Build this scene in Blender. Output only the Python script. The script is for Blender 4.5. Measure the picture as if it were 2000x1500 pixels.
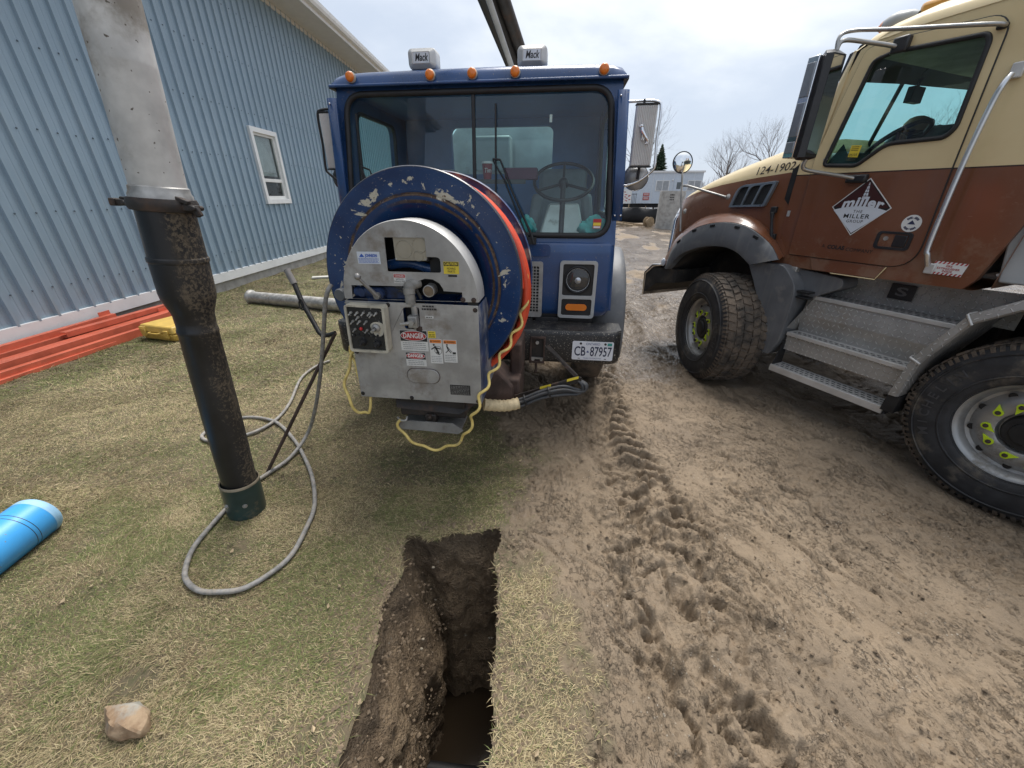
import bpy, math, random
import numpy as np
from mathutils import Vector, Matrix
from mathutils.geometry import tessellate_polygon
for o in list(bpy.data.objects): bpy.data.objects.remove(o)
scene = bpy.context.scene
R_ = math.radians
random.seed(7)
# ------------------------------------------------------------------ camera
cam_data = bpy.data.cameras.new('camera')
cam_data.sensor_width = 36.0
cam_data.lens = 751.0 / 2000.0 * 36.0
cam_data.clip_start = 0.02
cam_data.clip_end = 2000.0
camera = bpy.data.objects.new('camera', cam_data)
camera.location = (0, 0, 1.75)
camera.rotation_euler = (R_(64.0), 0, 0)
scene.collection.objects.link(camera)
scene.camera = camera
# ------------------------------------------------------------------ light
SUN = Vector((0.14, 0.40, 0.90)).normalized()
world = bpy.data.worlds.new('World'); scene.world = world
world.use_nodes = True
wn = world.node_tree; wn.nodes.clear()
sun_data = bpy.data.lights.new('sun', 'SUN')
sun_data.energy = 1.5
sun_data.angle = R_(26)
sun_data.color = (1.0, 0.965, 0.92)
sun = bpy.data.objects.new('sun', sun_data)
sun.rotation_euler = SUN.to_track_quat('Z', 'Y').to_euler()
scene.collection.objects.link(sun)
vs = scene.view_settings
vs.view_transform = 'Standard'
try: vs.look = 'None'
except Exception: pass
vs.gamma = 1.0
vs.use_curve_mapping = False
vs.exposure = 1.52

# ---- tiny expression layer over math nodes
class EX:
    def __init__(s, nt, sock): s.nt = nt; s.k = sock
    def _op(s, op, *others, clamp=False):
        n = s.nt.nodes.new('ShaderNodeMath'); n.operation = op; n.use_clamp = clamp
        for i, a in enumerate((s,) + others):
            if isinstance(a, EX): s.nt.links.new(a.k, n.inputs[i])
            else: n.inputs[i].default_value = a
        return EX(s.nt, n.outputs[0])
    def __add__(s, o): return s._op('ADD', o)
    def __radd__(s, o): return s._op('ADD', o)
    def __sub__(s, o): return s._op('SUBTRACT', o)
    def __rsub__(s, o): return (s * -1.0) + o
    def __mul__(s, o): return s._op('MULTIPLY', o)
    __rmul__ = __mul__
    def __truediv__(s, o): return s._op('DIVIDE', o)
    def sq(s): return s * s
    def sqrt(s): return s._op('SQRT')
    def abs(s): return s._op('ABSOLUTE')
    def fract(s): return s._op('FRACT')
    def floor(s): return s._op('FLOOR')
    def sin(s): return s._op('SINE')
    def gt(s, o): return s._op('GREATER_THAN', o)
    def lt(s, o): return s._op('LESS_THAN', o)
    def mx(s, o): return s._op('MAXIMUM', o)
    def mn(s, o): return s._op('MINIMUM', o)
    def step(s, a, b):
        n = s.nt.nodes.new('ShaderNodeMapRange'); n.interpolation_type = 'SMOOTHSTEP'
        s.nt.links.new(s.k, n.inputs['Value'])
        if a <= b:
            n.inputs['From Min'].default_value = a; n.inputs['From Max'].default_value = b
        else:
            n.inputs['From Min'].default_value = b; n.inputs['From Max'].default_value = a
            n.inputs['To Min'].default_value = 1.0; n.inputs['To Max'].default_value = 0.0
        return EX(s.nt, n.outputs['Result'])

class NT:
    """helper for one shader tree"""
    def __init__(s, nt): s.nt = nt; s._tc = None
    def N(s, t, **kw):
        n = s.nt.nodes.new(t)
        for k, v in kw.items(): setattr(n, k, v)
        return n
    def L(s, a, b): s.nt.links.new(a, b)
    def coord(s, kind='Object'):
        if s._tc is None: s._tc = s.N('ShaderNodeTexCoord')
        return s._tc.outputs[kind]
    def xyz(s, sock=None):
        n = s.N('ShaderNodeSeparateXYZ'); s.L(sock or s.coord(), n.inputs[0])
        return [EX(s.nt, o) for o in n.outputs]
    def scaled(s, v, sc):
        n = s.N('ShaderNodeMapping'); s.L(v, n.inputs['Vector']); n.inputs['Scale'].default_value = sc
        return n.outputs[0]
    def noise(s, scale, detail=4, rough=.55, vec=None, dist=0.0):
        n = s.N('ShaderNodeTexNoise'); n.inputs['Scale'].default_value = scale
        n.inputs['Detail'].default_value = detail; n.inputs['Roughness'].default_value = rough
        n.inputs['Distortion'].default_value = dist
        s.L(vec or s.coord(), n.inputs['Vector'])
        return EX(s.nt, n.outputs['Fac'])
    def voro(s, scale, vec=None, feature='F1'):
        n = s.N('ShaderNodeTexVoronoi'); n.inputs['Scale'].default_value = scale; n.feature = feature
        s.L(vec or s.coord(), n.inputs['Vector'])
        return EX(s.nt, n.outputs['Distance'])
    def mix(s, fac, a, b):
        n = s.N('ShaderNodeMix', data_type='RGBA')
        if isinstance(fac, EX): s.L(fac.k, n.inputs[0])
        else: n.inputs[0].default_value = fac
        for i, c in ((6, a), (7, b)):
            if isinstance(c, (tuple, list)): n.inputs[i].default_value = (c[0], c[1], c[2], 1)
            else: s.L(c, n.inputs[i])
        return n.outputs[2]
    def fmix(s, fac, a, b):
        # a + (b-a)*fac
        if not isinstance(a, EX) and not isinstance(b, EX): return fac * (b - a) + a
        if isinstance(b, EX): return (b - a) * fac + a
        return (a * -1.0 + b) * fac + a
    def bump(s, h, strength, dist=.01, normal=None):
        n = s.N('ShaderNodeBump'); n.inputs['Strength'].default_value = strength
        n.inputs['Distance'].default_value = dist
        s.L(h.k, n.inputs['Height'])
        if normal: s.L(normal, n.inputs['Normal'])
        return n.outputs[0]

def new_mat(name):
    m = bpy.data.materials.new(name); m.use_nodes = True
    m.node_tree.nodes.clear()
    t = NT(m.node_tree)
    out = t.N('ShaderNodeOutputMaterial'); b = t.N('ShaderNodeBsdfPrincipled')
    t.L(b.outputs[0], out.inputs[0])
    return m, t, b
def setin(t, b, name, v):
    if isinstance(v, EX): t.L(v.k, b.inputs[name])
    elif isinstance(v, (int, float)): b.inputs[name].default_value = v
    elif isinstance(v, (tuple, list)): b.inputs[name].default_value = (v[0], v[1], v[2], 1)
    else: t.L(v, b.inputs[name])

def M(name, col, rough=.5, metal=0., var=.15, vscale=6., dirt=None, damt=.4, dscale=5., drough=.9,
      bump=0., bscale=60., bdist=.003, speck=None, sscale=90., sthr=.66, coat=0., rvar=.1, spec=.5, streak=None):
    m, t, b = new_mat(name)
    n1 = t.noise(vscale, 5)
    lo = tuple(c * (1 - var) for c in col); hi = tuple(min(1, c * (1 + var)) for c in col)
    c = t.mix(n1.step(.3, .7), lo, hi)
    r = n1 * rvar * 2 + (rough - rvar)
    me = None
    if streak:
        vz = t.scaled(t.coord(), (14, 14, 1.2))
        c = t.mix(t.noise(1.5, 5, vec=vz).step(.5, .75) * .6, c, streak)
    if dirt:
        n2 = t.noise(dscale, 8, .65)
        k = n2.step(.72 - damt * .5, .80 - damt * .25)
        c = t.mix(k * .85, c, dirt); r = t.fmix(k, r, drough)
        me = (k * -1.0 + 1.0) * metal
    if speck:
        n3 = t.noise(sscale, 2, .5)
        k3 = n3.step(sthr, sthr + .03)
        c = t.mix(k3 * .9, c, speck); r = t.fmix(k3, r, .9)
    setin(t, b, 'Base Color', c); setin(t, b, 'Roughness', r)
    setin(t, b, 'Metallic', me if me is not None else metal)
    b.inputs['Specular IOR Level'].default_value = spec
    if coat:
        b.inputs['Coat Weight'].default_value = coat; b.inputs['Coat Roughness'].default_value = .12
    if bump:
        setin(t, b, 'Normal', t.bump(t.noise(bscale, 6, .6), bump, bdist))
    return m

# ---- overcast sky: Nishita under broken bright cloud
t = NT(wn)
out = t.N('ShaderNodeOutputWorld'); bg = t.N('ShaderNodeBackground')
sky = t.N('ShaderNodeTexSky'); sky.sky_type = 'NISHITA'; sky.sun_disc = False
sky.sun_elevation = math.asin(SUN.z); sky.sun_rotation = math.atan2(SUN.x, SUN.y)
sky.air_density = 1.0; sky.dust_density = 2.0; sky.altitude = 200
gen = t.coord('Generated')
x, y, z = t.xyz(gen)
zc = z.mx(0.0) + .22
cmb = t.N('ShaderNodeCombineXYZ'); t.L((x / zc).k, cmb.inputs[0]); t.L((y / zc).k, cmb.inputs[1])
cl = t.noise(.55, 7, .52, vec=cmb.outputs[0], dist=.4)
cl2 = t.noise(1.7, 6, .55, vec=cmb.outputs[0])
dot = x * SUN.x + y * SUN.y + z * SUN.z
glow = dot.step(.40, .98)
k = (cl * 1.0 + cl2 * .40 + glow * .50).step(.72, 1.12)
cloud = t.mix(k, (2.25, 2.52, 2.95), (4.05, 4.13, 4.2))
colr = t.mix(.93, sky.outputs[0], cloud)
t.L(colr, bg.inputs[0]); bg.inputs[1].default_value = .10
t.L(bg.outputs[0], out.inputs[0])

# ------------------------------------------------------------------ mesh helpers
col = scene.collection
def vadd(a, b): return (a[0] + b[0], a[1] + b[1], a[2] + b[2])
def frame_of(d):
    d = Vector(d).normalized()
    a = Vector((0, 0, 1)) if abs(d.z) < .9 else Vector((1, 0, 0))
    u = d.cross(a).normalized(); v = d.cross(u).normalized()
    return u, v
class MB:
    def __init__(s): s.v = []; s.f = []; s.m = []
    def add(s, vs, fs, mi=0):
        k = len(s.v); s.v += [tuple(p) for p in vs]
        s.f += [tuple(i + k for i in f) for f in fs]; s.m += [mi] * len(fs)
        return s
    def box(s, c, size, rot=None, mi=0):
        hx, hy, hz = [q / 2 for q in size]
        vs = [Vector((sx * hx, sy * hy, sz * hz)) for sx in (-1, 1) for sy in (-1, 1) for sz in (-1, 1)]
        if rot is not None: vs = [rot @ q for q in vs]
        vs = [q + Vector(c) for q in vs]
        return s.add(vs, [(0, 1, 3, 2), (4, 6, 7, 5), (0, 4, 5, 1), (2, 3, 7, 6), (0, 2, 6, 4), (1, 5, 7, 3)], mi)
    def bb(s, x0, x1, y0, y1, z0, z1, mi=0):
        return s.box(((x0 + x1) / 2, (y0 + y1) / 2, (z0 + z1) / 2), (abs(x1 - x0), abs(y1 - y0), abs(z1 - z0)), None, mi)
    def tube(s, pts, r, n=8, closed=False, caps=True, mi=0):
        pts = [Vector(p) for p in pts]; N = len(pts)
        rr = r if isinstance(r, (list, tuple)) else [r] * N
        vs = []; u = None
        for i, p in enumerate(pts):
            if closed: d = pts[(i + 1) % N] - pts[i - 1]
            else: d = pts[min(i + 1, N - 1)] - pts[max(i - 1, 0)]
            if d.length < 1e-9: d = Vector((0, 0, 1))
            d.normalize()
            if u is None: u, v = frame_of(d)
            else:
                u = (u - d * u.dot(d))
                if u.length < 1e-6: u, v = frame_of(d)
                u.normalize(); v = d.cross(u)
            v = d.cross(u)
            for k in range(n):
                a = 2 * math.pi * k / n
                vs.append(p + (u * math.cos(a) + v * math.sin(a)) * rr[i])
        fs = []
        for i in range(N if closed else N - 1):
            a = i * n; b = ((i + 1) % N) * n
            for k in range(n):
                k2 = (k + 1) % n
                fs.append((a + k, a + k2, b + k2, b + k))
        if caps and not closed:
            fs.append(tuple(range(n - 1, -1, -1))); fs.append(tuple((N - 1) * n + k for k in range(n)))
        return s.add(vs, fs, mi)
    def cyl(s, p0, p1, r0, r1=None, n=16, caps=True, mi=0):
        return s.tube([p0, p1], [r0, r0 if r1 is None else r1], n, False, caps, mi)
    def lathe(s, prof, o=(0, 0, 0), d=(0, 0, 1), n=32, mi=0, a0=0., a1=2 * math.pi, uv=None):
        d = Vector(d).normalized(); o = Vector(o)
        u, v = uv if uv else frame_of(d)
        full = abs(a1 - a0 - 2 * math.pi) < 1e-6
        m = n if full else n + 1; vs = []
        for k in range(m):
            a = a0 + (a1 - a0) * k / n
            e = u * math.cos(a) + v * math.sin(a)
            for (r, h) in prof: vs.append(o + e * r + d * h)
        P = len(prof); fs = []
        for k in range(n):
            k2 = (k + 1) % m if full else k + 1
            for j in range(P - 1):
                fs.append((k * P + j, k2 * P + j, k2 * P + j + 1, k * P + j + 1))
        return s.add(vs, fs, mi)
    def grid(s, rows, mi=0, mfun=None):
        m = len(rows[0]); vs = [p for r in rows for p in r]; k0 = len(s.v)
        s.v += [tuple(p) for p in vs]
        for i in range(len(rows) - 1):
            for j in range(m - 1):
                s.f.append((k0 + i * m + j, k0 + i * m + j + 1, k0 + (i + 1) * m + j + 1, k0 + (i + 1) * m + j))
                s.m.append(mfun(i, j) if mfun else mi)
        return s
    def prism(s, poly, off, mi=0):
        n = len(poly); a = [tuple(p) for p in poly]; b = [vadd(p, off) for p in poly]
        fs = [tuple(range(n)), tuple(range(2 * n - 1, n - 1, -1))]
        for i in range(n): fs.append((i, n + i, n + (i + 1) % n, (i + 1) % n))
        return s.add(a + b, fs, mi)
    def sph(s, c, r, n=14, m=9, mi=0, rot=None, jit=0, rnd=None):
        r = r if isinstance(r, (list, tuple)) else (r, r, r); vs = []
        for i in range(m + 1):
            ph = math.pi * i / m
            for k in range(n):
                a = 2 * math.pi * k / n
                q = Vector((math.sin(ph) * math.cos(a) * r[0], math.sin(ph) * math.sin(a) * r[1], math.cos(ph) * r[2]))
                if rot is not None: q = rot @ q
                vs.append(q + Vector(c))
        fs = [(i * n + k, i * n + (k + 1) % n, (i + 1) * n + (k + 1) % n, (i + 1) * n + k) for i in range(m) for k in range(n)]
        return s.add(vs, fs, mi)
    def plate(s, outer, holes, fmap, th, mi=0):
        """flat plate with holes; fmap(u,v,d) -> 3D, d = 0 front, th back"""
        loops = [list(outer)] + [list(h) for h in holes]
        flat = [p for l in loops for p in l]
        tris = tessellate_polygon([[Vector((p[0], p[1], 0)) for p in l] for l in loops])
        n = len(flat)
        vs = [fmap(p[0], p[1], 0) for p in flat] + [fmap(p[0], p[1], th) for p in flat]
        fs = [tuple(q) for q in tris] + [(a + n, c + n, b + n) for a, b, c in tris]
        k = 0
        for l in loops:
            m = len(l)
            for i in range(m): j = (i + 1) % m; fs.append((k + i, k + j, k + j + n, k + i + n))
            k += m
        return s.add(vs, fs, mi)
    def mesh(s, name, smooth=None):
        me = bpy.data.meshes.new(name); me.from_pydata([tuple(p) for p in s.v], [], s.f)
        me.polygons.foreach_set('material_index', s.m)
        import bmesh
        bm = bmesh.new(); bm.from_mesh(me)
        bmesh.ops.remove_doubles(bm, verts=bm.verts, dist=1e-5)
        bmesh.ops.recalc_face_normals(bm, faces=bm.faces)
        bm.to_mesh(me); bm.free()
        if smooth is not None:
            me.shade_smooth()
            me.set_sharp_from_angle(angle=R_(smooth))
        me.update()
        return me
    def build(s, name, mat, parent=None, smooth=None, bevel=0., bseg=2, loc=None, rot=None, kind=None):
        me = s.mesh(name, smooth)
        for m in (mat if isinstance(mat, (list, tuple)) else [mat]): me.materials.append(m)
        return link(name, me, parent, bevel, bseg, loc, rot, kind)
def link(name, me, parent=None, bevel=0., bseg=2, loc=None, rot=None, kind=None):
    o = bpy.data.objects.new(name, me); col.objects.link(o)
    if parent is not None: o.parent = parent
    if loc is not None: o.location = loc
    if rot is not None: o.rotation_euler = rot
    if bevel:
        md = o.modifiers.new('bevel', 'BEVEL'); md.width = bevel; md.segments = bseg
        md.limit_method = 'ANGLE'; md.angle_limit = R_(35); md.harden_normals = False
        if not me.polygons[0].use_smooth:
            me.shade_smooth(); me.set_sharp_from_angle(angle=R_(40))
    if kind: o['kind'] = kind
    return o
def tag(o, label, cat, group=None):
    o['label'] = label; o['category'] = cat
    if group: o['group'] = group
    return o
def thing(name, label, cat, loc=(0, 0, 0), rotz=0., group=None):
    o = bpy.data.objects.new(name, None); col.objects.link(o)
    o.empty_display_size = .1; o.location = loc; o.rotation_euler = (0, 0, rotz)
    return tag(o, label, cat, group)
def rrect(x0, x1, z0, z1, r, n=6):
    """rounded rectangle, counter clockwise"""
    out = []
    for cx, cz, a in ((x1 - r, z0 + r, -90), (x1 - r, z1 - r, 0), (x0 + r, z1 - r, 90), (x0 + r, z0 + r, 180)):
        for k in range(n + 1):
            t_ = R_(a + 90 * k / n); out.append((cx + r * math.cos(t_), cz + r * math.sin(t_)))
    return out
def rpoly(pts, r, n=5):
    """polygon with rounded corners; r number or list"""
    out = []; N = len(pts)
    for i, p in enumerate(pts):
        a = Vector(pts[i - 1]); b = Vector(p); c = Vector(pts[(i + 1) % N])
        ri = r[i] if isinstance(r, (list, tuple)) else r
        if ri <= 0: out.append(tuple(b)); continue
        d1 = (a - b); d2 = (c - b); l = min(ri, d1.length * .49, d2.length * .49)
        p0 = b + d1.normalized() * l; p1 = b + d2.normalized() * l
        for k in range(n + 1):
            t_ = k / n; q = p0 * (1 - t_) ** 2 + b * 2 * t_ * (1 - t_) + p1 * t_ * t_
            out.append(tuple(q))
    return out
def catmull(pts, n=6, closed=False):
    P = [Vector(p) for p in pts]; N = len(P); out = []
    rng = range(N if closed else N - 1)
    for i in rng:
        p0 = P[(i - 1) % N] if closed else P[max(i - 1, 0)]
        p1 = P[i]; p2 = P[(i + 1) % N]; p3 = P[(i + 2) % N] if closed else P[min(i + 2, N - 1)]
        for k in range(n):
            t_ = k / n
            out.append(.5 * ((2 * p1) + (p2 - p0) * t_ + (2 * p0 - 5 * p1 + 4 * p2 - p3) * t_ ** 2 + (3 * p1 - p0 - 3 * p2 + p3) * t_ ** 3))
    if not closed: out.append(P[-1])
    return out
def text_mesh(s, size=1., bold=0., shear=0., spacing=1., align='CENTER', res=3):
    cu = bpy.data.curves.new('lettering', 'FONT'); cu.body = s; cu.size = size; cu.offset = bold
    cu.shear = shear; cu.space_character = spacing; cu.align_x = align; cu.align_y = 'CENTER'; cu.resolution_u = res
    ob = bpy.data.objects.new('lettering', cu)
    me = bpy.data.meshes.new_from_object(ob)
    v = [tuple(p.co) for p in me.vertices]; f = [tuple(p.vertices) for p in me.polygons]
    bpy.data.objects.remove(ob); bpy.data.curves.remove(cu); bpy.data.meshes.remove(me)
    return v, f
def put_text(mb, s, fmap, cx, cy, size, width=None, rot=0., mi=0, **kw):
    """letters laid flat through fmap(u,v)"""
    v, f = text_mesh(s, size, **kw)
    if not v: return mb
    if width:
        w = max(p[0] for p in v) - min(p[0] for p in v); k = width / w
    else: k = 1.
    c, si = math.cos(rot), math.sin(rot)
    vs = []
    for p in v:
        a, b = p[0] * k, p[1]
        vs.append(fmap(cx + a * c - b * si, cy + a * si + b * c))
    return mb.add(vs, f, mi)
# ------------------------------------------------------------------ materials
MUD = (.20, .15, .105)
m_blue = M('blue paint', (.018, .062, .180), .30, 0, .18, 3, dirt=(.12, .10, .08), damt=.12, dscale=4, speck=(.30, .26, .2), sscale=120, sthr=.70, coat=.3, bump=.05, bscale=8)
m_blue_in = M('blue interior paint', (.07, .18, .40), .5, 0, .1)
m_black = M('black rubber', (.016, .016, .017), .55, 0, .3, 10, dirt=(.09, .08, .065), damt=.2, dscale=6)
m_blackp = M('black plastic', (.02, .02, .022), .4, 0, .2, 10)
m_bumper = M('black bumper paint', (.018, .018, .019), .42, 0, .3, 10, dirt=(.10, .085, .065), damt=.22, dscale=9, speck=(.34, .31, .26), sscale=95, sthr=.63, bump=.3, bscale=120)
m_rustblk = M('rusty black steel', (.03, .026, .024), .6, .2, .4, 9, dirt=(.10, .06, .04), damt=.45, dscale=7, bump=.4, bscale=70)
m_rust = M('rusty red steel', (.078, .050, .040), .75, .1, .4, 11, dirt=(.05, .035, .03), damt=.5, dscale=8, bump=.4, bscale=80)
m_alu = M('scuffed aluminium sheet', (.56, .55, .53), .42, .35, .14, 5, dirt=(.20, .17, .14), damt=.22, dscale=6, bump=.08, bscale=40)
m_panel = M('dull stainless panel', (.38, .37, .355), .46, .30, .2, 7, dirt=(.20, .165, .125), damt=.42, dscale=4.5, speck=(.16, .14, .12), sscale=140, sthr=.71, bump=.08, bscale=50, streak=(.33, .31, .29))
m_chrome = M('chrome', (.78, .78, .80), .16, 1., .06, 8, dirt=(.3, .27, .23), damt=.08)
m_galv = M('galvanised pipe', (.42, .41, .39), .5, .6, .25, 14, dirt=(.2, .17, .13), damt=.3, dscale=9, bump=.15, bscale=60)
m_white = M('white plastic', (.74, .74, .72), .5, 0, .05)
m_decal = M('white decal', (.66, .70, .76), .4, 0, .04)
m_cream_d = M('worn cream paint', (.50, .46, .37), .6, 0, .15, 12, dirt=(.12, .09, .06), damt=.3, dscale=14)
m_yel = M('yellow decal', (.75, .58, .05), .5, 0, .1, dirt=(.3, .25, .15), damt=.2, dscale=18)
m_red = M('red decal', (.42, .03, .03), .5, 0, .15, dirt=(.5, .45, .4), damt=.22, dscale=20)
m_dwhite = M('grubby white decal', (.66, .65, .62), .55, 0, .08, 20, dirt=(.32, .28, .22), damt=.22, dscale=16)
m_ink = M('black ink', (.02, .02, .022), .5, 0, .1)
m_greyink = M('grey fine print', (.2, .2, .2), .6)
m_orange_d = M('orange warning band', (.75, .22, .04), .5)
m_cord = M('yellow cord', (.70, .53, .17), .5, 0, .2, 25, dirt=(.32, .25, .16), damt=.35, dscale=14)
m_hose_or = M('orange jetting hose', (.72, .085, .035), .38, 0, .12, 8, dirt=(.3, .12, .07), damt=.12)
m_hose_gr = M('grey muddy hose', (.26, .25, .235), .65, 0, .3, 30, dirt=(.34, .30, .25), damt=.55, dscale=26, bump=.3, bscale=140)
m_hose_dk = M('dark rubber hose', (.05, .052, .055), .55, 0, .3, 20, dirt=(.2, .17, .14), damt=.35, dscale=18)
m_tape = M('cream hose tape', (.62, .50, .30), .6, 0, .15, 30, dirt=(.3, .22, .13), damt=.3, dscale=24)
m_tyre = M('tyre rubber', (.026, .026, .028), .72, 0, .3, 12, dirt=(.15, .128, .10), damt=.42, dscale=5, bump=.25, bscale=60)
m_tread = M('muddy tyre tread', (.05, .043, .036), .85, 0, .4, 12, dirt=(.15, .115, .085), damt=.72, dscale=9, bump=.6, bscale=50, bdist=.01)
m_rim = M('wheel rim steel', (.36, .36, .355), .45, .7, .15, 9, dirt=(.16, .14, .11), damt=.34, dscale=7)
m_neon = M('neon yellow indicator', (.55, .72, .02), .45, 0, .06)
m_dark = M('dark steel', (.018, .018, .019), .6, .2, .4, 8)
m_under = M('muddy chassis', (.03, .028, .026), .8, 0, .4, 5, dirt=(.09, .072, .055), damt=.4)
m_greyp = M('grey moulded plastic', (.125, .13, .138), .5, 0, .12, 5, dirt=(.22, .21, .195), damt=.35, dscale=6, streak=(.19, .19, .185))
m_greypaint = M('grey painted steel', (.38, .39, .39), .5, .1, .1, 5, dirt=(.2, .18, .15), damt=.15)
m_brown = M('brown truck paint', (.165, .060, .026), .30, 0, .10, 3, dirt=(.15, .085, .06), damt=.18, dscale=3, coat=.35, streak=(.14, .055, .035))
m_cream = M('cream truck paint', (.68, .54, .30), .30, 0, .05, 3, dirt=(.5, .42, .28), damt=.08, coat=.35)
m_orange_st = M('orange racking steel', (.56, .125, .068), .45, 0, .15, 5, dirt=(.35, .10, .06), damt=.25, dscale=7, speck=(.3, .2, .15), sscale=50, sthr=.72)
m_ycase = M('yellow case plastic', (.58, .39, .09), .5, 0, .1, 9, dirt=(.3, .22, .1), damt=.15)
m_bluepvc = M('blue pvc', (.06, .34, .72), .32, 0, .07, 4, dirt=(.20, .34, .45), damt=.25, dscale=5, speck=(.25, .22, .18), sscale=60, sthr=.72)
m_wtrim = M('white trim', (.74, .745, .74), .5, 0, .05, 4, dirt=(.45, .43, .4), damt=.15, dscale=5)
m_soffit = M('beige soffit', (.60, .585, .555), .6, 0, .04)
m_conc = M('concrete', (.36, .345, .32), .9, 0, .2, 5, dirt=(.22, .2, .18), damt=.3, dscale=3, bump=.3, bscale=40)
m_alum_tube = M('aluminium suction tube', (.56, .545, .515), .5, .25, .22, 5, dirt=(.20, .175, .14), damt=.48, dscale=3.6, speck=(.11, .09, .07), sscale=42, sthr=.70, bump=.12, bscale=30)
m_amber = M('amber lens', (.75, .19, .01), .25, 0, .08, coat=.5)
m_teal = M('teal cloth', (.10, .42, .40), .9, 0, .2, 20, bump=.5, bscale=40)
m_hat = M('tan cap', (.20, .13, .07), .9)
m_seat = M('grey seat vinyl', (.22, .24, .26), .6, 0, .12)
m_dash = M('dashboard', (.05, .055, .06), .6)
m_bark = M('grey bark', (.13, .11, .10), .9, 0, .25, 3)
m_conif = M('spruce needles', (.025, .05, .025), .8, 0, .3, 3)
m_trailer = M('pale blue trailer siding', (.55, .61, .68), .5, 0, .05)
m_wood = M('weathered wood', (.33, .25, .16), .8, 0, .25, 8)
m_silt = M('black silt fence cloth', (.014, .014, .015), .75, 0, .3, 2, bump=.5, bscale=4, bdist=.05)
m_tank = M('grey tank', (.42, .43, .43), .45, .1, .15, 4, dirt=(.3, .28, .25), damt=.2)

def glass_mat(name, tint, ior=1.5, rough=.01):
    m = bpy.data.materials.new(name); m.use_nodes = True; m.node_tree.nodes.clear(); t = NT(m.node_tree)
    out = t.N('ShaderNodeOutputMaterial'); tr = t.N('ShaderNodeBsdfTransparent'); gl = t.N('ShaderNodeBsdfGlossy')
    tr.inputs[0].default_value = (*tint, 1); gl.inputs['Roughness'].default_value = rough
    lw = t.N('ShaderNodeLayerWeight'); f0 = ((ior - 1) / (ior + 1)) ** 2 * 1.1
    fr = EX(t.nt, lw.outputs['Facing'])._op('POWER', 5.0) * (1 - f0) + f0
    mx = t.N('ShaderNodeMixShader'); t.L(fr.k, mx.inputs[0]); t.L(tr.outputs[0], mx.inputs[1]); t.L(gl.outputs[0], mx.inputs[2])
    df = t.N('ShaderNodeBsdfDiffuse'); df.inputs[0].default_value = (.45, .43, .39, 1)
    dust = t.noise(2.5, 6, .6).step(.35, .75) * .05 + t.noise(70, 3).step(.70, .73) * .25
    m2 = t.N('ShaderNodeMixShader'); t.L(dust.k, m2.inputs[0]); t.L(mx.outputs[0], m2.inputs[1]); t.L(df.outputs[0], m2.inputs[2])
    t.L(m2.outputs[0], out.inputs[0]); return m
m_glass = glass_mat('windscreen glass', (.80, .92, .90), 1.55)
m_glass2 = glass_mat('tinted side glass', (.62, .86, .84), 1.5)
m_winglass = M('dark window glass', (.05, .065, .07), .06, 0, .1, 2, spec=.9)
m_lens = M('clear lamp lens', (.62, .64, .66), .12, .6, .2, 30)
m_frost = M('frosted lamp lens', (.30, .27, .21), .35, 0, .1, 10, dirt=(.22, .19, .14), damt=.3, coat=.3)
m_mirror = M('mirror glass', (.85, .87, .88), .03, 1., .02)

def diamond_plate():
    m, t, b = new_mat('diamond plate aluminium')
    x, y, z = t.xyz()
    u = x * 26.0; v = (z + y * .8) * 26.0
    ck = ((u.floor() + v.floor()) * .5).fract() * 2.0 - .5   # +-.5 alternating
    fu = u.fract() - .5; fv = v.fract() - .5
    s_ = ck.gt(0.0) * 2.0 - 1.0
    a = (fu + fv * s_) * .707; c = (fv - fu * s_) * .707
    d = (a.sq() / .16 + c.sq() / .008).sqrt()
    h = d.step(1.05, .6)
    n1 = t.noise(5, 6); n2 = t.noise(3.2, 8, .65).step(.5, .68)
    c_ = t.mix(n1.step(.3, .7), (.30, .295, .28), (.40, .39, .375))
    c_ = t.mix(n2 * .6, c_, (.21, .175, .135))
    c_ = t.mix(h * .85, c_, (.70, .69, .67))
    setin(t, b, 'Base Color', c_); setin(t, b, 'Metallic', (n2 * -.25 + .35)); setin(t, b, 'Roughness', n2 * .3 + .42)
    setin(t, b, 'Normal', t.bump(h, 1.0, .010))
    return m
m_diamond = diamond_plate()

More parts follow.
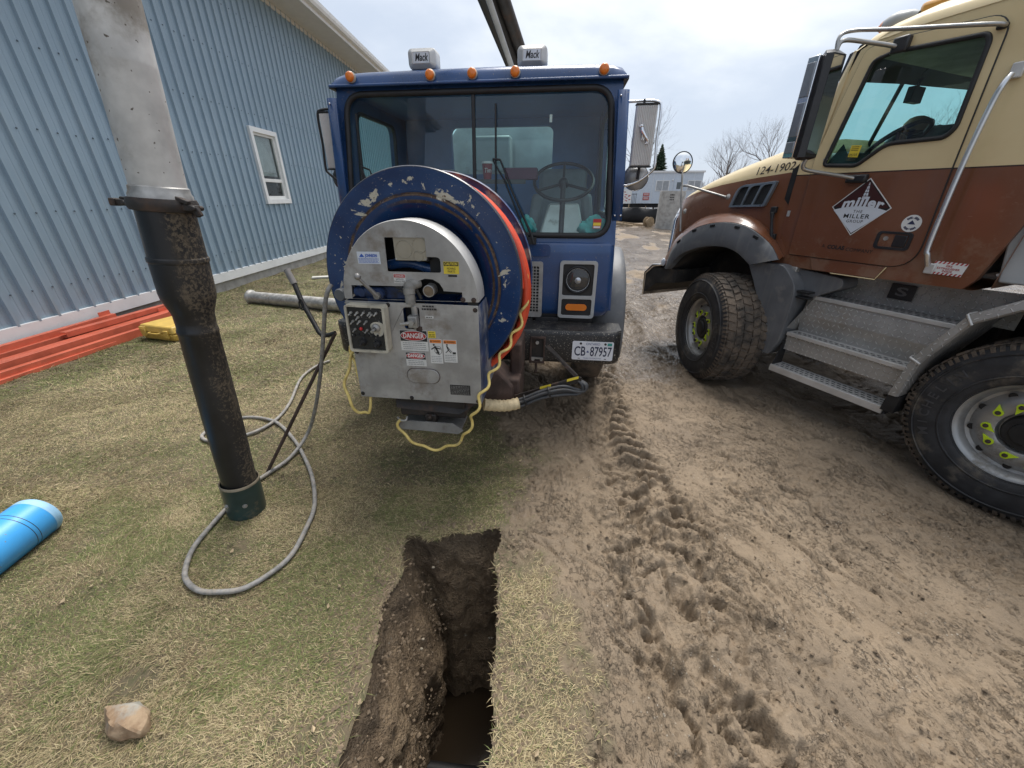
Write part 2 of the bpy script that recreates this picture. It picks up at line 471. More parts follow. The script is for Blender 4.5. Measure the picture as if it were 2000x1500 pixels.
def flange_paint():
    """blue reel flange: paint flaked to cream and rust along a bead, brown wear rings"""
    m, t, b = new_mat('flaked blue reel paint')
    x, y, z = t.xyz(); r = (x.sq() + z.sq()).sqrt()
    wob = t.noise(7, 4) - .5
    base = t.mix(t.noise(5, 5).step(.35, .65), (.011, .036, .115), (.018, .058, .165))
    red = (r + wob * .03 - .395).abs().step(.02, .0) * t.noise(9, 3).step(.45, .6)
    base = t.mix(red * .35, base, (.10, .03, .07))
    ring1 = (r + wob * .012 - .452).abs().step(.011, .006)
    right = x.step(-.3, .05)
    ring2 = (r + wob * .014 - .418).abs().step(.011, .005) * right
    ringz = (ring1 * t.noise(6, 6).step(.30, .42)).mx(ring2 * t.noise(8, 6).step(.36, .46))
    c = t.mix(ringz, base, t.mix(t.noise(30, 5).step(.4, .6), (.075, .042, .027), (.13, .085, .055)))
    near = (r - .49).abs().step(.085, .01)
    chip = t.noise(6.5, 9, .68, dist=.6)
    left = (x * -1.0).step(-.55, .3) * .05
    ck = (chip + left * 1.5 + near * .12).step(.722, .735)
    small = (t.noise(38, 3) + near * .05).step(.735, .745)
    ck = ck.mx(small)
    c = t.mix(ck, c, (.56, .52, .42))
    core = (chip + left * 1.4 + near * .1).step(.765, .79) * t.noise(40, 4).step(.48, .56)
    c = t.mix(core, c, (.12, .055, .03))
    edge = r.step(.570, .578)
    c = t.mix(edge * .8, c, (.055, .05, .045))
    spk = t.noise(130, 2).step(.69, .72)
    c = t.mix(spk * .8, c, (.32, .29, .24))
    rough = ck.mx(ringz) * .4 + .30
    setin(t, b, 'Base Color', c); setin(t, b, 'Roughness', rough)
    hh = (ck * -1.0) + t.noise(60, 4) * .15
    setin(t, b, 'Normal', t.bump(hh, .35, .0015))
    return m
m_flange = flange_paint()

def siding():
    m, t, b = new_mat('blue steel siding')
    g1 = t.noise(1.3, 5); x, y, z = t.xyz()
    oi = t.N('ShaderNodeObjectInfo')
    c = t.mix(g1.step(.3, .7), (.255, .345, .425), (.285, .375, .455))
    rnd = EX(t.nt, oi.outputs['Random'])
    c = t.mix(rnd * .10, c, (.26, .33, .38))
    vz = t.scaled(t.coord(), (9, 9, .7))
    c = t.mix(t.noise(1.2, 6, vec=vz).step(.55, .8) * .30, c, (.31, .36, .38))
    low = z.step(.9, .25) * t.noise(5, 7).step(.4, .7)
    c = t.mix(low * .45, c, (.22, .24, .23))
    setin(t, b, 'Base Color', c); setin(t, b, 'Roughness', g1 * .2 + .36)
    setin(t, b, 'Normal', t.bump(t.noise(2.2, 3), .08, .02))
    return m
m_siding = siding()

def suction_black():
    """black tube caked with dried soil on the side facing right"""
    m, t, b = new_mat('black tube with dried soil')
    x, y, z = t.xyz()
    sv = t.scaled(t.coord(), (1, 1, .22)); n = t.noise(16, 9, .72, vec=sv); n2 = t.noise(2.6, 5)
    side = (x + (n2 - .5) * .12).step(.030, .085)
    k = (n + side * .20 + (n2 - .5) * .15).step(.70, .82)
    fine = (t.noise(70, 5, .7) + side * .14 + (n2 - .5) * .5).step(.62, .74)
    c = t.mix(t.noise(6, 5).step(.3, .7), (.008, .008, .009), (.017, .017, .018))
    c = t.mix((side * .38) * t.noise(4, 6).step(.3, .6), c, (.085, .065, .045))
    c = t.mix(fine * (side * .6 + .03), c, (.19, .145, .095))
    c = t.mix(k * .55, c, (.13, .10, .066))
    setin(t, b, 'Base Color', c); setin(t, b, 'Roughness', (side * .45) + .38)
    setin(t, b, 'Normal', t.bump(n + k, .4, .004))
    return m
m_sblack = suction_black()
m_green = M('dark green painted collar', (.020, .044, .042), .35, 0, .25, 6, dirt=(.22, .165, .10), damt=.32, dscale=9, coat=.2)
# ------------------------------------------------------------------ ground
def _hash(i, j, seed):
    h = (i.astype(np.int64) * 374761393 + j.astype(np.int64) * 668265263 + seed * 974634217) & 0xffffffff
    h = ((h ^ (h >> 13)) * 1274126177) & 0xffffffff
    h = (h ^ (h >> 16)) & 0xffffffff
    return h.astype(np.float64) / 4294967295.0
def vnoise(x, y, seed=0):
    i = np.floor(x); j = np.floor(y); fx = x - i; fy = y - j
    fx = fx * fx * fx * (fx * (fx * 6 - 15) + 10); fy = fy * fy * fy * (fy * (fy * 6 - 15) + 10)
    a = _hash(i, j, seed); b = _hash(i + 1, j, seed); c = _hash(i, j + 1, seed); d = _hash(i + 1, j + 1, seed)
    return (a * (1 - fx) + b * fx) * (1 - fy) + (c * (1 - fx) + d * fx) * fy
def fbm(x, y, o=4, seed=0, g=.5):
    s = 0; a = 1.; n = 0
    ca, sa = math.cos(.6), math.sin(.6)
    for k in range(o):
        s = s + a * vnoise(x, y, seed + k * 17); n += a; a *= g
        x, y = (x * ca - y * sa) * 2.03 + 7.1, (x * sa + y * ca) * 2.03 + 3.7
    return s / n
def sst(a, b, x):
    t_ = np.clip((x - a) / (b - a), 0, 1); return t_ * t_ * (3 - 2 * t_)
FW = (-math.sin(R_(22.8)), math.cos(R_(22.8)))     # heading of the brown truck
TR_R, TR_L, TR_F, TR_N = -.085, -.575, 1.60, -.9   # trench
def trench_inside(x, y, pad=0.):
    w1 = (vnoise(y * 7, y * 0 + 3, 5) - .5) * .05; w2 = (vnoise(y * 6, y * 0 + 9, 6) - .5) * .07
    w3 = (vnoise(x * 9, x * 0 + 1, 8) - .5) * .06 + (x + .33) * .16
    return (x < TR_R + w1 + pad) & (x > TR_L + w2 - .02 * (1.6 - y) - pad) & (y < TR_F + w3 + pad) & (y > TR_N)
def mud_mask(x, y):
    yb = np.array([-40, .3, .6, .92, 1.5, 2.4, 3.0, 4.2, 6, 12, 40, 400.])
    xb = np.array([.30, .26, .235, .19, .10, .07, -.25, -.9, -1.4, -1.8, -2.5, -4])
    b_ = np.interp(y, yb, xb)
    n = (fbm(x * 3.1, y * 3.1, 4, 3) - .5) * .55 + (fbm(x * 14, y * 14, 3, 4) - .5) * .22
    d = x - b_ + n * np.clip(1 + (y - 3) * .3, 1, 6)
    return sst(-.10, .16, d)
WH = [((2.06, 3.87), (0., 1.)), ((2.90, 1.93), FW)]
def ground_height(x, y):
    m = mud_mask(x, y)
    hg = (fbm(x * 1.1, y * 1.1, 4, 11) - .5) * .06 + (fbm(x * 9, y * 9, 3, 12) - .5) * .018
    a = x * FW[0] + y * FW[1]; b = x * FW[1] - y * FW[0]
    wob = (fbm(x * 1.7, y * 1.7, 3, 30) - .5) * .5
    far = 1 / (1 + np.maximum(0, y - 6) * .12)
    streak = np.abs(fbm((b + wob * .5) * 7, a * 1.15, 4, 21) - .5) * 2
    streak = -np.exp(-(streak / .030) ** 2) * .040 * sst(.35, .6, fbm(x * 2.3, y * 2.3, 2, 41))
    streak2 = -np.exp(-((np.abs(fbm((b + wob) * 17, a * 3.4, 3, 61) - .5) * 2) / .085) ** 2) * .020 * sst(.3, .55, fbm(x * 3.3, y * 3.3, 2, 44))
    broad = (fbm(b * 2.2, a * .55, 4, 22) - .5) * .04
    cl = fbm(x * 17, y * 17, 4, 23, .6); clod = sst(.54, .64, cl) * .018 * sst(.42, .62, fbm(x * 2.0, y * 2.0, 3, 24))
    qt = (fbm(b * 7 + wob * 2, a * 4.5, 4, 101) * 9); ter = (np.floor(qt) + sst(.80, 1.0, qt % 1)) / 9 * .036 * sst(.40, .60, fbm(x * 1.6, y * 1.6, 3, 103))
    qt2 = (fbm(b * 19, a * 12, 3, 105) * 7); ter = ter + (np.floor(qt2) + sst(.75, 1.0, qt2 % 1)) / 7 * .020 * sst(.45, .62, fbm(x * 2.7, y * 2.7, 3, 107))
    fine = ter + (fbm(x * 38, y * 38, 3, 25, .6) - .5) * .011
    # chewed tyre track leading out from under the blue truck
    xp = np.interp(y, [.6, 1.2, 1.6, 2.0, 2.6, 3.7, 9], [.78, .81, .87, .86, .80, .90, 1.25])
    dx = x - xp
    amp = sst(1.35, 2.0, y) * sst(8.5, 5.5, y) + .25 * sst(.9, 1.3, y) * sst(2.0, 1.4, y)
    band = sst(.24, .17, np.abs(dx))
    ph = (y * 1.0 + np.abs(dx - .02) * .55 + (fbm(x * 5, y * 5, 2, 71) - .5) * .05) / .118
    lug = sst(.35, .75, np.abs((ph % 1) - .5) * 2)
    lug = lug * (.25 + .75 * sst(-.06, .05, dx + (fbm(x * 3, y * 3, 2, 73) - .5) * .25)) * sst(.28, .52, fbm(x * 5, y * 5, 3, 72)) * 1.25
    track = band * amp * (lug * .058 - .040) + amp * np.exp(-((np.abs(dx) - .27) / .05) ** 2) * .022
    chw = sst(.34, .14, np.abs(dx + (fbm(y * 2, x * 2, 2, 75) - .5) * .25)) * sst(2.5, 1.9, y)
    rdg = np.abs(fbm(x * 7, y * 7, 4, 76, .55) - .5) * 2
    track = track + chw * (sst(.02, .22, rdg) * .045 - .030 + sst(.55, .62, fbm(x * 13, y * 13, 3, 77)) * .022)
    ch2 = sst(.16, .05, np.abs(((b + wob * .35) % .62) - .31)) * sst(.45, .62, fbm(x * 1.3, y * 1.3, 3, 78))
    track = track + ch2 * (sst(.0, .16, rdg) * .022 - .016)
    # ruts in the wet lane between the trucks
    lane = 0
    for x0, sl, wd in ((1.18, .13, .13), (1.55, .10, .12), (2.1, .12, .2)):
        q = (x - (x0 + sl * (y - 4))); s_ = sst(4.2, 5.5, y) * sst(40, 18, y)
        lane = lane - np.exp(-(q / wd) ** 2) * .05 * s_ + np.exp(-((np.abs(q) - wd * 1.7) / .07) ** 2) * .03 * s_
    hm = broad * far + (streak + streak2 + clod + fine) * np.maximum(far, .3) + track + lane
    for (fx, fy, ang, dep) in ((.93, 1.42, .3, .030), (.80, 1.20, -.2, .035), (.78, .86, .5, .04), (.62, .95, .1, .025), (1.15, 1.05, .9, .028), (.88, .70, .2, .04)):
        u = (x - fx) * math.cos(ang) + (y - fy) * math.sin(ang); v = -(x - fx) * math.sin(ang) + (y - fy) * math.cos(ang)
        e = (np.abs(u) / .055) ** 4 + (np.abs(v) / .10) ** 4
        hm = hm - np.exp(-e) * dep + np.exp(-((e ** .25 - 1.2) / .15) ** 2) * .018
    hm = hm + (fbm(x * .35, y * .35, 2, 90) - .5) * .05
    h = hg * (1 - m) + hm * m + .012 * (1 - m)
    for (c, d) in WH:
        u = (x - c[0]) * d[0] + (y - c[1]) * d[1]; v = (x - c[0]) * d[1] - (y - c[1]) * d[0]
        e = sst(.42, .25, np.abs(u)) * sst(.34, .22, np.abs(v - .2))
        h = h * (1 - e) + (-.03) * e
    return h, m
def axis(segs):
    out = [segs[0][0]]
    for a, b, st in segs:
        n = max(1, int(round((b - a) / st))); out += list(np.linspace(a, b, n + 1)[1:])
    return np.array(out)
def geo(a, b, st, g=1.18):
    out = []; x = a; s = 1 if b > a else -1
    while (b - x) * s > 0:
        x += s * st; st *= g; out.append(x)
    return out
gx = np.concatenate([geo(-7.5, -900, .3)[::-1], axis([(-7.5, -3.2, .06), (-3.2, -.7, .03), (-.7, 3.0, .009), (3.1, 6.2, .04)]), geo(6.2, 900, .08, 1.12)])
gy = np.concatenate([geo(.2, -900, .06, 1.25)[::-1], axis([(.2, .45, .03), (.45, 3.1, .009), (3.1, 5.0, .02), (5.0, 9, .045)]), geo(9, 1200, .06, 1.045)])
X, Y = np.meshgrid(gx, gy)
H, MK = ground_height(X, Y)
nx, ny = len(gx), len(gy)
keepv = ~trench_inside(X, Y)
idx = np.arange(nx * ny).reshape(ny, nx)
kf = keepv[:-1, :-1] & keepv[1:, :-1] & keepv[:-1, 1:] & keepv[1:, 1:]
quads = np.stack([idx[:-1, :-1], idx[:-1, 1:], idx[1:, 1:], idx[1:, :-1]], -1)[kf]
me = bpy.data.meshes.new('ground')
co = np.stack([X, Y, H], -1).reshape(-1, 3).astype(np.float32)
me.vertices.add(len(co)); me.vertices.foreach_set('co', co.ravel())
me.loops.add(quads.size); me.loops.foreach_set('vertex_index', quads.ravel().astype(np.int32))
me.polygons.add(len(quads)); me.polygons.foreach_set('loop_start', np.arange(0, quads.size, 4, dtype=np.int32))
me.update(calc_edges=True); me.shade_smooth()
at = me.attributes.new('mud', 'FLOAT', 'POINT'); at.data.foreach_set('value', MK.ravel().astype(np.float32))
wet = (sst(3.2, 5.2, Y) * sst(.9, 1.3, X + (Y - 4) * .02) * .8 + sst(2.9, 4.0, Y) * sst(2.5, 1.6, X) * sst(.6, 1.1, X) * .4)
wet = wet + .30 * sst(3.4, 4.4, Y) * sst(.9, 1.2, X) * sst(2.6, 1.9, X - (Y - 4) * .1)
wet = np.clip(wet, 0, 1) * sst(.26, .46, fbm(X * .9, Y * .5, 3, 51)) + sst(.02, -.03, H) * .25 * sst(2.5, 4, Y)
wet = np.clip(wet * MK, 0, 1)
at = me.attributes.new('wet', 'FLOAT', 'POINT'); at.data.foreach_set('value', wet.ravel().astype(np.float32))
def ground_mat():
    m, t, b = new_mat('mud and turf soil')
    am = t.N('ShaderNodeAttribute', attribute_name='mud'); aw = t.N('ShaderNodeAttribute', attribute_name='wet')
    mud = EX(t.nt, am.outputs['Fac']); wet = EX(t.nt, aw.outputs['Fac'])
    n1 = t.noise(2.2, 6, .6); n2 = t.noise(19, 6, .65); n3 = t.noise(75, 4, .6)
    dmp = t.noise(.9, 5, .6).step(.40, .66)
    mc = t.mix(n1.step(.25, .75), (.200, .150, .099), (.280, .214, .145))
    mc = t.mix(dmp * .55, mc, (.145, .106, .068))
    mc = t.mix(n2.step(.45, .75) * .28, mc, (.165, .122, .080))
    mc = t.mix(n3.step(.62, .72) * .45, mc, (.33, .275, .21))
    peb = t.voro(48); pk = peb.step(.22, .16) * t.noise(6, 3).step(.56, .66)
    mc = t.mix(pk * .8, mc, (.42, .37, .30))
    wp = (wet + (t.noise(3.2, 5, .6) - .5) * .9).step(.30, .70)
    mc = t.mix(wp * .65, mc, (.10, .075, .053))
    sc = t.mix(n1.step(.3, .7), (.105, .083, .050), (.175, .135, .083))
    sc = t.mix(n2.step(.45, .65) * .6, sc, (.07, .085, .03))
    c = t.mix(mud, sc, mc)
    fl = (t.noise(55, 4, .6, vec=t.scaled(t.coord(), (1, .55, 1))) + (n2 - .5) * .3).step(.60, .66) * mud
    c = t.mix(fl * .20, c, (.11, .08, .054))  # dark flecks in the colour imitate the small shadows of clods
    r = (wp * -.60 + .86) - mud * dmp * .22
    setin(t, b, 'Base Color', c); setin(t, b, 'Roughness', r)
    mp = t.N('ShaderNodeMapping'); t.L(t.coord(), mp.inputs['Vector']); mp.inputs['Rotation'].default_value = (0, 0, R_(-22.8)); mp.inputs['Scale'].default_value = (1, .38, 1)
    cr1 = (t.noise(16, 7, .62, vec=mp.outputs[0], dist=.5) - .5).abs().step(.013, .0) * t.noise(3, 4).step(.50, .62)
    cr2 = (t.noise(42, 5, .65, vec=mp.outputs[0], dist=.4) - .5).abs().step(.016, .0) * t.noise(7, 4).step(.52, .64)
    gr = t.noise(110, 5, .7, vec=mp.outputs[0])
    setin(t, b, 'Normal', t.bump(n3 * .35 + n2 * .5 + pk * .5 + gr * .35 + t.noise(30, 6, .62).step(.54, .62) * .7 * t.noise(3.2, 4).step(.46, .60) + t.noise(85, 4, .6).step(.56, .66) * .30 * t.noise(5, 3).step(.45, .6) - (cr1 * 1.2 + cr2 * .6) * mud, .9, .016))
    return m
m_ground = ground_mat()
me.materials.append(m_ground)
ground = link('ground', me, kind='structure')

# ---- trench walls
def trench():
    mb = MB(); LV = [-1] + [1.2 * k / 42. for k in range(43)]
    loop = []
    for k in range(150): loop.append((TR_L, TR_N + (TR_F - TR_N) * k / 150., 'L'))
    for k in range(40): loop.append((TR_L + (TR_R - TR_L) * k / 40., TR_F, 'F'))
    for k in range(70): loop.append((TR_R, TR_F + (TR_N - TR_F) * k / 70., 'R'))
    for k in range(26): loop.append((TR_R + (TR_L - TR_R) * k / 26., TR_N, 'N'))
    rows = []
    for d in LV:
        row = []
        lip = d < 0; d = max(d, 0)
        for (x0, y0, sd) in loop:
            ax = np.array([x0]); ay = np.array([y0]); z_ = -d
            w1 = float((vnoise(ay * 7, ay * 0 + 3, 5)[0] - .5) * .05); w2 = float((vnoise(ay * 6, ay * 0 + 9, 6)[0] - .5) * .07 - .02 * (1.6 - y0))
            w3 = float((vnoise(ax * 9, ax * 0 + 1, 8)[0] - .5) * .06 + (x0 + .33) * .16)
            f_ = (x0 - TR_L) / (TR_R - TR_L); g_ = (y0 - TR_N) / (TR_F - TR_N)
            x = x0 + (1 - f_) * (w2 - .014) + f_ * (w1 + .014); y = y0 + g_ * (w3 + .014)
            x += (1 - f_) * (.15 * min(1, d / .5) ** .8 + .02 * d); y -= g_ * (.27 * (d / 1.2) ** 1.1)
            if lip:
                x += {'L': -.05, 'R': .05}.get(sd, (f_ - .5) * .12); y += g_ * .06 if sd != 'N' else 0
                row.append((x, y, 0.)); continue
            row.append((x, y, z_ - .012))
        if not lip:
            ra = np.array(row); nn = fbm(ra[:, 0] * 14 + ra[:, 1] * 15, ra[:, 2] * 17 + ra[:, 1] * 3, 4, 33, .7) - .5; nb = fbm(ra[:, 0] * 3 + ra[:, 1] * 4, ra[:, 2] * 4, 3, 34) - .5
            kk = (nn * .085 + nb * .09) * min(1, d / .1 + .25)
            row = [(p[0] + (k1 if q[2] == 'L' else abs(k1) * .5 if q[2] == 'R' else 0), p[1] + (k1 if q[2] == 'F' else 0), p[2]) for p, q, k1 in zip(row, loop, kk)]
        if lip:
            hh = ground_height(np.array([p[0] for p in row]), np.array([p[1] for p in row]))[0]
            row = [(p[0], p[1], float(q) - .008) for p, q in zip(row, hh)]
        row.append(row[0]); rows.append(row)
    mb.grid(rows)
    fl = []
    for i in range(9):
        fl.append([(TR_L - .05 + .62 * j / 8., TR_N - .1 + 2.7 * i / 8., -1.17 + .05 * random.random()) for j in range(9)])
    mb.grid(fl)
    m, t, b = new_mat('trench soil')
    n1 = t.noise(5, 7, .65); n2 = t.noise(26, 6, .7); n3 = t.noise(90, 3)
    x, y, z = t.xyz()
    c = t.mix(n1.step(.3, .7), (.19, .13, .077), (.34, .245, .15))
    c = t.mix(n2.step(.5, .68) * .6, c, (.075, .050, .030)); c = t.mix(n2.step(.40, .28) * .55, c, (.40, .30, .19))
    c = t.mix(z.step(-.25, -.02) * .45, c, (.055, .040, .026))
    c = t.mix(t.voro(30).step(.2, .12) * t.noise(8, 3).step(.55, .62), c, (.30, .26, .20))
    setin(t, b, 'Base Color', c); setin(t, b, 'Roughness', n2 * .5 + .35)
    setin(t, b, 'Normal', t.bump(n2 + n3 * .5 + n1, 1.0, .05))
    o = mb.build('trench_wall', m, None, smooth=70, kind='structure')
    wm, t, b = new_mat('muddy water'); setin(t, b, 'Base Color', (.030, .021, .013)); setin(t, b, 'Roughness', .12); b.inputs['Specular IOR Level'].default_value = .03
    setin(t, b, 'Normal', t.bump(t.noise(9, 2), .04, .01))
    MB().grid([[(TR_L - .02 + .55 * j / 2, TR_N + 2.5 * i / 2, -1.095) for j in range(3)] for i in range(3)]).build('trench_water', wm, None, kind='structure')
    stones = MB(); rs = random.Random(4)
    for k in range(22):
        z_ = -rs.uniform(.1, .9); r_ = rs.uniform(.006, .014)
        if k % 2: p = (rs.uniform(-.50, -.12), 1.60 - .27 * (-z_ / 1.2) + .02, z_)
        else: p = (TR_L + .12 + .04 * rs.random(), rs.uniform(.5, 1.5), z_)
        stones.sph(p, (r_, r_ * rs.uniform(.7, 1.1), r_ * rs.uniform(.6, .9)), 8, 5)
    stones.build('pebble', M('pale pebble', (.26, .22, .16), .7, 0, .3, 20), o, smooth=50, kind='stuff')
trench()
pb = MB().cyl((-.75, .985, -1.02), (.10, .905, -1.03), .032, n=16)
tag(pb.build('buried_pipe', M('matt black pipe', (.012, .012, .013), .6), None, smooth=40), 'black pipe crossing the muddy water at the bottom of the trench', 'pipe')

# ---- dry mown grass: real blades
def grass():
    rng = np.random.default_rng(3)
    zones = [(-3.9, .45, .45, 2.0, 40000), (-5.2, .3, 2.0, 3.4, 18000), (-6.0, .1, 3.4, 5.6, 7500), (-6.1, -.6, 5.6, 9.5, 3600), (-6.0, -1.0, 9.5, 18, 1500)]
    xs = []; ys = []; sc = []
    for x0, x1, y0, y1, dn in zones:
        n = int((x1 - x0) * (y1 - y0) * dn)
        xs.append(rng.uniform(x0, x1, n)); ys.append(rng.uniform(y0, y1, n)); sc.append(np.full(n, (18000. / dn) ** .45 if dn < 18000 else 1.))
    x = np.concatenate(xs); y = np.concatenate(ys); sc = np.concatenate(sc)
    h, m = ground_height(x, y)
    bare = fbm(x * 2.6, y * 2.6, 4, 77)
    hard = fbm(x * .9, y * .9, 3, 79)
    near = sst(-.95, -.55, x) * sst(3.4, 2.2, y)
    pk = np.clip((1 - np.clip(m * 1.1 + .35 * sst(-.30, .10, x - np.interp(y, [.3, 1.5, 2.4, 3], [.26, .10, .07, -.3]) + (bare - .5) * .5), 0, 1)) * sst(.20, .42, bare + .10 - near * .05 - .06 * sst(.5, .7, hard)), 0, 1)
    pk = pk * np.where(trench_inside(x, y, .004), 0, 1)
    # soil spilled on the turf left of the trench
    spill = sst(-.78, -.60, x + (fbm(x * 8, y * 8, 3, 81) - .5) * .2) * sst(1.45, 1.2, y) * (x < -.3)
    pk = pk * (1 - .8 * spill)
    pk = pk * (1 - .55 * sst(-.12, -.05, x) * sst(2.0, 1.7, y) * sst(.42, .30, fbm(x * 5, y * 5, 3, 83) - .1))
    keep = rng.random(len(x)) < pk
    x, y, h, m, sc = x[keep], y[keep], h[keep], m[keep], sc[keep]
    n = len(x)
    L = rng.uniform(.016, .048, n) * (.65 + .8 * fbm(x * 3.5, y * 3.5, 2, 95)) * np.clip(sc, 1, 1.5); W = rng.uniform(.0005, .0012, n) * sc * (1 + .35 * sst(1.5, 3.0, y))
    flow = fbm(x * 1.4, y * 1.4, 2, 91) * 9.0
    az = np.where(rng.random(n) < .6, flow + rng.normal(0, .8, n), rng.uniform(0, 6.28, n)); tl = np.clip(rng.normal(.22, .24, n), .0, 1.1)
    dx, dy = np.cos(az), np.sin(az)
    p0 = np.stack([x, y, h - .004], -1)
    up = np.sin(tl); ho = np.cos(tl)
    bend = rng.uniform(-.5, .1, n)
    mid = p0 + np.stack([dx * ho, dy * ho, up], -1) * (L * .55)[:, None]
    t2 = np.clip(tl + bend, -.15, 1.2)
    tip = mid + np.stack([dx * np.cos(t2), dy * np.cos(t2), np.sin(t2)], -1) * (L * .45)[:, None]
    mid[:, 2] = np.maximum(mid[:, 2], h + .004); tip[:, 2] = np.maximum(tip[:, 2], h + .002)
    sd = np.stack([-dy, dx, rng.uniform(-.4, .4, n)], -1) * W[:, None]
    V = np.stack([p0 - sd, p0 + sd, mid + sd * .9, mid - sd * .9, tip], 1).reshape(-1, 3).astype(np.float32)
    b0 = (np.arange(n) * 5)[:, None]
    loops = (b0 + np.array([[0, 1, 2, 3, 3, 2, 4]])).ravel().astype(np.int32)
    ls = (np.arange(n)[:, None] * 7 + np.array([[0, 4]])).ravel().astype(np.int32)
    me = bpy.data.meshes.new('grass')
    me.vertices.add(len(V)); me.vertices.foreach_set('co', V.ravel())
    me.loops.add(len(loops)); me.loops.foreach_set('vertex_index', loops)
    me.polygons.add(len(ls)); me.polygons.foreach_set('loop_start', ls)
    me.update(calc_edges=True)
    g = fbm(x * 1.0, y * 1.0, 4, 55) * .6 + fbm(x * 4, y * 4, 3, 56) * .4
    far = sst(1.0, 5.5, y) * .12
    pg = np.clip(sst(.50, .70, g + far + .05 * sst(-.5, -2.2, x)) * .50 + .08 + .10 * sst(-.8, -2.4, x) + far * .4, 0, .8)
    gr = rng.random(n) < pg
    straw = np.array([.51, .425, .25]); green = np.array([.125, .155, .045]); brown = np.array([.23, .17, .095])
    k = rng.random(n)[:, None]
    C = np.where(gr[:, None], green * (1 - k) + np.array([.22, .235, .085]) * k, straw * (1 - k) + np.array([.38, .30, .16]) * k)
    br = rng.random(n) < .22 + .35 * sst(.5, .68, bare[keep] * 0 + fbm(x * 1.7, y * 1.7, 3, 58))
    C = np.where((br & ~gr)[:, None], brown * (.7 + .6 * k), C) * rng.uniform(.72, 1.12, n)[:, None]
    C = np.concatenate([C, np.ones((n, 1))], 1)
    at = me.attributes.new('tint', 'FLOAT_COLOR', 'POINT')
    at.data.foreach_set('color', np.repeat(C, 5, 0).astype(np.float32).ravel())
    m_, t, b = new_mat('dry grass blade')
    a = t.N('ShaderNodeAttribute', attribute_name='tint')
    setin(t, b, 'Base Color', a.outputs['Color']); setin(t, b, 'Roughness', .6); b.inputs['Specular IOR Level'].default_value = .3
    me.materials.append(m_)
    o = link('grass', me, kind='stuff')
    tag(o, 'dry mown lawn grass, straw and green, beside the muddy lane', 'grass')
    return n
NBLADES = grass()
def clods():
    rs = random.Random(31); V = []; F = []
    def clod(x, y, r, z=None):
        k = len(V); j = lambda: rs.uniform(.6, 1.25)
        for e in ((1, 0, 0), (0, 1, 0), (-1, 0, 0), (0, -1, 0), (.2, .1, 1), (0, 0, -.5)): V.append((x + e[0] * r * j() + rs.uniform(-.2, .2) * r, y + e[1] * r * j() + rs.uniform(-.2, .2) * r, z + r * .25 + e[2] * r * .75 * j()))
        for a, b in ((0, 1), (1, 2), (2, 3), (3, 0)): F.append((k + a, k + b, k + 4)); F.append((k + b, k + a, k + 5))
    pts = []
    for k in range(9000): pts.append((rs.uniform(.12, 3.2), .5 + 3.4 * rs.random() ** 1.3, .002 + .010 * rs.random() ** 4))
    for k in range(1500):
        sd = rs.random(); y = rs.uniform(.4, 1.62)
        if sd < .62: pts.append((TR_L - .02 * (1.6 - y) - abs(rs.gauss(0, .09)) - .005, y, .002 + .009 * rs.random() ** 2))
        elif sd < .85: pts.append((TR_R + abs(rs.gauss(0, .06)) + .01, y, .003 + .009 * rs.random() ** 2))
        else: pts.append((rs.uniform(TR_L, TR_R), TR_F + abs(rs.gauss(0, .05)) + .03, .003 + .009 * rs.random() ** 2))
    hz_ = ground_height(np.array([p[0] for p in pts]), np.array([p[1] for p in pts]))[0]
    for (x, y, r), z in zip(pts, hz_): clod(x, y, r, float(z))
    for k in range(700):
        d = rs.uniform(.02, .7); y = rs.uniform(.35, 1.5); x = TR_L - .02 * (1.6 - y) + .15 * min(1, d / .5) ** .8 + .02 * d + rs.gauss(0, .012)
        clod(x, y, .003 + .009 * rs.random() ** 2, -d)
    me = bpy.data.meshes.new('soil_clods'); me.from_pydata(V, [], F); me.materials.append(M('crumbled soil', (.20, .148, .098), .9, 0, .35, 9, bump=.4, bscale=90))
    o = link('soil_clods', me, kind='stuff'); tag(o, 'crumbs of soil scattered over the mud and round the trench', 'soil')
    lv = MB()
    lx = np.array([rs.uniform(-3.2, .1) for k in range(150)]); ly = np.array([.6 + 3.4 * rs.random() ** 1.2 for k in range(150)])
    lz = ground_height(lx, ly)[0]; ti = trench_inside(lx, ly)
    for k in range(90):
        x, y, z = float(lx[k]), float(ly[k]), float(lz[k]) + .014
        if ti[k]: continue
        a = rs.uniform(0, 6.3); l = rs.uniform(.006, .016); w = l * rs.uniform(.3, .6); c, s = math.cos(a), math.sin(a)
        lv.add([(x + c * u - s * v, y + s * u + c * v, z + q) for u, v, q in ((-l, 0, .004), (0, -w, -.003), (l, 0, .006), (0, w, .003))], [(0, 1, 2), (0, 2, 3)])
    o = lv.build('dead_leaves', M('dead leaf', (.38, .29, .18), .8, 0, .4, 3), None, kind='stuff'); tag(o, 'small dead leaves and chaff lying in the dry grass', 'leaves')
clods()
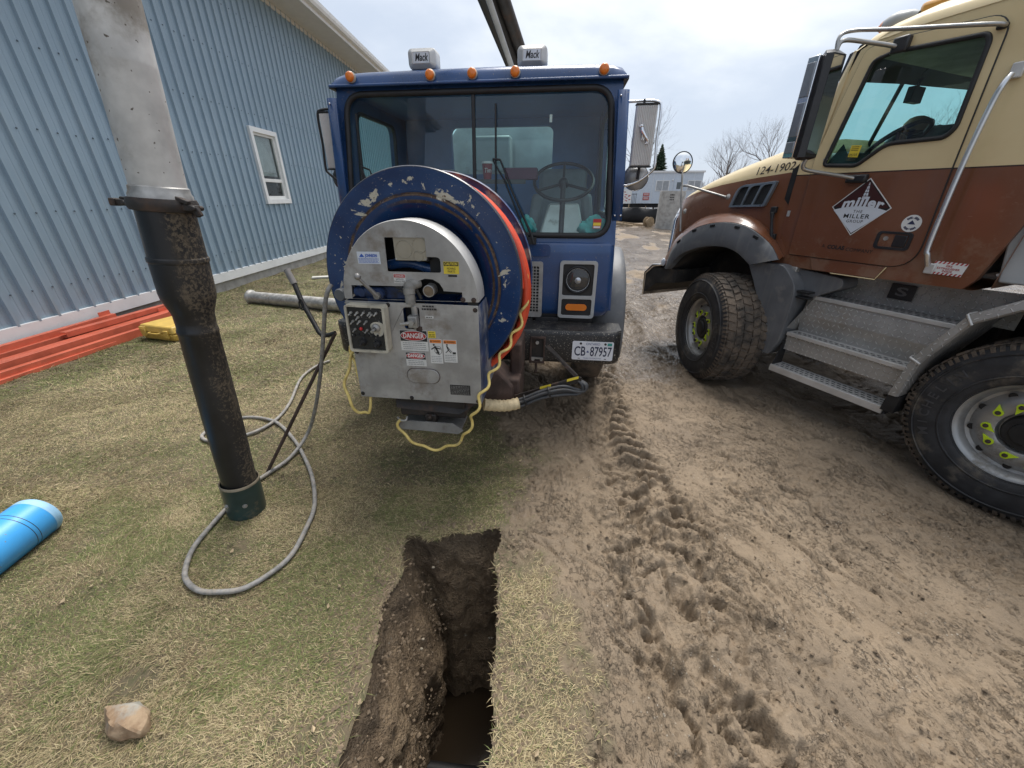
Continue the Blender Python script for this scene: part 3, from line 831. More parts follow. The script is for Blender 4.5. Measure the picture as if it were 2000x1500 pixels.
# ------------------------------------------------------------------ steel building
def wallx(y): return -5.86 + .012 * (y - 6)
def building():
    root = thing('metal_building', 'long blue ribbed steel building with white base trim and one window', 'building', (0, 0, 0))
    y0, y1 = -7.0, 30.0; PW = .9144; ztop = 5.9
    # one sheet: four ribs
    prof = []
    for k in range(4):
        b = k * PW / 4
        prof += [(b, 0), (b + .062, 0), (b + .068, -.003), (b + .080, -.003), (b + .086, 0), (b + .128, 0), (b + .134, -.003), (b + .146, -.003), (b + .152, 0), (b + .176, 0), (b + .184, .036), (b + .212, .036), (b + .220, 0)]
    prof.append((PW + .004, 0))
    def sheet(zlo, zhi):
        mb = MB(); mb.grid([[(d, y, z) for (y, d) in prof] for z in (zlo, zhi)])
        me = mb.mesh('wall_panel'); me.materials.append(m_siding); return me
    full = sheet(.36, ztop)
    cuts = {}
    n = int((y1 - y0) / PW)
    WY0, WY1, WZ0, WZ1 = 10.03, 11.12, 1.59, 3.15
    for i in range(n):
        y = y0 + i * PW
        if y + PW > WY0 + .05 and y < WY1 - .05:
            # sheets cut round the window
            lo = sheet(.36, WZ0 + .03); hi = sheet(WZ1 - .03, ztop)
            for me in (lo, hi): link('wall_panel', me, root, loc=(wallx(y), y, 0), rot=(0, 0, -.012))
            side = MB()
            for a, b in ((y, min(y + PW, WY0 + .04)), (max(y, WY1 - .04), y + PW)):
                if b - a > .02:
                    pr = [(q, d) for (q, d) in prof if a - y <= q <= b - y]
                    pr = [(a - y, 0)] + pr + [(b - y, 0)]
                    side.grid([[(d, q, z) for (q, d) in pr] for z in (WZ0 + .03, WZ1 - .03)])
            if side.f: side.build('wall_panel', m_siding, root, loc=(wallx(y), y, 0), rot=(0, 0, -.012))
        else:
            link('wall_panel', full, root, loc=(wallx(y), y, 0), rot=(0, 0, -.012))
    sc = MB()
    for z in (.72, 1.575, 2.49, 3.40, 4.32, 5.2):
        y = y0 + .2
        while y < 24:
            if not (WY0 - .06 < y < WY1 + .06 and WZ0 - .05 < z < WZ1 + .05):
                x = wallx(y)
                sc.sph((x + .006, y - .13, z + random.uniform(-.012, .012)), (.007, .011, .011), 6, 4)
            y += PW / 4
    sc.build('screw', M('dark screw heads', (.09, .12, .15), .5, .3), root, smooth=60, kind='stuff')
    L = y1 - y0
    def ybox(name, dx0, dx1, z0, z1, mat, a=y0, b=y1, bev=.004):
        return MB().prism([(wallx(a) + dx0, a, z0), (wallx(a) + dx1, a, z0), (wallx(a) + dx1, a, z1), (wallx(a) + dx0, a, z1)], (wallx(b) - wallx(a), b - a, 0)).build(name, mat, root, bevel=bev)
    ybox('foundation', -.25, -.02, -.4, .22, m_conc)
    ybox('base_trim', -.03, .035, .205, .375, m_wtrim)
    ybox('soffit', -.02, .80, ztop, ztop + .03, m_soffit)
    ybox('frieze_trim', .0, .03, ztop - .09, ztop - .004, m_soffit)
    ybox('fascia', .80, .83, ztop - .03, ztop + .20, m_wtrim)
    gut = [(.833, .06), (.833, .19), (.845, .19), (.845, .075), (.93, .075), (.955, .13), (.965, .20), (.985, .20), (.972, .12), (.94, .06)]
    MB().prism([(wallx(y0) + a, y0, ztop + b) for a, b in gut], (wallx(y1) - wallx(y0), L, 0)).build('gutter', m_wtrim, root)
    rf = MB(); rf.grid([[(wallx(y) + .93, y, ztop + .23), (wallx(y) - 9, y, ztop + 3.6), (wallx(y) - 19, y, ztop + .23)] for y in (y0 - .3, y1 + .3)])
    rf.build('roof', M('pale steel roof', (.5, .5, .5), .4, .3), root)
    bk = MB()
    for y in (y0 + .001, y1):
        x = wallx(y); bk.add([(x - .03, y, 0), (x - 18, y, 0), (x - 18, y, ztop), (x - 9, y, ztop + 3.5), (x - .03, y, ztop)], [(0, 1, 2, 3, 4)])
    bk.add([(wallx(y0) - 18, y0, 0), (wallx(y1) - 18, y1, 0), (wallx(y1) - 18, y1, ztop), (wallx(y0) - 18, y0, ztop)], [(0, 1, 2, 3)])
    bk.build('end_wall', m_siding, root)
    # inner lining so that the wall is not see-through
    ybox('wall_lining', -.06, -.03, .2, 1.5, m_dark, bev=0); ybox('wall_lining', -.06, -.03, 3.2, ztop, m_dark, bev=0)
    x = wallx((WY0 + WY1) / 2)
    fm = lambda u, v, d: (x + .055 - d, u, v)
    def ring(a0, a1, b0, b1, w): return [(a0, b0), (a1, b0), (a1, b1), (a0, b1)], [(a0 + w, b0 + w), (a1 - w, b0 + w), (a1 - w, b1 - w), (a0 + w, b1 - w)]
    o_, h_ = ring(WY0, WY1, WZ0, WZ1, .10)
    win = MB().plate(o_, [h_], fm, .10).build('window', m_wtrim, root, bevel=.006)
    a0, a1, b0, b1 = WY0 + .10, WY1 - .10, WZ0 + .10, WZ1 - .10
    fm2 = lambda u, v, d: (x + .005 - d, u, v)
    MB().plate([(a0, b0), (a1, b0), (a1, b1), (a0, b1)], [[(a0 + .05, b0 + .44), (a1 - .05, b0 + .44), (a1 - .05, b1 - .05), (a0 + .05, b1 - .05)], [(a0 + .07, b0 + .07), (a1 - .07, b0 + .07), (a1 - .07, b0 + .37), (a0 + .07, b0 + .37)]], fm2, .06).build('frame', m_white, win, bevel=.005)
    pg = glass_mat('window pane', (.75, .8, .8), 1.7)
    MB().bb(x - .035, x - .03, a0 + .05, a1 - .05, b0 + .44, b1 - .05).build('pane', pg, win)
    MB().bb(x - .035, x - .03, a0 + .07, a1 - .07, b0 + .07, b0 + .37).build('pane', pg, win)
    MB().bb(x - .085, x - .08, a0 + .05, a1 - .05, b0 + .5, b1 - .05).build('blind', M('pale blind', (.62, .64, .63), .8), win)
    MB().bb(x - .36, x - .10, a0, a1, b0, b0 + .4).build('room_shade', m_dark, win)  # dark block stands in for the unlit room behind the lower pane
    # the far end of another window, seen at the frame edge
    MB().bb(wallx(3.6) + .02, wallx(3.6) + .07, 2.85, 4.22, 1.1, 2.05).build('window', m_wtrim, root, bevel=.006)
building()

# ------------------------------------------------------------------ suction tube
def suction():
    A = Vector((-1.640, 1.80, 0.0)); D = Vector((.182, .055, 2.40)); D = D / D.z; F = .735
    ax = D.normalized()
    root = thing('suction_tube', 'tall suction tube of grey aluminium over black pipe, hanging down to the grass', 'suction tube', A)
    k = D.length
    rot = Vector((0, 0, 1)).rotation_difference(ax).to_euler()
    def part(name, mat, prof, parent=root, n=40, smooth=35):
        return MB().lathe([(r * F, z * k) for r, z in prof], n=n).build(name, mat, parent, smooth=smooth, rot=rot)
    up = MB()
    rows = [(.132, 1.745), (.132, 2.2), (.1325, 2.205), (.132, 2.21), (.132, 3.2), (.132, 4.55)]
    up.lathe([(r * F, z * k) for r, z in rows], n=40)
    # elbow to the boom above the frame
    up.build('aluminium_tube', m_alum_tube, root, smooth=40, rot=rot)
    part('rolled_flange', m_galv, [(.132, 1.79), (.140, 1.785), (.143, 1.765), (.150, 1.755), (.150, 1.735), (.132, 1.735)])
    clamp = part('clamp', m_rustblk, [(.140, 1.745), (.160, 1.742), (.168, 1.728), (.170, 1.712), (.160, 1.695), (.140, 1.692)])
    cl = MB()
    # hinge lug on the left and closing latch on the right
    cl.box((-.150, -.02, 1.715 * k), (.07, .026, .024)); cl.box((-.185, -.02, 1.715 * k), (.025, .042, .03))
    cl.box((-.14, -.02, 1.733 * k), (.04, .018, .010)); cl.cyl((-.135, -.045, 1.715 * k), (-.135, .01, 1.715 * k), .010, n=8)
    cl.build('hinge_lug', m_rustblk, clamp, bevel=.004)
    c2 = MB(); c2.box((.142, -.035, 1.715 * k), (.06, .028, .025)); c2.box((.115, -.04, 1.742 * k), (.055, .025, .018), Matrix.Rotation(R_(18), 3, 'Y'))
    c2.cyl((.162, -.06, 1.715 * k), (.162, -.0, 1.715 * k), .011, n=8); c2.box((.168, -.04, 1.702 * k), (.025, .018, .04), Matrix.Rotation(R_(-25), 3, 'Y'))
    c2.build('latch_lever', m_rustblk, clamp, bevel=.004)
    part('black_tube', m_sblack, [(.142, 1.70), (.148, 1.52), (.149, 1.505), (.1555, 1.50), (.157, 1.492), (.1555, 1.484), (.1505, 1.480), (.150, 1.345), (.146, 1.318), (.118, 1.255), (.112, 1.235), (.111, 1.20)], smooth=30)
    lo = MB().lathe([(r * F, z * k) for r, z in ((.110, 1.21), (.1105, 1.17), (.1145, 1.165), (.1160, 1.155), (.1145, 1.145), (.1115, 1.14), (.117, .9), (.120, .68), (.119, .12), (.108, .12), (.108, .4))], n=40)
    lo.build('lower_pipe', m_sblack, root, smooth=30, rot=rot)
    cb = MB().lathe([(r * F, z * k) for r, z in ((.130, .235), (.138, .238), (.1385, .10), (.1385, .012), (.131, .012), (.130, .235))], n=40)
    co = cb.build('collar', m_green, root, smooth=30, rot=rot)
    rim = MB().lathe([(r * F, z * k) for r, z in ((.129, .236), (.134, .243), (.139, .238), (.1394, .226))], n=40)
    rim.build('collar_rim', M('worn collar edge', (.24, .20, .14), .7, 0, .3, 14, dirt=(.06, .2, .32), damt=.3, dscale=5), co, smooth=40)
    for ang in (-1.95, -.95, 1.2, 2.4):
        e = Vector((math.cos(ang), math.sin(ang), 0))
        bo = MB(); bo.cyl(e * .100 + Vector((0, 0, .115)), e * .1055 + Vector((0, 0, .115)), .013, n=14); bo.cyl(e * .1055 + Vector((0, 0, .115)), e * .112 + Vector((0, 0, .115)), .008, n=6)
        bo.build('bolt', m_galv, co)
    return root
suction()

# ------------------------------------------------------------------ orange racking beams
def beams():
    # (x near, y near, x far, y far, base z, height, width, open end?, label)
    rows = [
        (-5.38, 2.3, -5.20, 4.75, 0.0, .05, .085, 'orange steel beam lying nearest the lawn, lowest of the pile by the wall'),
        (-5.46, 2.3, -5.13, 5.35, .0, .11, .07, 'orange steel beam, second from the lawn, ending behind the yellow case'),
        (-5.55, 2.3, -5.26, 6.05, .0, .16, .08, 'orange steel beam, third from the lawn, on edge along the pile'),
        (-5.70, 2.3, -5.36, 5.95, .0, .15, .09, 'orange steel beam, fourth from the lawn, lying skewed across the pile'),
        (-5.62, 4.6, -5.42, 6.55, .15, .07, .09, 'short orange steel beam with open end on top of the pile beside the case'),
        (-5.80, 2.3, -5.62, 6.35, .0, .17, .08, 'orange steel beam, next to the one against the white base trim'),
        (-5.80, 2.2, -5.72, 5.40, .17, .07, .07, 'orange steel beam lying highest, right against the white base trim'),
        (-5.52, 4.2, -5.50, 6.75, .0, .13, .07, 'orange steel beam whose far end sticks out farthest behind the yellow case')]
    for x0, y0, x1, y1, z0, h, w, lab in rows:
        dx, dy = x1 - x0, y1 - y0; l = math.hypot(dx, dy); t_ = .006
        root = thing('orange_beam', lab, 'steel beam', (x0, y0, z0 + .004), math.atan2(dy, dx) - math.pi / 2, 'orange steel beams stacked along the wall')
        u = [(-w / 2, 0), (w / 2, 0), (w / 2, t_), (-w / 2 + t_, t_), (-w / 2 + t_, h - t_), (w / 2, h - t_), (w / 2, h), (-w / 2, h)]
        u = [(-a, b) for a, b in u][::-1]
        MB().prism([(a, 0, b) for a, b in u], (0, l, 0)).build('web', m_orange_st, root, bevel=.0025)
        ep = MB().bb(-w / 2 - .012, -w / 2 - .006, l - .16, l + .004, -.0, h + .05)
        ep.build('end_plate', m_orange_st, root, bevel=.002)
beams()

def case():
    root = thing('yellow_case', 'yellow hard plastic equipment case lying at the end of the orange beams', 'case', (-4.64, 5.10, .02), R_(-16))
    W_, D_ = .62, .50
    b = MB(); b.add([(sx * (W_ / 2 - i), sy * (D_ / 2 - i), z) for z, i in ((0, .03), (.10, .0)) for sx, sy in ((-1, -1), (1, -1), (1, 1), (-1, 1))], [(0, 1, 2, 3)[::-1], (4, 5, 6, 7), (0, 1, 5, 4), (1, 2, 6, 5), (2, 3, 7, 6), (3, 0, 4, 7)])
    b.build('base', m_ycase, root, bevel=.018)
    l = MB(); l.add([(sx * (W_ / 2 - i), sy * (D_ / 2 - i), z) for z, i in ((.106, .0), (.20, .025)) for sx, sy in ((-1, -1), (1, -1), (1, 1), (-1, 1))], [(0, 1, 2, 3)[::-1], (4, 5, 6, 7), (0, 1, 5, 4), (1, 2, 6, 5), (2, 3, 7, 6), (3, 0, 4, 7)])
    lid = l.build('lid', m_ycase, root, bevel=.018)
    for x in (-.20, .20):
        MB().box((x, -D_ / 2 - .008, .105), (.075, .022, .10)).build('latch', m_ycase, root, bevel=.006)
    for k in range(4): MB().box((-.245 + k * .025, -D_ / 2 - .003, .155), (.010, .03, .05)).build('rib', m_ycase, lid, bevel=.003)
    for k in range(4): MB().box((-W_ / 2 - .002, -.18 + k * .03, .15), (.03, .012, .06)).build('rib', m_ycase, lid, bevel=.003)
    MB().tube([(-.09, -D_ / 2, .11), (-.08, -D_ / 2 - .035, .11), (.08, -D_ / 2 - .035, .11), (.09, -D_ / 2, .11)], .011, 8).build('handle', m_ycase, root, smooth=40)
case()

def blue_pipe():
    # short length of blue pvc pipe running out of frame at the left
    d = Vector((.10, -.995, 0)).normalized(); o = Vector((-2.70, 1.65, .118))
    mb = MB().lathe([(.104, .02), (.109, 0), (.116, .012), (.118, .03), (.118, 1.3), (.108, 1.3), (.108, .02)], o, d, 44)
    p = mb.build('blue_pipe', m_bluepvc, None, smooth=40)
    MB().lathe([(.1182, .130), (.1185, .131), (.1185, .1325), (.1182, .1335)], o, d, 44).build('insertion_mark', m_ink, p)
    MB().lathe([(.1182, .152), (.1185, .153), (.1185, .1545), (.1182, .1555)], o, d, 44).build('insertion_mark', m_ink, p)
    MB().lathe([(.1045, .019), (.1092, -.0006), (.1165, .0115), (.1185, .03), (.1184, .045)], o, d, 44).build('chamfered_end', M('scuffed pale blue end', (.30, .52, .72), .6, 0, .1, 20), p, smooth=50)
    tag(p, 'bright blue plastic pipe lying on the lawn at the left edge', 'pipe')
blue_pipe()

def grey_pipe():
    o = Vector((-4.72, 6.93, .115)); d = Vector((1.62, -.50, 0)).normalized()
    mb = MB().lathe([(.098, .02), (.098, .0), (.128, .0), (.132, .006), (.132, .02), (.112, .05), (.105, .075), (.105, 3.0), (.096, 3.0), (.096, .02)], o, d, 32)
    tag(mb.build('flanged_tube', m_galv, None, smooth=35), 'grey metal tube with a flared end lying on the grass behind the reel', 'tube')
    o2 = Vector((-4.75, 9.1, .02)); 
    mb = MB(); mb.box((-4.35, 9.35, .03), (.75, .16, .04), Matrix.Rotation(R_(18), 3, 'Z'))
    tag(mb.build('white_board', M('pale board', (.55, .54, .5), .7), None, bevel=.004), 'pale board lying flat in the grass beyond the grey tube', 'board')
grey_pipe()

def rock(name, c, r, seed, label, rot):
    rs = random.Random(seed); mb = MB(); import bmesh
    bm = bmesh.new(); bmesh.ops.create_icosphere(bm, subdivisions=4, radius=1)
    for v in bm.verts:
        p = v.co.copy(); q = p.normalized()
        f = 1.0
        for k in range(13):
            rr = random.Random(seed * 50 + k); nrm = Vector((rr.gauss(0, 1), rr.gauss(0, 1), rr.gauss(0, 1))).normalized()
            d = q.dot(nrm); lim = rr.uniform(.58, .80)
            if d * f > lim: f = lim / d
        nz = float(fbm(np.array([p.x * 3 + p.z * 2]), np.array([p.y * 3 - p.z]), 4, seed)[0] - .5)
        v.co = q * (f + nz * .14)
        v.co.x *= r[0]; v.co.y *= r[1]; v.co.z *= r[2]
    me = bpy.data.meshes.new(name); bm.to_mesh(me); bm.free(); me.shade_smooth(); me.set_sharp_from_angle(angle=R_(24))
    m, t, b = new_mat('soil smeared stone')
    x, y, z = t.xyz(); n = t.noise(7, 7, .6)
    k = ((x * -3.0) + (n - .5) * 1.6 + .10).step(-.1, .12)
    c_ = t.mix(t.noise(14, 5).step(.3, .7), (.30, .29, .25), (.47, .46, .41))
    c_ = t.mix(k, c_, t.mix(t.noise(22, 6).step(.35, .65), (.24, .155, .09), (.40, .29, .185)))
    setin(t, b, 'Base Color', c_); setin(t, b, 'Roughness', .85); setin(t, b, 'Normal', t.bump(t.noise(30, 6, .65), .6, .008))
    me.materials.append(m)
    o = link(name, me, None, loc=c, rot=rot); tag(o, label, 'rock')
rock('rock', (-1.40, .715, .042), (.066, .108, .090), 6, 'fist shaped stone smeared with brown soil on the dry grass', (0, .0, R_(64)))
rock('rock', (-1.76, .575, .02), (.035, .06, .035), 8, 'small brown stone cut off by the bottom left corner', (0, 0, 1.2))

def hoses():
    hz = lambda p, z=.022: (p[0], p[1], float(ground_height(np.array([p[0]]), np.array([p[1]]))[0][0]) + z)
    loop = [(-2.13, 4.15), (-2.20, 3.94), (-2.20, 3.62), (-2.055, 3.12), (-2.014, 2.805), (-2.094, 2.60), (-2.28, 2.50), (-2.401, 2.512), (-2.488, 2.613), (-2.44, 2.80), (-2.295, 2.864), (-2.123, 2.834), (-1.953, 2.748), (-1.725, 2.537), (-1.528, 2.305), (-1.346, 2.053), (-1.219, 1.805), (-1.177, 1.611), (-1.166, 1.431), (-1.214, 1.321), (-1.3, 1.242), (-1.405, 1.221), (-1.512, 1.232), (-1.613, 1.286), (-1.674, 1.356), (-1.729, 1.484), (-1.751, 1.642), (-1.755, 1.80), (-1.74, 1.96), (-1.677, 2.104), (-1.62, 2.30)]
    pts = [hz(p) for p in loop]
    # rises to the reel
    pts += [(-1.566, 2.49, .12), (-1.42, 2.42, .377), (-1.266, 2.32, .706), (-1.16, 2.266, .996), (-1.08, 2.225, 1.22), (-1.05, 2.26, 1.29)]
    mb = MB().tube(catmull(pts, 6), .0128, 10)
    tag(mb.build('water_hose', m_hose_gr, None, smooth=60), 'muddy grey water hose looping over the grass round the suction tube', 'hose')
    rod = MB(); a = Vector((-1.70, 2.14, .03)); b = Vector((-1.134, 2.363, .963))
    rod.cyl(a, b, .0115, n=10)
    r_ = tag(rod.build('spray_lance', m_rust, None, smooth=40), 'rusty spray lance leaning from the grass up to the hose reel', 'lance')
    h2 = MB(); h2.tube([b, Vector((-1.191, 2.37, .944)), Vector((-1.235, 2.385, .940)), Vector((-1.258, 2.402, .952)), Vector((-1.384, 2.515, 1.124)), Vector((-1.437, 2.572, 1.229))], [.014, .014, .014, .015, .016, .016], 10)
    h2.build('bent_handle', m_dark, r_, smooth=40)
    h3 = MB(); h3.cyl((-1.437, 2.572, 1.229), (-1.485, 2.608, 1.315), .020, n=12); h3.build('grip', M('grey grip', (.22, .21, .2), .7, 0, .2), r_, smooth=40)
    MB().tube(catmull([(-1.385, 2.50, 1.15), (-1.365, 2.49, 1.12), (-1.37, 2.48, 1.08), (-1.40, 2.50, 1.10)], 5, True), .004, 6, True).build('trigger_ring', m_dark, r_, smooth=40)
hoses()
# ------------------------------------------------------------------ blue vacuum truck (local: x right, y back, z up; front of bumper at y = 0)
XC = -.937
truck = thing('vacuum_truck', 'blue cab-over vacuum truck with a hose reel on its front bumper', 'truck', (.619, 2.773, 0), R_(-7))
def hw(z): return 1.08 + (1.008 - 1.08) * (z - .86) / (2.44 - .86)
def yf(z): return .285 if z < 1.44 else .30 + .10 * (z - 1.46) / .98
def blue_cab():
    # ---- front mask round the windscreen
    inner = rpoly([(XC - 1.0, 1.485), (XC + 1.0, 1.485), (XC + .937, 2.405), (XC - .937, 2.405)], .13, 7)
    outer = [(XC - hw(1.42), 1.42), (XC + hw(1.42), 1.42), (XC + hw(2.45), 2.45), (XC - hw(2.45), 2.45)]
    cab = MB()
    cab.plate(outer, [inner], lambda u, v, d: (u, yf(v) + d, v), .05)
    # ---- side walls with window openings
    for s in (-1, 1):
        o_ = [(.30, .92), (1.60, .92), (1.60, 2.45), (.40, 2.45), (.30, 1.43)]
        h_ = rpoly([(.50, 1.62), (1.30, 1.62), (1.30, 2.33), (.56, 2.33)], .09, 5)
        cab.plate(o_, [h_], lambda u, v, d, s=s: (XC + s * (hw(v) - d), u, v), .05)
    # ---- back wall
    o_ = [(XC - hw(.92), .92), (XC + hw(.92), .92), (XC + hw(2.45), 2.45), (XC - hw(2.45), 2.45)]
    h_ = rrect(XC - .49, XC + .52, 1.955, 2.36, .06)
    cab.plate(o_, [h_], lambda u, v, d: (u, 1.60 + d, v), .04)
    cab.build('cab_shell', [m_blue], truck)
    MB().plate([(XC - .98, 1.0), (XC + .98, 1.0), (XC + .95, 2.43), (XC - .95, 2.43)], [rrect(XC - .49, XC + .52, 1.955, 2.36, .06)], lambda u, v, d: (u, 1.585 + d, v), .01).build('back_panel', m_blue_in, truck)
    # gasket + glass
    gk = MB().tube([(u, yf(v) - .004, v) for u, v in inner], .021, 8, True); gk.build('windscreen_gasket', m_black, truck, smooth=60)
    xd = -.945
    for lo, hi in ((-9, xd), (xd, 9)):
        pl = []
        N = len(inner)
        for i in range(N):
            a, b = inner[i], inner[(i + 1) % N]
            ina, inb = lo <= a[0] <= hi, lo <= b[0] <= hi
            if ina: pl.append(a)
            if ina != inb:
                q = lo if (a[0] - lo) * (b[0] - lo) < 0 else hi
                t_ = (q - a[0]) / (b[0] - a[0]); pl.append((q, a[1] + t_ * (b[1] - a[1])))
        MB().add([(u, yf(v) + .012, v) for u, v in pl], [tuple(range(len(pl)))]).build('windscreen', m_glass, truck)
    MB().box((xd, (yf(1.49) + yf(2.4)) / 2 + .004, 1.945), (.024, .022, .94), Matrix.Rotation(-math.atan(.10 / .98), 3, 'X')).build('windscreen_divider', m_black, truck, bevel=.004)
    for s in (-1, 1):
        MB().add([(XC + s * (hw(v) - .02), u, v) for u, v in ((.48, 1.60), (1.32, 1.60), (1.32, 2.35), (.48, 2.35))], [(0, 1, 2, 3)]).build('side_window', m_glass2, truck)
        MB().tube([(XC + s * (hw(v) - .052), u, v) for u, v in rpoly([(.50, 1.62), (1.30, 1.62), (1.30, 2.33), (.56, 2.33)], .09, 5)], .016, 6, True).build('side_window_gasket', m_black, truck, smooth=60)
    MB().add([(u, 1.612, v) for u, v in rrect(XC - .49, XC + .52, 1.955, 2.36, .06)], [tuple(range(28))]).build('rear_window', m_glass2, truck)
    # ---- roof cap
    rows = []
    for yy, k in ((.36, 0), (.372, .5), (.40, .8), (.45, .96), (.52, 1.), (1.0, 1.0), (1.5, 1.0), (1.62, .6), (1.64, 0)):
        row = []
        for a, c in ((-1.025, 0), (-1.02, .35), (-.99, .72), (-.93, .93), (-.80, 1.), (-.3, 1.07), (.3, 1.07), (.80, 1.), (.93, .93), (.99, .72), (1.02, .35), (1.025, 0)):
            row.append((XC + a, yy, 2.452 + .093 * k * c))
        rows.append(row)
    MB().grid(rows).build('roof', m_blue, truck, smooth=50)
    MB().tube([(XC - 1.03, .352, 2.449), (XC + 1.03, .352, 2.449)], .010, 8).build('roof_drip_rail', m_blue, truck, smooth=60)
    sd = MB()
    for s in (-1, 1): sd.bb(XC + s * 1.005, XC + s * 1.036, .355, 1.62, 2.436, 2.456)
    sd.build('roof_seam', m_black, truck)
    MB().bb(XC - .98, XC + .98, .42, 1.58, 2.425, 2.445).build('headliner', m_blue_in, truck)
    # ---- nose
    ns = MB()
    rows = []
    for z, yy, w in ((.86, .33, 1.02), (.88, .30, 1.05), (.93, .285, 1.075), (1.36, .262, 1.06), (1.41, .268, 1.055), (1.435, .283, 1.052), (1.442, .31, 1.05)):
        r = .05; rows.append([(XC - w, .62, z), (XC - w, yy + r, z), (XC - w + r * .3, yy + r * .3, z), (XC - w + r, yy, z), (XC, yy, z), (XC + w - r, yy, z), (XC + w - r * .3, yy + r * .3, z), (XC + w, yy + r, z), (XC + w, .62, z)])
    ns.grid(rows); ns.build('nose_panel', m_blue, truck, smooth=50)
    # cut lower corner and grey under panel
    MB().bb(-.50, .0, .30, .36, .80, .90).build('under_panel', m_dark, truck, bevel=.01)
    MB().box((-.37, .27, .83), (.19, .03, .06)).build('lower_grille_bar', m_dark, truck, bevel=.006)
    # wiper cowl moulding
    MB().plate(rrect(-.60, -.36, 1.335, 1.425, .03), [], lambda u, v, d: (u, .256 + d, v), .03).build('wiper_cowl', m_blue, truck, bevel=.006)
    # ---- grille
    g0, g1, z0, z1 = XC - .53, -.412, .862, 1.298
    gr = MB().plate(rrect(g0, g1, z0, z1, .02), [rrect(g0 + .035, g1 - .03, z0 + .04, z1 - .035, .01)], lambda u, v, d: (u, .246 + d, v), .025).build('grille', m_panel, truck, bevel=.003)
    bars = MB()
    x = g0 + .035
    while x < g1 - .03: bars.bb(x - .0035, x + .0035, .252, .262, z0 + .04, z1 - .035); x += .0242
    z = z0 + .04
    while z < z1 - .035: bars.bb(g0 + .035, g1 - .03, .251, .2615, z - .0035, z + .0035); z += .0242
    bars.build('grille_mesh', m_panel, gr)
    MB().bb(g0 + .02, g1 - .02, .2625, .2635, z0 + .02, z1 - .02).build('grille_shade', m_dark, gr)  # dark sheet gives the shade behind the grille mesh
    # ---- headlights
    for cx in (-.138, 2 * XC + .138):
        hb = MB().plate(rrect(cx - .143, cx + .143, .864, 1.309, .025), [rrect(cx - .118, cx + .118, 1.045, 1.285, .015), rrect(cx - .118, cx + .118, .885, 1.018, .015)], lambda u, v, d: (u, .243 + d, v), .03).build('headlight', m_greypaint, truck, bevel=.005)
        MB().bb(cx - .12, cx + .12, .257, .262, .88, 1.29).build('backing', m_black, hb)
        MB().lathe([(.105, 0), (.108, -.012), (.098, -.016), (.090, -.006)], (cx, .257, 1.166), (0, 1, 0), 32).build('lamp_ring', m_dark, hb, smooth=40)
        MB().lathe([(.0001, -.022), (.03, -.021), (.06, -.016), (.082, -.008), (.091, .0)], (cx, .253, 1.166), (0, 1, 0), 32).build('lens', glass_mat('headlamp glass', (.95, .96, .97), 1.6), hb, smooth=60)
        MB().lathe([(.0001, .0), (.03, -.002), (.06, -.006), (.08, -.012), (.088, -.016)], (cx, .272, 1.166), (0, 1, 0), 32).build('reflector', M('bright lamp reflector', (.86, .88, .90), .3, .0, .12, 40, coat=.6), hb, smooth=60)
        MB().lathe([(.0001, -.016), (.022, -.014), (.03, -.004), (.032, .01)], (cx, .268, 1.160), (0, 1, 0), 20).build('bulb_shield', m_lens, hb, smooth=60)
        MB().plate(rrect(cx - .085, cx + .083, .926, .978, .025), [], lambda u, v, d: (u, .245 + d, v), .02).build('turn_signal', m_amber, hb, bevel=.006)
        MB().plate(rrect(cx - .094, cx + .092, .917, .987, .033), [], lambda u, v, d: (u, .2535 + d, v), .004).build('turn_signal_rim', m_dark, hb)
    # ---- bumper
    b0, b1 = 2 * XC - .21, .21
    bp = MB(); rows = []
    for z, dy in ((.568, .02), (.585, .004), (.60, 0), (.80, 0), (.818, .006), (.828, .022)):
        rows.append([(b0 + .0, .24, z), (b0, .06 + dy, z), (b0 + .03, .02 + dy, z), (b0 + .07, dy, z), (b1 - .07, dy, z), (b1 - .03, .02 + dy, z), (b1, .06 + dy, z), (b1, .24, z)])
    bp.grid(rows)
    bp.add([(b0, .06, .8285), (b0 + .06, .022, .8285), (b1 - .06, .022, .8285), (b1, .08, .8285), (b1, .26, .8285), (b0, .26, .8285)], [(0, 1, 2, 3, 4, 5)])
    bum = bp.build('bumper', m_bumper, truck, smooth=50)
    tp = MB().plate([(-.485, .566), (-.366, .566), (-.361, .783), (-.478, .783)], [rrect(-.468, -.376, .585, .768, .008)], lambda u, v, d: (u, -.022 + d, v), .024).build('tow_pocket', m_rust, truck, bevel=.004)
    MB().bb(-.47, -.374, -.002, -.001, .58, .77).build('pocket_shade', m_rustblk, tp)  # dark sheet stands in for the shade inside the tow pocket
    q = MB(); q.cyl((-.425, -.022, .735), (-.425, -.008, .735), .014, n=6); q.cyl((-.455, -.02, .595), (-.455, .0, .595), .012, n=8); q.cyl((-.39, -.02, .595), (-.39, .0, .595), .012, n=8); q.bb(-.47, -.375, -.02, -.004, .60, .612)
    q.build('bolt', m_galv, tp)
    MB().tube(catmull([(-.43, -.01, .575), (-.43, -.012, .53), (-.425, -.02, .50), (-.44, -.022, .49)], 4), .009, 8).build('safety_hook', m_rust, tp, smooth=60)
    # ---- number plate
    px0, px1, pz0, pz1 = -.155, .155, .607, .758
    npl = MB().plate(rrect(px0, px1, pz0, pz1, .012), [], lambda u, v, d: (u, -.008 + d, v), .004).build('number_plate', M('white number plate', (.70, .72, .76), .4, 0, .04, 10, dirt=(.4, .38, .34), damt=.12, dscale=20), truck)
    fm = lambda u, v: (u, -.0095, v)
    tx = MB(); put_text(tx, 'CB', fm, -.096, .675, .108, width=.085, bold=.0012); put_text(tx, '87957', fm, .062, .675, .108, width=.162, bold=.0012)
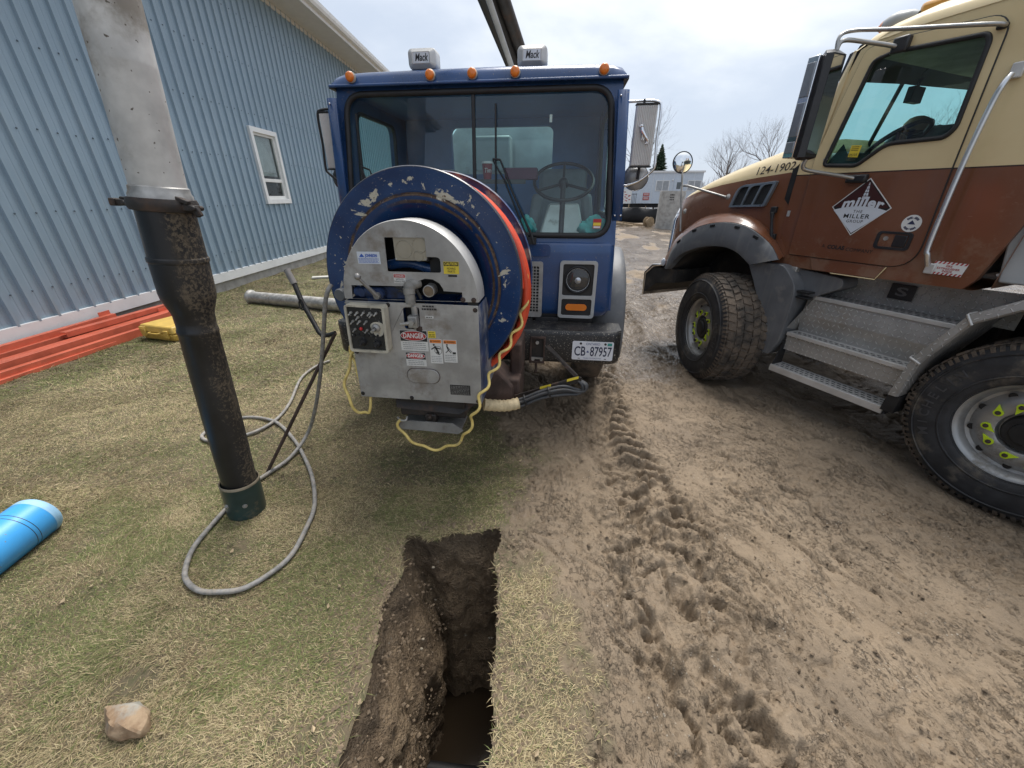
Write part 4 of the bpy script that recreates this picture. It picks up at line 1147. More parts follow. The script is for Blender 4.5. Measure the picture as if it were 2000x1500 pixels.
    tx.build('lettering', M('plate blue black', (.015, .02, .06), .5), npl)
    t2 = MB(); put_text(t2, 'ONTARIO', fm, .0, .738, .026, width=.105); put_text(t2, 'YOURS TO DISCOVER', fm, .0, .622, .013, width=.14)
    t2.add([fm(-.036 + a * .8, .675 + b * .8) for a, b in ((-.010, -.008), (.010, -.008), (.012, 0), (.006, .004), (.004, .014), (0, .008), (-.004, .014), (-.006, .004), (-.012, 0))], [tuple(range(9))])
    t2.build('lettering', M('plate blue', (.05, .08, .22), .5), npl)
    MB().add([fm(a, b) for a, b in ((.108, .728), (.142, .728), (.142, .750), (.108, .750))], [(0, 1, 2, 3)]).build('validation_sticker', M('teal sticker', (.05, .35, .30), .5), npl)
    nb = MB()
    for x in (-.092, .092): nb.cyl((x, -.012, .741), (x, -.006, .741), .009, n=10); 
    for x in (-.1, .1): nb.bb(x - .008, x + .008, -.0098, -.008, .617, .621)
    nb.build('plate_bolt', m_rustblk, npl)
    # ---- marker lights and lamps on the roof
    for x, z in ((-1.80, 2.497), (-1.229, 2.493), (-.937, 2.493), (-.646, 2.493), (-.065, 2.490)):
        ml = MB().lathe([(.034, .03), (.034, .012), (.031, .008)], (x, .335, z), (0, 1, 0), 20).build('marker_light', m_cream_d, truck, smooth=40)
        MB().lathe([(.0001, -.012), (.018, -.011), (.027, -.006), (.031, .004), (.031, .012)], (x, .335, z), (0, 1, 0), 20).build('lens', m_amber, ml, smooth=50)
    for s in (-1, 1):
        MB().sph((XC + s * 1.005, .62, 2.505), (.03, .035, .03), 12, 8).build('side_marker', M('red lens', (.45, .06, .02), .3, coat=.4), truck, smooth=60)
    for x, z in ((-1.317, 2.617), (-.545, 2.608)):
        hl = MB(); w, h = .102, .060
        def ring_(w_, h_, y_, r_): return [(a, y_, b) for a, b in rrect(x - w_, x + w_, z - h_, z + h_, r_, 4)]
        loops = [ring_(w * .93, h * .9, .60, .03), ring_(w, h, .58, .03), ring_(w, h, .50, .03), ring_(w * .97, h * .95, .485, .028), ring_(w * .62, h * .55, .462, .008), ring_(w * .58, h * .50, .464, .008)]
        n_ = len(loops[0]); k0 = 0
        vs_ = [p for l in loops for p in l]; fs_ = [(i * n_ + j, i * n_ + (j + 1) % n_, (i + 1) * n_ + (j + 1) % n_, (i + 1) * n_ + j) for i in range(len(loops) - 1) for j in range(n_)]
        fs_ += [tuple(range(n_)), tuple((len(loops) - 1) * n_ + j for j in range(n_))]
        hl.add(vs_, fs_)
        lamp = hl.build('roof_lamp', m_alu, truck, smooth=28)
        MB().cyl((x - .02, .53, z - h - .03), (x - .02, .53, z - h + .01), .013, n=10).build('stalk', m_chrome, lamp, smooth=40)
        MB().cyl((x + .04, .53, z - h - .03), (x + .04, .53, z - h + .01), .008, n=10).build('stalk', m_chrome, lamp, smooth=40)
        MB().add([(x + a, .4617, z + b) for a, b in ((-.058, -.030), (.058, -.030), (.058, .030), (-.058, .030))], [(0, 1, 2, 3)]).build('name_plate', M('satin name plate', (.62, .64, .68), .35, .3), lamp)
        put_text(MB(), 'Mack', lambda u, v: (u, .4607, v), x, z, .058, width=.094, bold=.0012, shear=.25).build('lettering', m_ink, lamp)
    MB().lathe([(.10, 0), (.12, .01), (.12, .05), (.10, .075), (.04, .085), (.0001, .087)], (XC + .78, .95, 2.535), (0, 0, 1), 24).build('roof_vent', m_black, truck, smooth=40)
    # ---- pillar guards
    for s, xa, xb in ((1, .03, .105), (-1, 2 * XC - .105, 2 * XC - .03)):
        ga = MB(); rows = []
        for z, sh in ((1.59, .045), (1.9, .030), (2.372, .0)):
            a, b = xa + s * sh, xb + s * sh
            rows.append([(a, .315, z), (a + (b - a) * .1, .303, z), (b - (b - a) * .3, .298, z), (b, .31, z), (b + .004 * s, .42, z)] if s > 0 else [(a - .004, .42, z), (a, .31, z), (a + (b - a) * .3, .298, z), (b - (b - a) * .1, .303, z), (b, .315, z)])
        ga.grid(rows); g_ = ga.build('pillar_guard', m_blue, truck, smooth=40)
        md = g_.modifiers.new('solid', 'SOLIDIFY'); md.thickness = .006
        gb = MB()
        for z, sh in ((2.34, 0), (1.625, .045)):
            for q_ in ((.25, .8) if z < 2 else (.3,)): gb.sph((xa + s * sh + (xb - xa) * q_, .297, z), .008, 8, 6)
        gb.build('guard_bolt', m_chrome, g_, smooth=60)
    # ---- mirrors
    for s, mx in ((1, .238), (-1, 2 * XC - .155)):
        mr = MB(); w = .070 if s > 0 else .06
        z0, z1 = 1.942, 2.297
        mi_ = MB().bb(mx - w, mx + w, .355, .40, z0, z1).build('mirror', m_alu, truck, bevel=.006)
        rb = MB(); nr = 11
        for k in range(nr):
            x = mx - w + .006 + (2 * w - .012) * (k + .5) / nr; rb.tube([(x, .354, z0 + .006), (x, .354, z1 - .006)], .0040, 6)
        rb.build('rib', M('pale ribbed mirror back', (.66, .65, .63), .45, .1, .08), mi_, smooth=60, kind='stuff')
        for q_ in (z1 + .0005, z0 - .0085): MB().bb(mx - w - .003, mx + w + .003, .348, .405, q_, q_ + .008).build('end_cap', m_black, mi_)
        MB().add([(mx - w + .006, .4015, z0 + .006), (mx + w - .006, .4015, z0 + .006), (mx + w - .006, .4015, z1 - .006), (mx - w + .006, .4015, z1 - .006)], [(0, 1, 2, 3)]).build('glass', m_mirror, mi_)
        xo = mx + s * (w + .022); xi = XC + s * 1.02
        MB().tube(catmull([(xi, .42, 2.325), (mx - s * .03, .40, 2.325), (xo - s * .03, .385, 2.318), (xo, .38, 2.28), (xo + s * .002, .38, 2.1), (xo + s * .012, .38, 1.95), (xo - s * .005, .385, 1.91), (mx, .40, 1.845), (xi, .43, 1.80)], 5), .009, 8).build('mirror_arm', m_chrome if s > 0 else m_black, mi_, smooth=60)
        MB().cyl((mx - s * .02, .375, z1), (mx - s * .02, .38, 2.33), .008, n=8).build('clamp', m_black, mi_)
        MB().cyl((mx, .385, 1.86), (mx, .38, z0), .010, n=8).build('clamp', m_black, mi_)
        cv = MB().lathe([(.0001, -.030), (.03, -.028), (.062, -.018), (.080, -.004), (.086, .004), (.086, .012), (.078, .014)], (mx - .005 * s, .435, 1.875), (0, 1, 0), 28).build('convex_mirror', m_blackp if s < 0 else M('scuffed convex back', (.30, .30, .30), .35, .3, .2, 9, dirt=(.12, .11, .10), damt=.3), truck, smooth=50)
        MB().lathe([(.0865, .0), (.090, .006), (.0865, .014)], (mx - .005 * s, .435, 1.875), (0, 1, 0), 28).build('rim', m_chrome, cv, smooth=50)
        if s > 0:
            # small chrome standing dog emblem on the mirror back
            d = MB(); e = lambda x, z: (mx + x, .340, 2.12 + z)
            d.tube([e(-.022, .048), e(-.018, .030), e(-.006, .012), e(.008, -.006), e(.020, -.018)], [.011, .0135, .0125, .0105, .0095], 10)
            d.sph(e(-.024, .056), (.013, .012, .012), 10, 7); d.sph(e(-.034, .053), (.008, .009, .008), 8, 6)
            d.tube([e(-.010, .014), e(-.012, -.006), e(-.010, -.018), e(-.016, -.022)], [.008, .0065, .005, .005], 8)
            d.tube([e(-.002, .008), e(.000, -.012), e(.000, -.024), e(-.006, -.027)], [.007, .0055, .0045, .0045], 8)
            d.tube([e(.018, -.014), e(.024, -.030), e(.020, -.044), e(.012, -.047)], [.010, .007, .005, .005], 8)
            d.tube([e(.022, -.018), e(.032, -.030), e(.030, -.044), e(.022, -.047)], [.008, .006, .0045, .0045], 8)
            d.build('dog_emblem', m_chrome, mi_, smooth=60)
    # ---- wipers
    wp = MB(); wp.tube([(-.488, .235, 1.43), (-.51, .232, 1.50), (-.665, .285, 1.80), (-.745, .305, 1.985)], [.012, .010, .007, .006], 8)
    wp.tube([(-.515, .240, 1.43), (-.56, .25, 1.52), (-.72, .30, 1.86), (-.80, .318, 1.985)], [.009, .007, .006, .006], 8)
    wp.tube([(-.745, .305, 1.985), (-.80, .312, 1.99), (-.79, .32, 1.99)], .007, 8); wp.box((-.50, .245, 1.45), (.06, .03, .05))
    w_ = wp.build('wiper', m_black, truck, smooth=50)
    MB().box((-.785, .352, 2.02), (.012, .016, .62), Matrix.Rotation(-math.atan(.1), 3, 'X')).build('blade', m_black, w_)
    wp = MB(); wp.tube([(-1.58, .26, 1.46), (-1.70, .285, 1.70), (-1.80, .312, 1.93), (-1.80, .32, 1.96)], [.011, .008, .007, .006], 8); wp.tube([(-1.55, .27, 1.46), (-1.68, .30, 1.76), (-1.74, .318, 1.93)], [.008, .006, .006], 8)
    wp.tube([(-1.74, .318, 1.93), (-1.80, .315, 1.95)], .006, 8)
    w_ = wp.build('wiper', m_black, truck, smooth=50)
    MB().box((-1.808, .35, 2.03), (.012, .016, .52), Matrix.Rotation(-math.atan(.1), 3, 'X')).build('blade', m_black, w_)
    # ---- mudguards, wheels, steps
    for s in (-1, 1):
        mg = MB(); rows = []
        cy, cz = 1.14, .60
        for k in range(13):
            a = R_(200 - 190 * k / 12.)
            r_ = .66
            y, z = cy + r_ * math.cos(a), cz + r_ * math.sin(a) + .06
            xo = XC + s * 1.235
            rows.append([(XC + s * .92, y, z), (xo - s * .05, y, z), (xo - s * .012, y, z - .012), (xo, y, z - .045) if k > 0 else (xo, y, z), (xo + s * .004, cy + (y - cy) * .93, z - .08 if z > cz else z)])
        mg.grid(rows); g_ = mg.build('mudguard', m_greyp, truck, smooth=60)
        md = g_.modifiers.new('solid', 'SOLIDIFY'); md.thickness = .012
        wl = MB().lathe([(.10, 0), (.12, .02), (.28, .05), (.30, .0), (.33, -.01), (.46, .0), (.52, .03), (.535, .08), (.535, .24), (.50, .29), (.3, .29)], (XC + s * 1.13, cy, .52), (-s, 0, 0), 48)
        wl.build('wheel', m_tread, truck, smooth=40)
        stp = MB()
        for k in range(6): stp.bb(XC + s * .99 - .09, XC + s * .99 + .09, .33 + k * .035, .337 + k * .035, .70, .722)
        for k in range(6): stp.bb(XC + s * .99 - .09 + k * .035, XC + s * .99 - .083 + k * .035, .33, .51, .701, .721)
        stp.build('cab_step', m_galv, truck)
    ch = MB(); ch.bb(XC - .45, XC - .3, .25, 7, .55, .85); ch.bb(XC + .3, XC + .45, .25, 7, .55, .85); ch.bb(XC - .5, XC + .5, .6, 1.6, .45, 1.0); ch.bb(XC - .95, XC + .95, 1.08, 1.2, .48, .58); ch.bb(XC - 1.0, XC + 1.0, .34, 1.6, .86, .92)
    ch.build('chassis', m_under, truck, bevel=.01)
    # ---- debris tank behind the cab, boom
    tk = MB().lathe([(.0001, -.10), (.5, -.07), (.82, .0), (.88, .05), (.88, 5.0), (.0001, 5.0)], (XC, 2.35, 1.85), (0, 1, 0), 40).build('debris_tank', m_tank, truck, smooth=30)
    MB().bb(XC - .35, XC + .05, 2.0, 2.2, 2.0, 2.34).build('tank_cabinet', m_greypaint, truck, bevel=.02)
    for s in (-1, 1):
        for cy in (5.2, 6.5):
            MB().lathe([(.10, 0), (.28, .08), (.30, .0), (.46, .0), (.535, .06), (.535, .5), (.3, .5)], (XC + s * 1.15, cy, .52), (-s, 0, 0), 36).build('wheel', m_tread, truck, smooth=40)
    inv = Matrix.Rotation(R_(7), 3, 'Z')
    el = Vector((-1.276, 1.91, 4.8)) - Vector((.619, 2.773, 0)); el = inv @ el
    piv = Vector((-1.06, 4.5, 3.35))
    bm_ = MB(); d = (el - piv)
    bm_.tube([piv + Vector((0, .1, -.6)), piv, piv + d * .5, piv + d * .92, el + Vector((0, 0, .18)), el + Vector((.0, -.0, -.15))], .105, 20)
    bo = bm_.build('boom_tube', m_black, truck, smooth=50)
    off = Vector((.17, .05, .02))
    MB().tube([piv + off * 1.0 - d * .02, piv + off + d * .75], .075, 16).build('boom_beam', m_rustblk, bo, smooth=40)
    of2 = Vector((.085, -.10, .0))
    MB().tube([piv + of2 + Vector((0, 0, -.3)), piv + of2 + d * .62], .034, 12).build('lift_cylinder', m_tank, bo, smooth=40)
    # ---- cab interior
    it = MB(); it.bb(XC - .95, XC + .95, .36, .62, 1.18, 1.46); it.build('dashboard', m_dash, truck, bevel=.04)
    MB().bb(XC - .28, XC + .38, .62, 1.5, .95, 1.50).build('engine_cover', m_seat, truck, bevel=.06)
    MB().plate([(-.47, 1.46), (-.10, 1.46), (-.16, 1.70), (-.40, 1.70)], [], lambda u, v, d: (u, .50 + (v - 1.46) * .5 + d, v), .08).build('instrument_panel', m_alu, truck, bevel=.015)
    sw = Vector((-.29, .70, 1.86)); rot = Matrix.Rotation(R_(36), 3, 'X')
    st = MB(); pts = [sw + rot @ Vector((.235 * math.cos(a), .235 * math.sin(a), 0)) for a in [2 * math.pi * k / 40 for k in range(40)]]
    st.tube(pts, .013, 8, True)
    for a in (R_(90), R_(210), R_(330)): st.tube([sw + rot @ Vector((0, 0, -.02)), sw + rot @ Vector((.235 * math.cos(a), .235 * math.sin(a), 0))], .011, 8)
    st.sph(sw + rot @ Vector((0, 0, -.02)), .045, 12, 8); st.cyl(sw, (-.29, .50, 1.45), .022, n=10)
    st.build('steering_wheel', m_blackp, truck, smooth=60)
    for cx in (-.30, 2 * XC + .32):
        se = MB(); se.bb(cx - .24, cx + .24, .85, 1.35, 1.25, 1.42); se.box((cx, 1.40, 1.68), (.46, .13, .62), Matrix.Rotation(R_(-8), 3, 'X'))
        se.build('seat', m_seat, truck, bevel=.05, bseg=3)
    gb = MB()
    for cx in (-.52, -.08): gb.box((cx, .78, 1.62), (.09, .10, .30), Matrix.Rotation(R_(8 if cx < -.3 else -8), 3, 'Y'))
    gb.build('column_shroud', m_seat, truck, bevel=.03)
    MB().bb(-.75, -.50, .55, .72, 1.87, 1.95).build('dash_binder', M('plum binder', (.10, .03, .06), .6), truck, bevel=.004)
    MB().tube([(XC + 1.05, .95, 2.2), (XC + 1.05, .95, 1.5)], .008, 8).build('grab_handle', m_black, truck, smooth=60)
    # windscreen stickers
    ws = MB().add([(a, yf(b) + .0095, b) for a, b in ((-.055, 1.535), (.005, 1.535), (.005, 1.60), (-.055, 1.60))], [(0, 1, 2, 3)]).build('windscreen_sticker', m_red, truck)
    MB().add([(a, yf(b) + .0085, b) for a, b in ((-.053, 1.555), (.003, 1.555), (.003, 1.575), (-.053, 1.575))], [(0, 1, 2, 3)]).build('sticker_band', m_yel, ws)
    MB().add([(a, yf(b) + .0085, b) for a, b in ((-.050, 1.538), (.000, 1.538), (.000, 1.550), (-.050, 1.550))], [(0, 1, 2, 3)]).build('sticker_band', m_white, ws)
    MB().box((-.40, yf(2.24) + .03, 2.24), (.018, .006, .045)).build('toll_tag', m_white, truck)
blue_cab()
def in_truck(p):
    return truck.matrix_basis @ Vector(p)
def cab_things():
    tr = Matrix.Translation((.619, 2.773, 0)) @ Matrix.Rotation(R_(-7), 4, 'Z')
    c = tr @ Vector((-.885, .55, 1.87))
    cup = thing('paper_cup', 'red paper coffee cup behind the windscreen of the blue truck', 'cup', c)
    MB().lathe([(.030, 0), (.040, .11)], n=20).build('cup_body', M('red cup paper', (.22, .02, .03), .6), cup, smooth=60)
    MB().lathe([(.042, .108), (.042, .118), (.036, .124), (.0001, .124)], n=20).build('lid', m_white, cup, smooth=40)
    put_text(MB(), 'Tim', lambda u, v: (u, -math.sqrt(max(1e-6, .0375 ** 2 - u * u)) - .001, .06 + v), .004, 0, .045, width=.05, shear=.2).build('lettering', m_white, cup)
    MB().bb(-.16, .30, -.03, .04, -.03, 0).build('holder', m_dash, cup)
    for p, sc, lab in (((-.03, .42, 1.475), (.12, .07, .09), 'crumpled teal cloth in the right corner of the windscreen'), ((-.56, .42, 1.49), (.07, .06, .08), 'small teal cloth on the dashboard by the wiper')):
        q = tr @ Vector(p); mb = MB(); mb.sph((0, 0, 0), 1., 26, 16); rs = random.Random(3)
        vs = []
        for v in mb.v:
            n_ = float(fbm(np.array([v[0] * 3 + v[2] * 2.1]), np.array([v[1] * 3 + v[2] * 1.3]), 4, 7)[0])
            vs.append((v[0] * sc[0] * (.5 + n_), v[1] * sc[1] * (.5 + n_), v[2] * sc[2] * (.4 + 1.1 * n_) + sc[2] * .6))
        mb.v = vs; o = mb.build('cloth', m_teal, None, smooth=60, loc=q); tag(o, lab, 'cloth')
cab_things()

# ------------------------------------------------------------------ hose reel on the bumper (parts of the truck)
RC = Vector((-1.056, -.70, 1.31)); REAR = .37
def reel():
    rz = R_(-4.5)
    rr = (0, 0, rz)
    prof = [(.579, .03), (.5815, .012), (.5815, -.004), (.577, -.010), (.570, -.010), (.545, .004), (.475, .010), (.462, .014), (.455, .020), (.447, .014), (.43, .018), (.36, .05), (.335, .085), (.33, .14), (.10, .14)]
    fl = MB().lathe(prof, n=96, d=(0, 1, 0)).build('hose_reel', m_flange, truck, smooth=45, loc=RC, rot=rr)
    MB().lathe([(.20, .07), (.20, .33)], d=(0, 1, 0), n=48).build('drum', m_flange, fl, smooth=45)
    MB().lathe([(.574, REAR - .012), (.579, REAR - .004), (.579, REAR + .006), (.573, REAR + .010), (.50, REAR), (.20, REAR - .01), (.05, REAR)], d=(0, 1, 0), n=96).build('rear_flange', M('worn rear flange', (.03, .06, .16), .5, 0, .3, 8, dirt=(.50, .46, .38), damt=.52, dscale=9, bump=.2, bscale=40), fl, smooth=45)
    MB().cyl((0, .0, 0), (0, REAR + .25, 0), .07, n=24).build('axle', m_rustblk, fl, smooth=40)
    # rusty knob wheel at the left of the cover
    kw = MB().lathe([(.0001, 0), (.030, 0), (.034, .008), (.034, .035), (.02, .04), (.012, .05), (.012, .09)], (-.40, -.19, -.045), (0, 1, 0), 20)
    kw.build('guide_roller', m_greyp, fl, smooth=35)
    # the hose itself: wound turns, sagging a little
    pts = []; turns = 8
    for k in range(turns * 64):
        a = 2 * math.pi * k / 64.; u = k / (turns * 64.)
        y = .062 + .275 * (u if True else 0)
        rad = .545 + .006 * math.sin(k * .11) - .045 * max(0, (u - .45)) - (.02 if u < .06 else 0) + .048 * max(0, math.cos(a + .55)) ** 2
        sag = .042 * (1 - math.sin(a)) * .5
        pts.append((rad * math.cos(a), y, rad * math.sin(a) - sag - (.014 if math.sin(a) < 0 else 0) * -math.sin(a)))
    tr = Matrix.Translation((.619, 2.773, 0)) @ Matrix.Rotation(R_(-7), 4, 'Z') @ Matrix.Translation(RC) @ Matrix.Rotation(rz, 4, 'Z')
    hs = MB().tube([tr @ Vector(p) for p in pts], .0205, 10)
    tag(hs.build('jetting_hose', m_hose_or, None, smooth=60), 'bright orange hose wound round the blue reel', 'hose')
reel()

YP = -.95
def control_panel():
    fm = lambda y: (lambda u, v, d=0: (u, y + d, v))
    # ---- half round cover
    cx, cz, r = -1.033, 1.272, .355
    arc = [(cx + (r if k > 24 else .352) * math.cos(R_(180 - 180 * k / 48.)), cz + .379 * math.sin(R_(180 - 180 * k / 48.))) for k in range(49)]
    win = rpoly([(-1.131, 1.414), (-.857, 1.413), (-.857, 1.486), (-.924, 1.487), (-.925, 1.574), (-1.126, 1.574)], [.006, .012, .02, .0, .004, .004], 3)
    slot = [(-1.343, 1.2725), (-.757, 1.2735), (-.758, 1.32), (-.852, 1.324)] + [(-.93 + .078 * math.cos(R_(q)), 1.322 + .062 * math.sin(R_(q))) for q in (10, 40, 70, 100, 130)] + [(-1.00, 1.362), (-1.067, 1.343), (-1.336, 1.342)]
    outer = arc[::-1]
    cv = MB().plate(outer, [win, slot], fm(YP), .004).build('reel_cover', m_panel, truck)
    rim = MB(); rows = []
    for (u, v) in arc: rows.append([(u, YP + .001, v), (cx + (u - cx) * 1.008, YP + .006, cz + (v - cz) * 1.008), (cx + (u - cx) * 1.01, YP + .15, cz + (v - cz) * 1.01)])
    rim.grid(rows); rim.build('cover_rim', m_alu, cv, smooth=40)
    bx = MB(); bx.bb(cx + .30, cx + .352, YP + .005, YP + .02, 1.255, 1.30); bx.build('side_notch', m_dark, cv)
    # things seen inside the cover
    MB().add([(cx + .34 * math.cos(R_(180 - 7.5 * k)), YP + .16, cz + .36 * math.sin(R_(180 - 7.5 * k))) for k in range(25)], [tuple(range(25))]).build('cover_back', m_dark, cv)
    lm = MB().bb(-1.092, -.918, YP + .012, YP + .10, 1.462, 1.60).build('work_lamp', m_dark, cv, bevel=.008)
    MB().plate(rrect(-1.085, -.925, 1.468, 1.594, .01), [], fm(YP + .006), .008).build('lens', m_frost, lm, bevel=.003)
    bl = MB()
    for x, z, r_ in ((-1.035, 1.52, .042), (-.955, 1.54, .036), (-.965, 1.49, .025)): bl.lathe([(r_, 0), (r_ * .97, -.002), (r_ * .94, 0)], (x, YP + .0055, z), (0, 1, 0), 24)
    bl.build('bulb_ring', M('lamp bowl edge', (.36, .33, .26), .4), lm, smooth=60)
    lb = MB()
    for x, z in ((-1.08, 1.473), (-.93, 1.473)): lb.sph((x, YP + .005, z), .005, 6, 5)
    lb.build('screw', m_galv, lm)
    MB().tube(catmull([(-1.16, YP + .10, 1.43), (-1.05, YP + .09, 1.445), (-.95, YP + .09, 1.42), (-.84, YP + .10, 1.40)], 6), .026, 12).build('blue_pipe', m_blue, cv, smooth=60)
    MB().bb(-.93, -.86, YP + .06, YP + .12, 1.40, 1.49).build('valve_body', m_dark, cv)
    # lever valve in the slot
    vb = MB(); vb.cyl((-1.33, YP + .03, 1.305), (-1.18, YP + .02, 1.305), .026, n=16); vb.cyl((-1.29, YP + .0, 1.305), (-1.29, YP + .05, 1.305), .022, n=12); vb.cyl((-1.19, YP - .02, 1.302), (-1.19, YP + .05, 1.302), .028, n=16); vb.bb(-1.17, -1.05, YP + .03, YP + .09, 1.275, 1.33)
    v_ = vb.build('lever_valve', M('grimy blue valve', (.012, .03, .09), .5, 0, .3, 20, dirt=(.03, .028, .025), damt=.5, dscale=12), cv, smooth=35)
    lv = MB(); lv.tube([(-1.192, YP - .03, 1.298), (-1.21, YP - .05, 1.33), (-1.245, YP - .08, 1.39)], [.013, .010, .008], 10); lv.cyl((-1.192, YP - .04, 1.298), (-1.192, YP + .0, 1.298), .017, n=12); lv.sph((-1.25, YP - .083, 1.401), .017, 12, 8)
    lv.build('lever', M('worn steel lever', (.26, .25, .24), .4, .5, .2, 30), v_, smooth=50)
    hv = MB()
    for x0, x1, z in ((-1.16, -1.02, 1.30), (-1.12, -1.06, 1.285), (-1.05, -.99, 1.31)): hv.tube(catmull([(x0, YP + .05, z), ((x0 + x1) / 2, YP + .035, z + .03), (x1, YP + .05, 1.27)], 5), .009, 8)
    hv.build('small_hose', m_hose_dk, cv, smooth=60)
    pe = MB(); pe.cyl((-1.023, YP - .02, 1.262), (-1.023, YP - .02, 1.31), .025, n=16); pe.cyl((-1.023, YP - .02, 1.31), (-1.025, YP - .018, 1.34), .029, n=16); pe.sph((-1.022, YP - .01, 1.345), .031, 14, 9); pe.cyl((-1.02, YP - .005, 1.35), (-.985, YP + .03, 1.36), .027, n=16)
    pe.build('pipe_elbow', M('grimy elbow', (.27, .26, .24), .6, .3, .25, 16, dirt=(.12, .1, .08), damt=.3, dscale=12), cv, smooth=40)
    cp = MB().lathe([(.025, -.004), (.027, -.008), (.030, -.006), (.031, .004), (.031, .05)], (-.931, YP + .008, 1.320), (0, 1, 0), 24).build('round_cap', m_galv, cv, smooth=35)
    MB().lathe([(.0001, -.004), (.0255, -.004)], (-.931, YP + .008, 1.320), (0, 1, 0), 24).build('cap_face', M('bronze cap', (.20, .15, .10), .5, .3, .2, 30), cp)
    # ---- cover decals
    def decal(parent, name, x0, x1, z0, z1, mat, y):
        return MB().add([(x0, y, z0), (x1, y, z0), (x1, y, z1), (x0, y, z1)], [(0, 1, 2, 3)]).build(name, mat, parent)
    def lines(mb, x0, x1, zs, y, h=.003, seed=1, gaps=True):
        rs = random.Random(seed)
        for z in zs:
            x = x0
            while x < x1 - .003:
                w = rs.uniform(.006, .016); xe = min(x1, x + w)
                mb.add([(x, y, z - h / 2), (xe, y, z - h / 2), (xe, y, z + h / 2), (x, y, z + h / 2)], [(0, 1, 2, 3)])
                x = xe + .0025
        return mb
    y1, y2, y3 = YP - .0012, YP - .0022, YP - .0032
    jd = decal(cv, 'maker_decal', -1.278, -1.160, 1.449, 1.507, M('pale blue decal', (.60, .64, .70), .5, 0, .06, 20, dirt=(.4, .38, .34), damt=.15, dscale=20), y1)
    jb = MB(); jb.add([(-1.268, y2, 1.481), (-1.240, y2, 1.481), (-1.254, y2, 1.498)], [(0, 1, 2)]); put_text(jb, 'JOHNSON', lambda u, v: (u, y2, v), -1.205, 1.488, .020, width=.062, bold=.0008); lines(jb, -1.272, -1.168, (1.474, 1.468, 1.462, 1.456), y2, .0022, 3)
    jb.build('lettering', M('decal blue', (.03, .10, .42), .5), jd)
    ca = decal(cv, 'caution_decal', -.843, -.766, 1.409, 1.467, m_yel, y1)
    MB().add([(-.841, y2, 1.447), (-.768, y2, 1.447), (-.768, y2, 1.465), (-.841, y2, 1.465)], [(0, 1, 2, 3)]).build('header', m_ink, ca)
    put_text(MB(), 'CAUTION', lambda u, v: (u, y3, v), -.8045, 1.456, .017, width=.064, bold=.0006).build('lettering', m_yel, ca)
    q = MB(); put_text(q, 'MOVING', lambda u, v: (u, y2, v), -.8045, 1.434, .015, width=.042); put_text(q, 'PARTS', lambda u, v: (u, y2, v), -.8045, 1.420, .015, width=.036); q.build('lettering', m_ink, ca)
    decal(cv, 'small_black_decal', -.822, -.778, 1.395, 1.405, m_ink, y1)
    da = decal(cv, 'danger_decal', -1.104, -1.042, 1.358, 1.404, m_dwhite, y1)
    MB().add([(-1.102, y2, 1.386), (-1.044, y2, 1.386), (-1.044, y2, 1.402), (-1.102, y2, 1.402)], [(0, 1, 2, 3)]).build('header', m_red, da)
    put_text(MB(), 'DANGER', lambda u, v: (u, y3, v), -1.073, 1.394, .014, width=.046).build('lettering', m_white, da)
    q = MB(); put_text(q, 'WATCH FOR', lambda u, v: (u, y2, v), -1.073, 1.377, .012, width=.040); put_text(q, 'OVERHEAD WIRES', lambda u, v: (u, y2, v), -1.073, 1.366, .012, width=.056); q.build('lettering', m_ink, da)
    # ---- lower panel
    op = [(-1.400, .694), (-.680, .690), (-.679, 1.254), (-1.385, 1.262)]
    vslot = rpoly([(-1.079, 1.119), (-.995, 1.120), (-.989, 1.237), (-1.077, 1.234)], .014, 4)
    oval = rrect(-1.098, -.911, .806, .892, .042, 8)
    pn = MB().plate(op, [vslot], fm(YP), .004).build('lower_panel', m_panel, truck, bevel=.0015)
    sdp = MB(); sdp.add([(-.680, YP + .004, .690), (-.679, YP + .004, 1.254), (-.675, YP + .20, 1.254), (-.668, YP + .50, .86), (-.668, YP + .48, .73)], [(0, 1, 2, 3, 4)])
    sdp.add([(-1.400, YP + .004, .694), (-1.385, YP + .004, 1.262), (-1.38, YP + .20, 1.262), (-1.38, YP + .48, .74)], [(0, 1, 2, 3)])
    sdp.add([(-1.400, YP + .004, .694), (-.680, YP + .004, .690), (-.668, YP + .48, .73), (-1.38, YP + .48, .74)], [(0, 1, 2, 3)])
    sdp.build('box_side', M('blue and bare side plate', (.04, .07, .16), .5, .2, .3, 6, dirt=(.40, .38, .34), damt=.5, dscale=4), pn)
    ov = MB(); rows = []
    lo0 = [(u, YP - .0005, v) for u, v in oval]; lo1 = [(-1.0045 + (u + 1.0045) * .95, YP - .010, .849 + (v - .849) * .93) for u, v in oval]
    n_ = len(oval)
    ov.add(lo0 + lo1, [(j, (j + 1) % n_, n_ + (j + 1) % n_, n_ + j) for j in range(n_)] + [tuple(range(n_, 2 * n_))]); ov.build('oval_boss', m_panel, pn, smooth=30)
    MB().tube([(u, YP - .0015, v) for u, v in oval], .0022, 5, True).build('boss_edge', m_rust, pn)
    bo = MB()
    for x, z in ((-1.155, 1.245), (-.695, 1.232), (-1.375, .975), (-1.385, .715), (-.70, .705), (-1.09, .705)): bo.lathe([(.0001, -.008), (.007, -.008), (.009, -.003), (.012, -.002), (.012, .0)], (x, YP, z), (0, 1, 0), 12)
    bo.build('panel_bolt', m_rustblk, pn, smooth=40)
    bo = MB()
    for x in (-.755, -.70): bo.lathe([(.0001, -.01), (.007, -.01), (.009, -.003), (.013, -.002), (.013, .0)], (x, YP, 1.283), (0, 1, 0), 12)
    bo.build('cover_bolt', m_rust, cv, smooth=40)
    MB().bb(-1.09, -.98, YP + .06, YP + .07, 1.10, 1.25).build('slot_back', m_dark, pn)
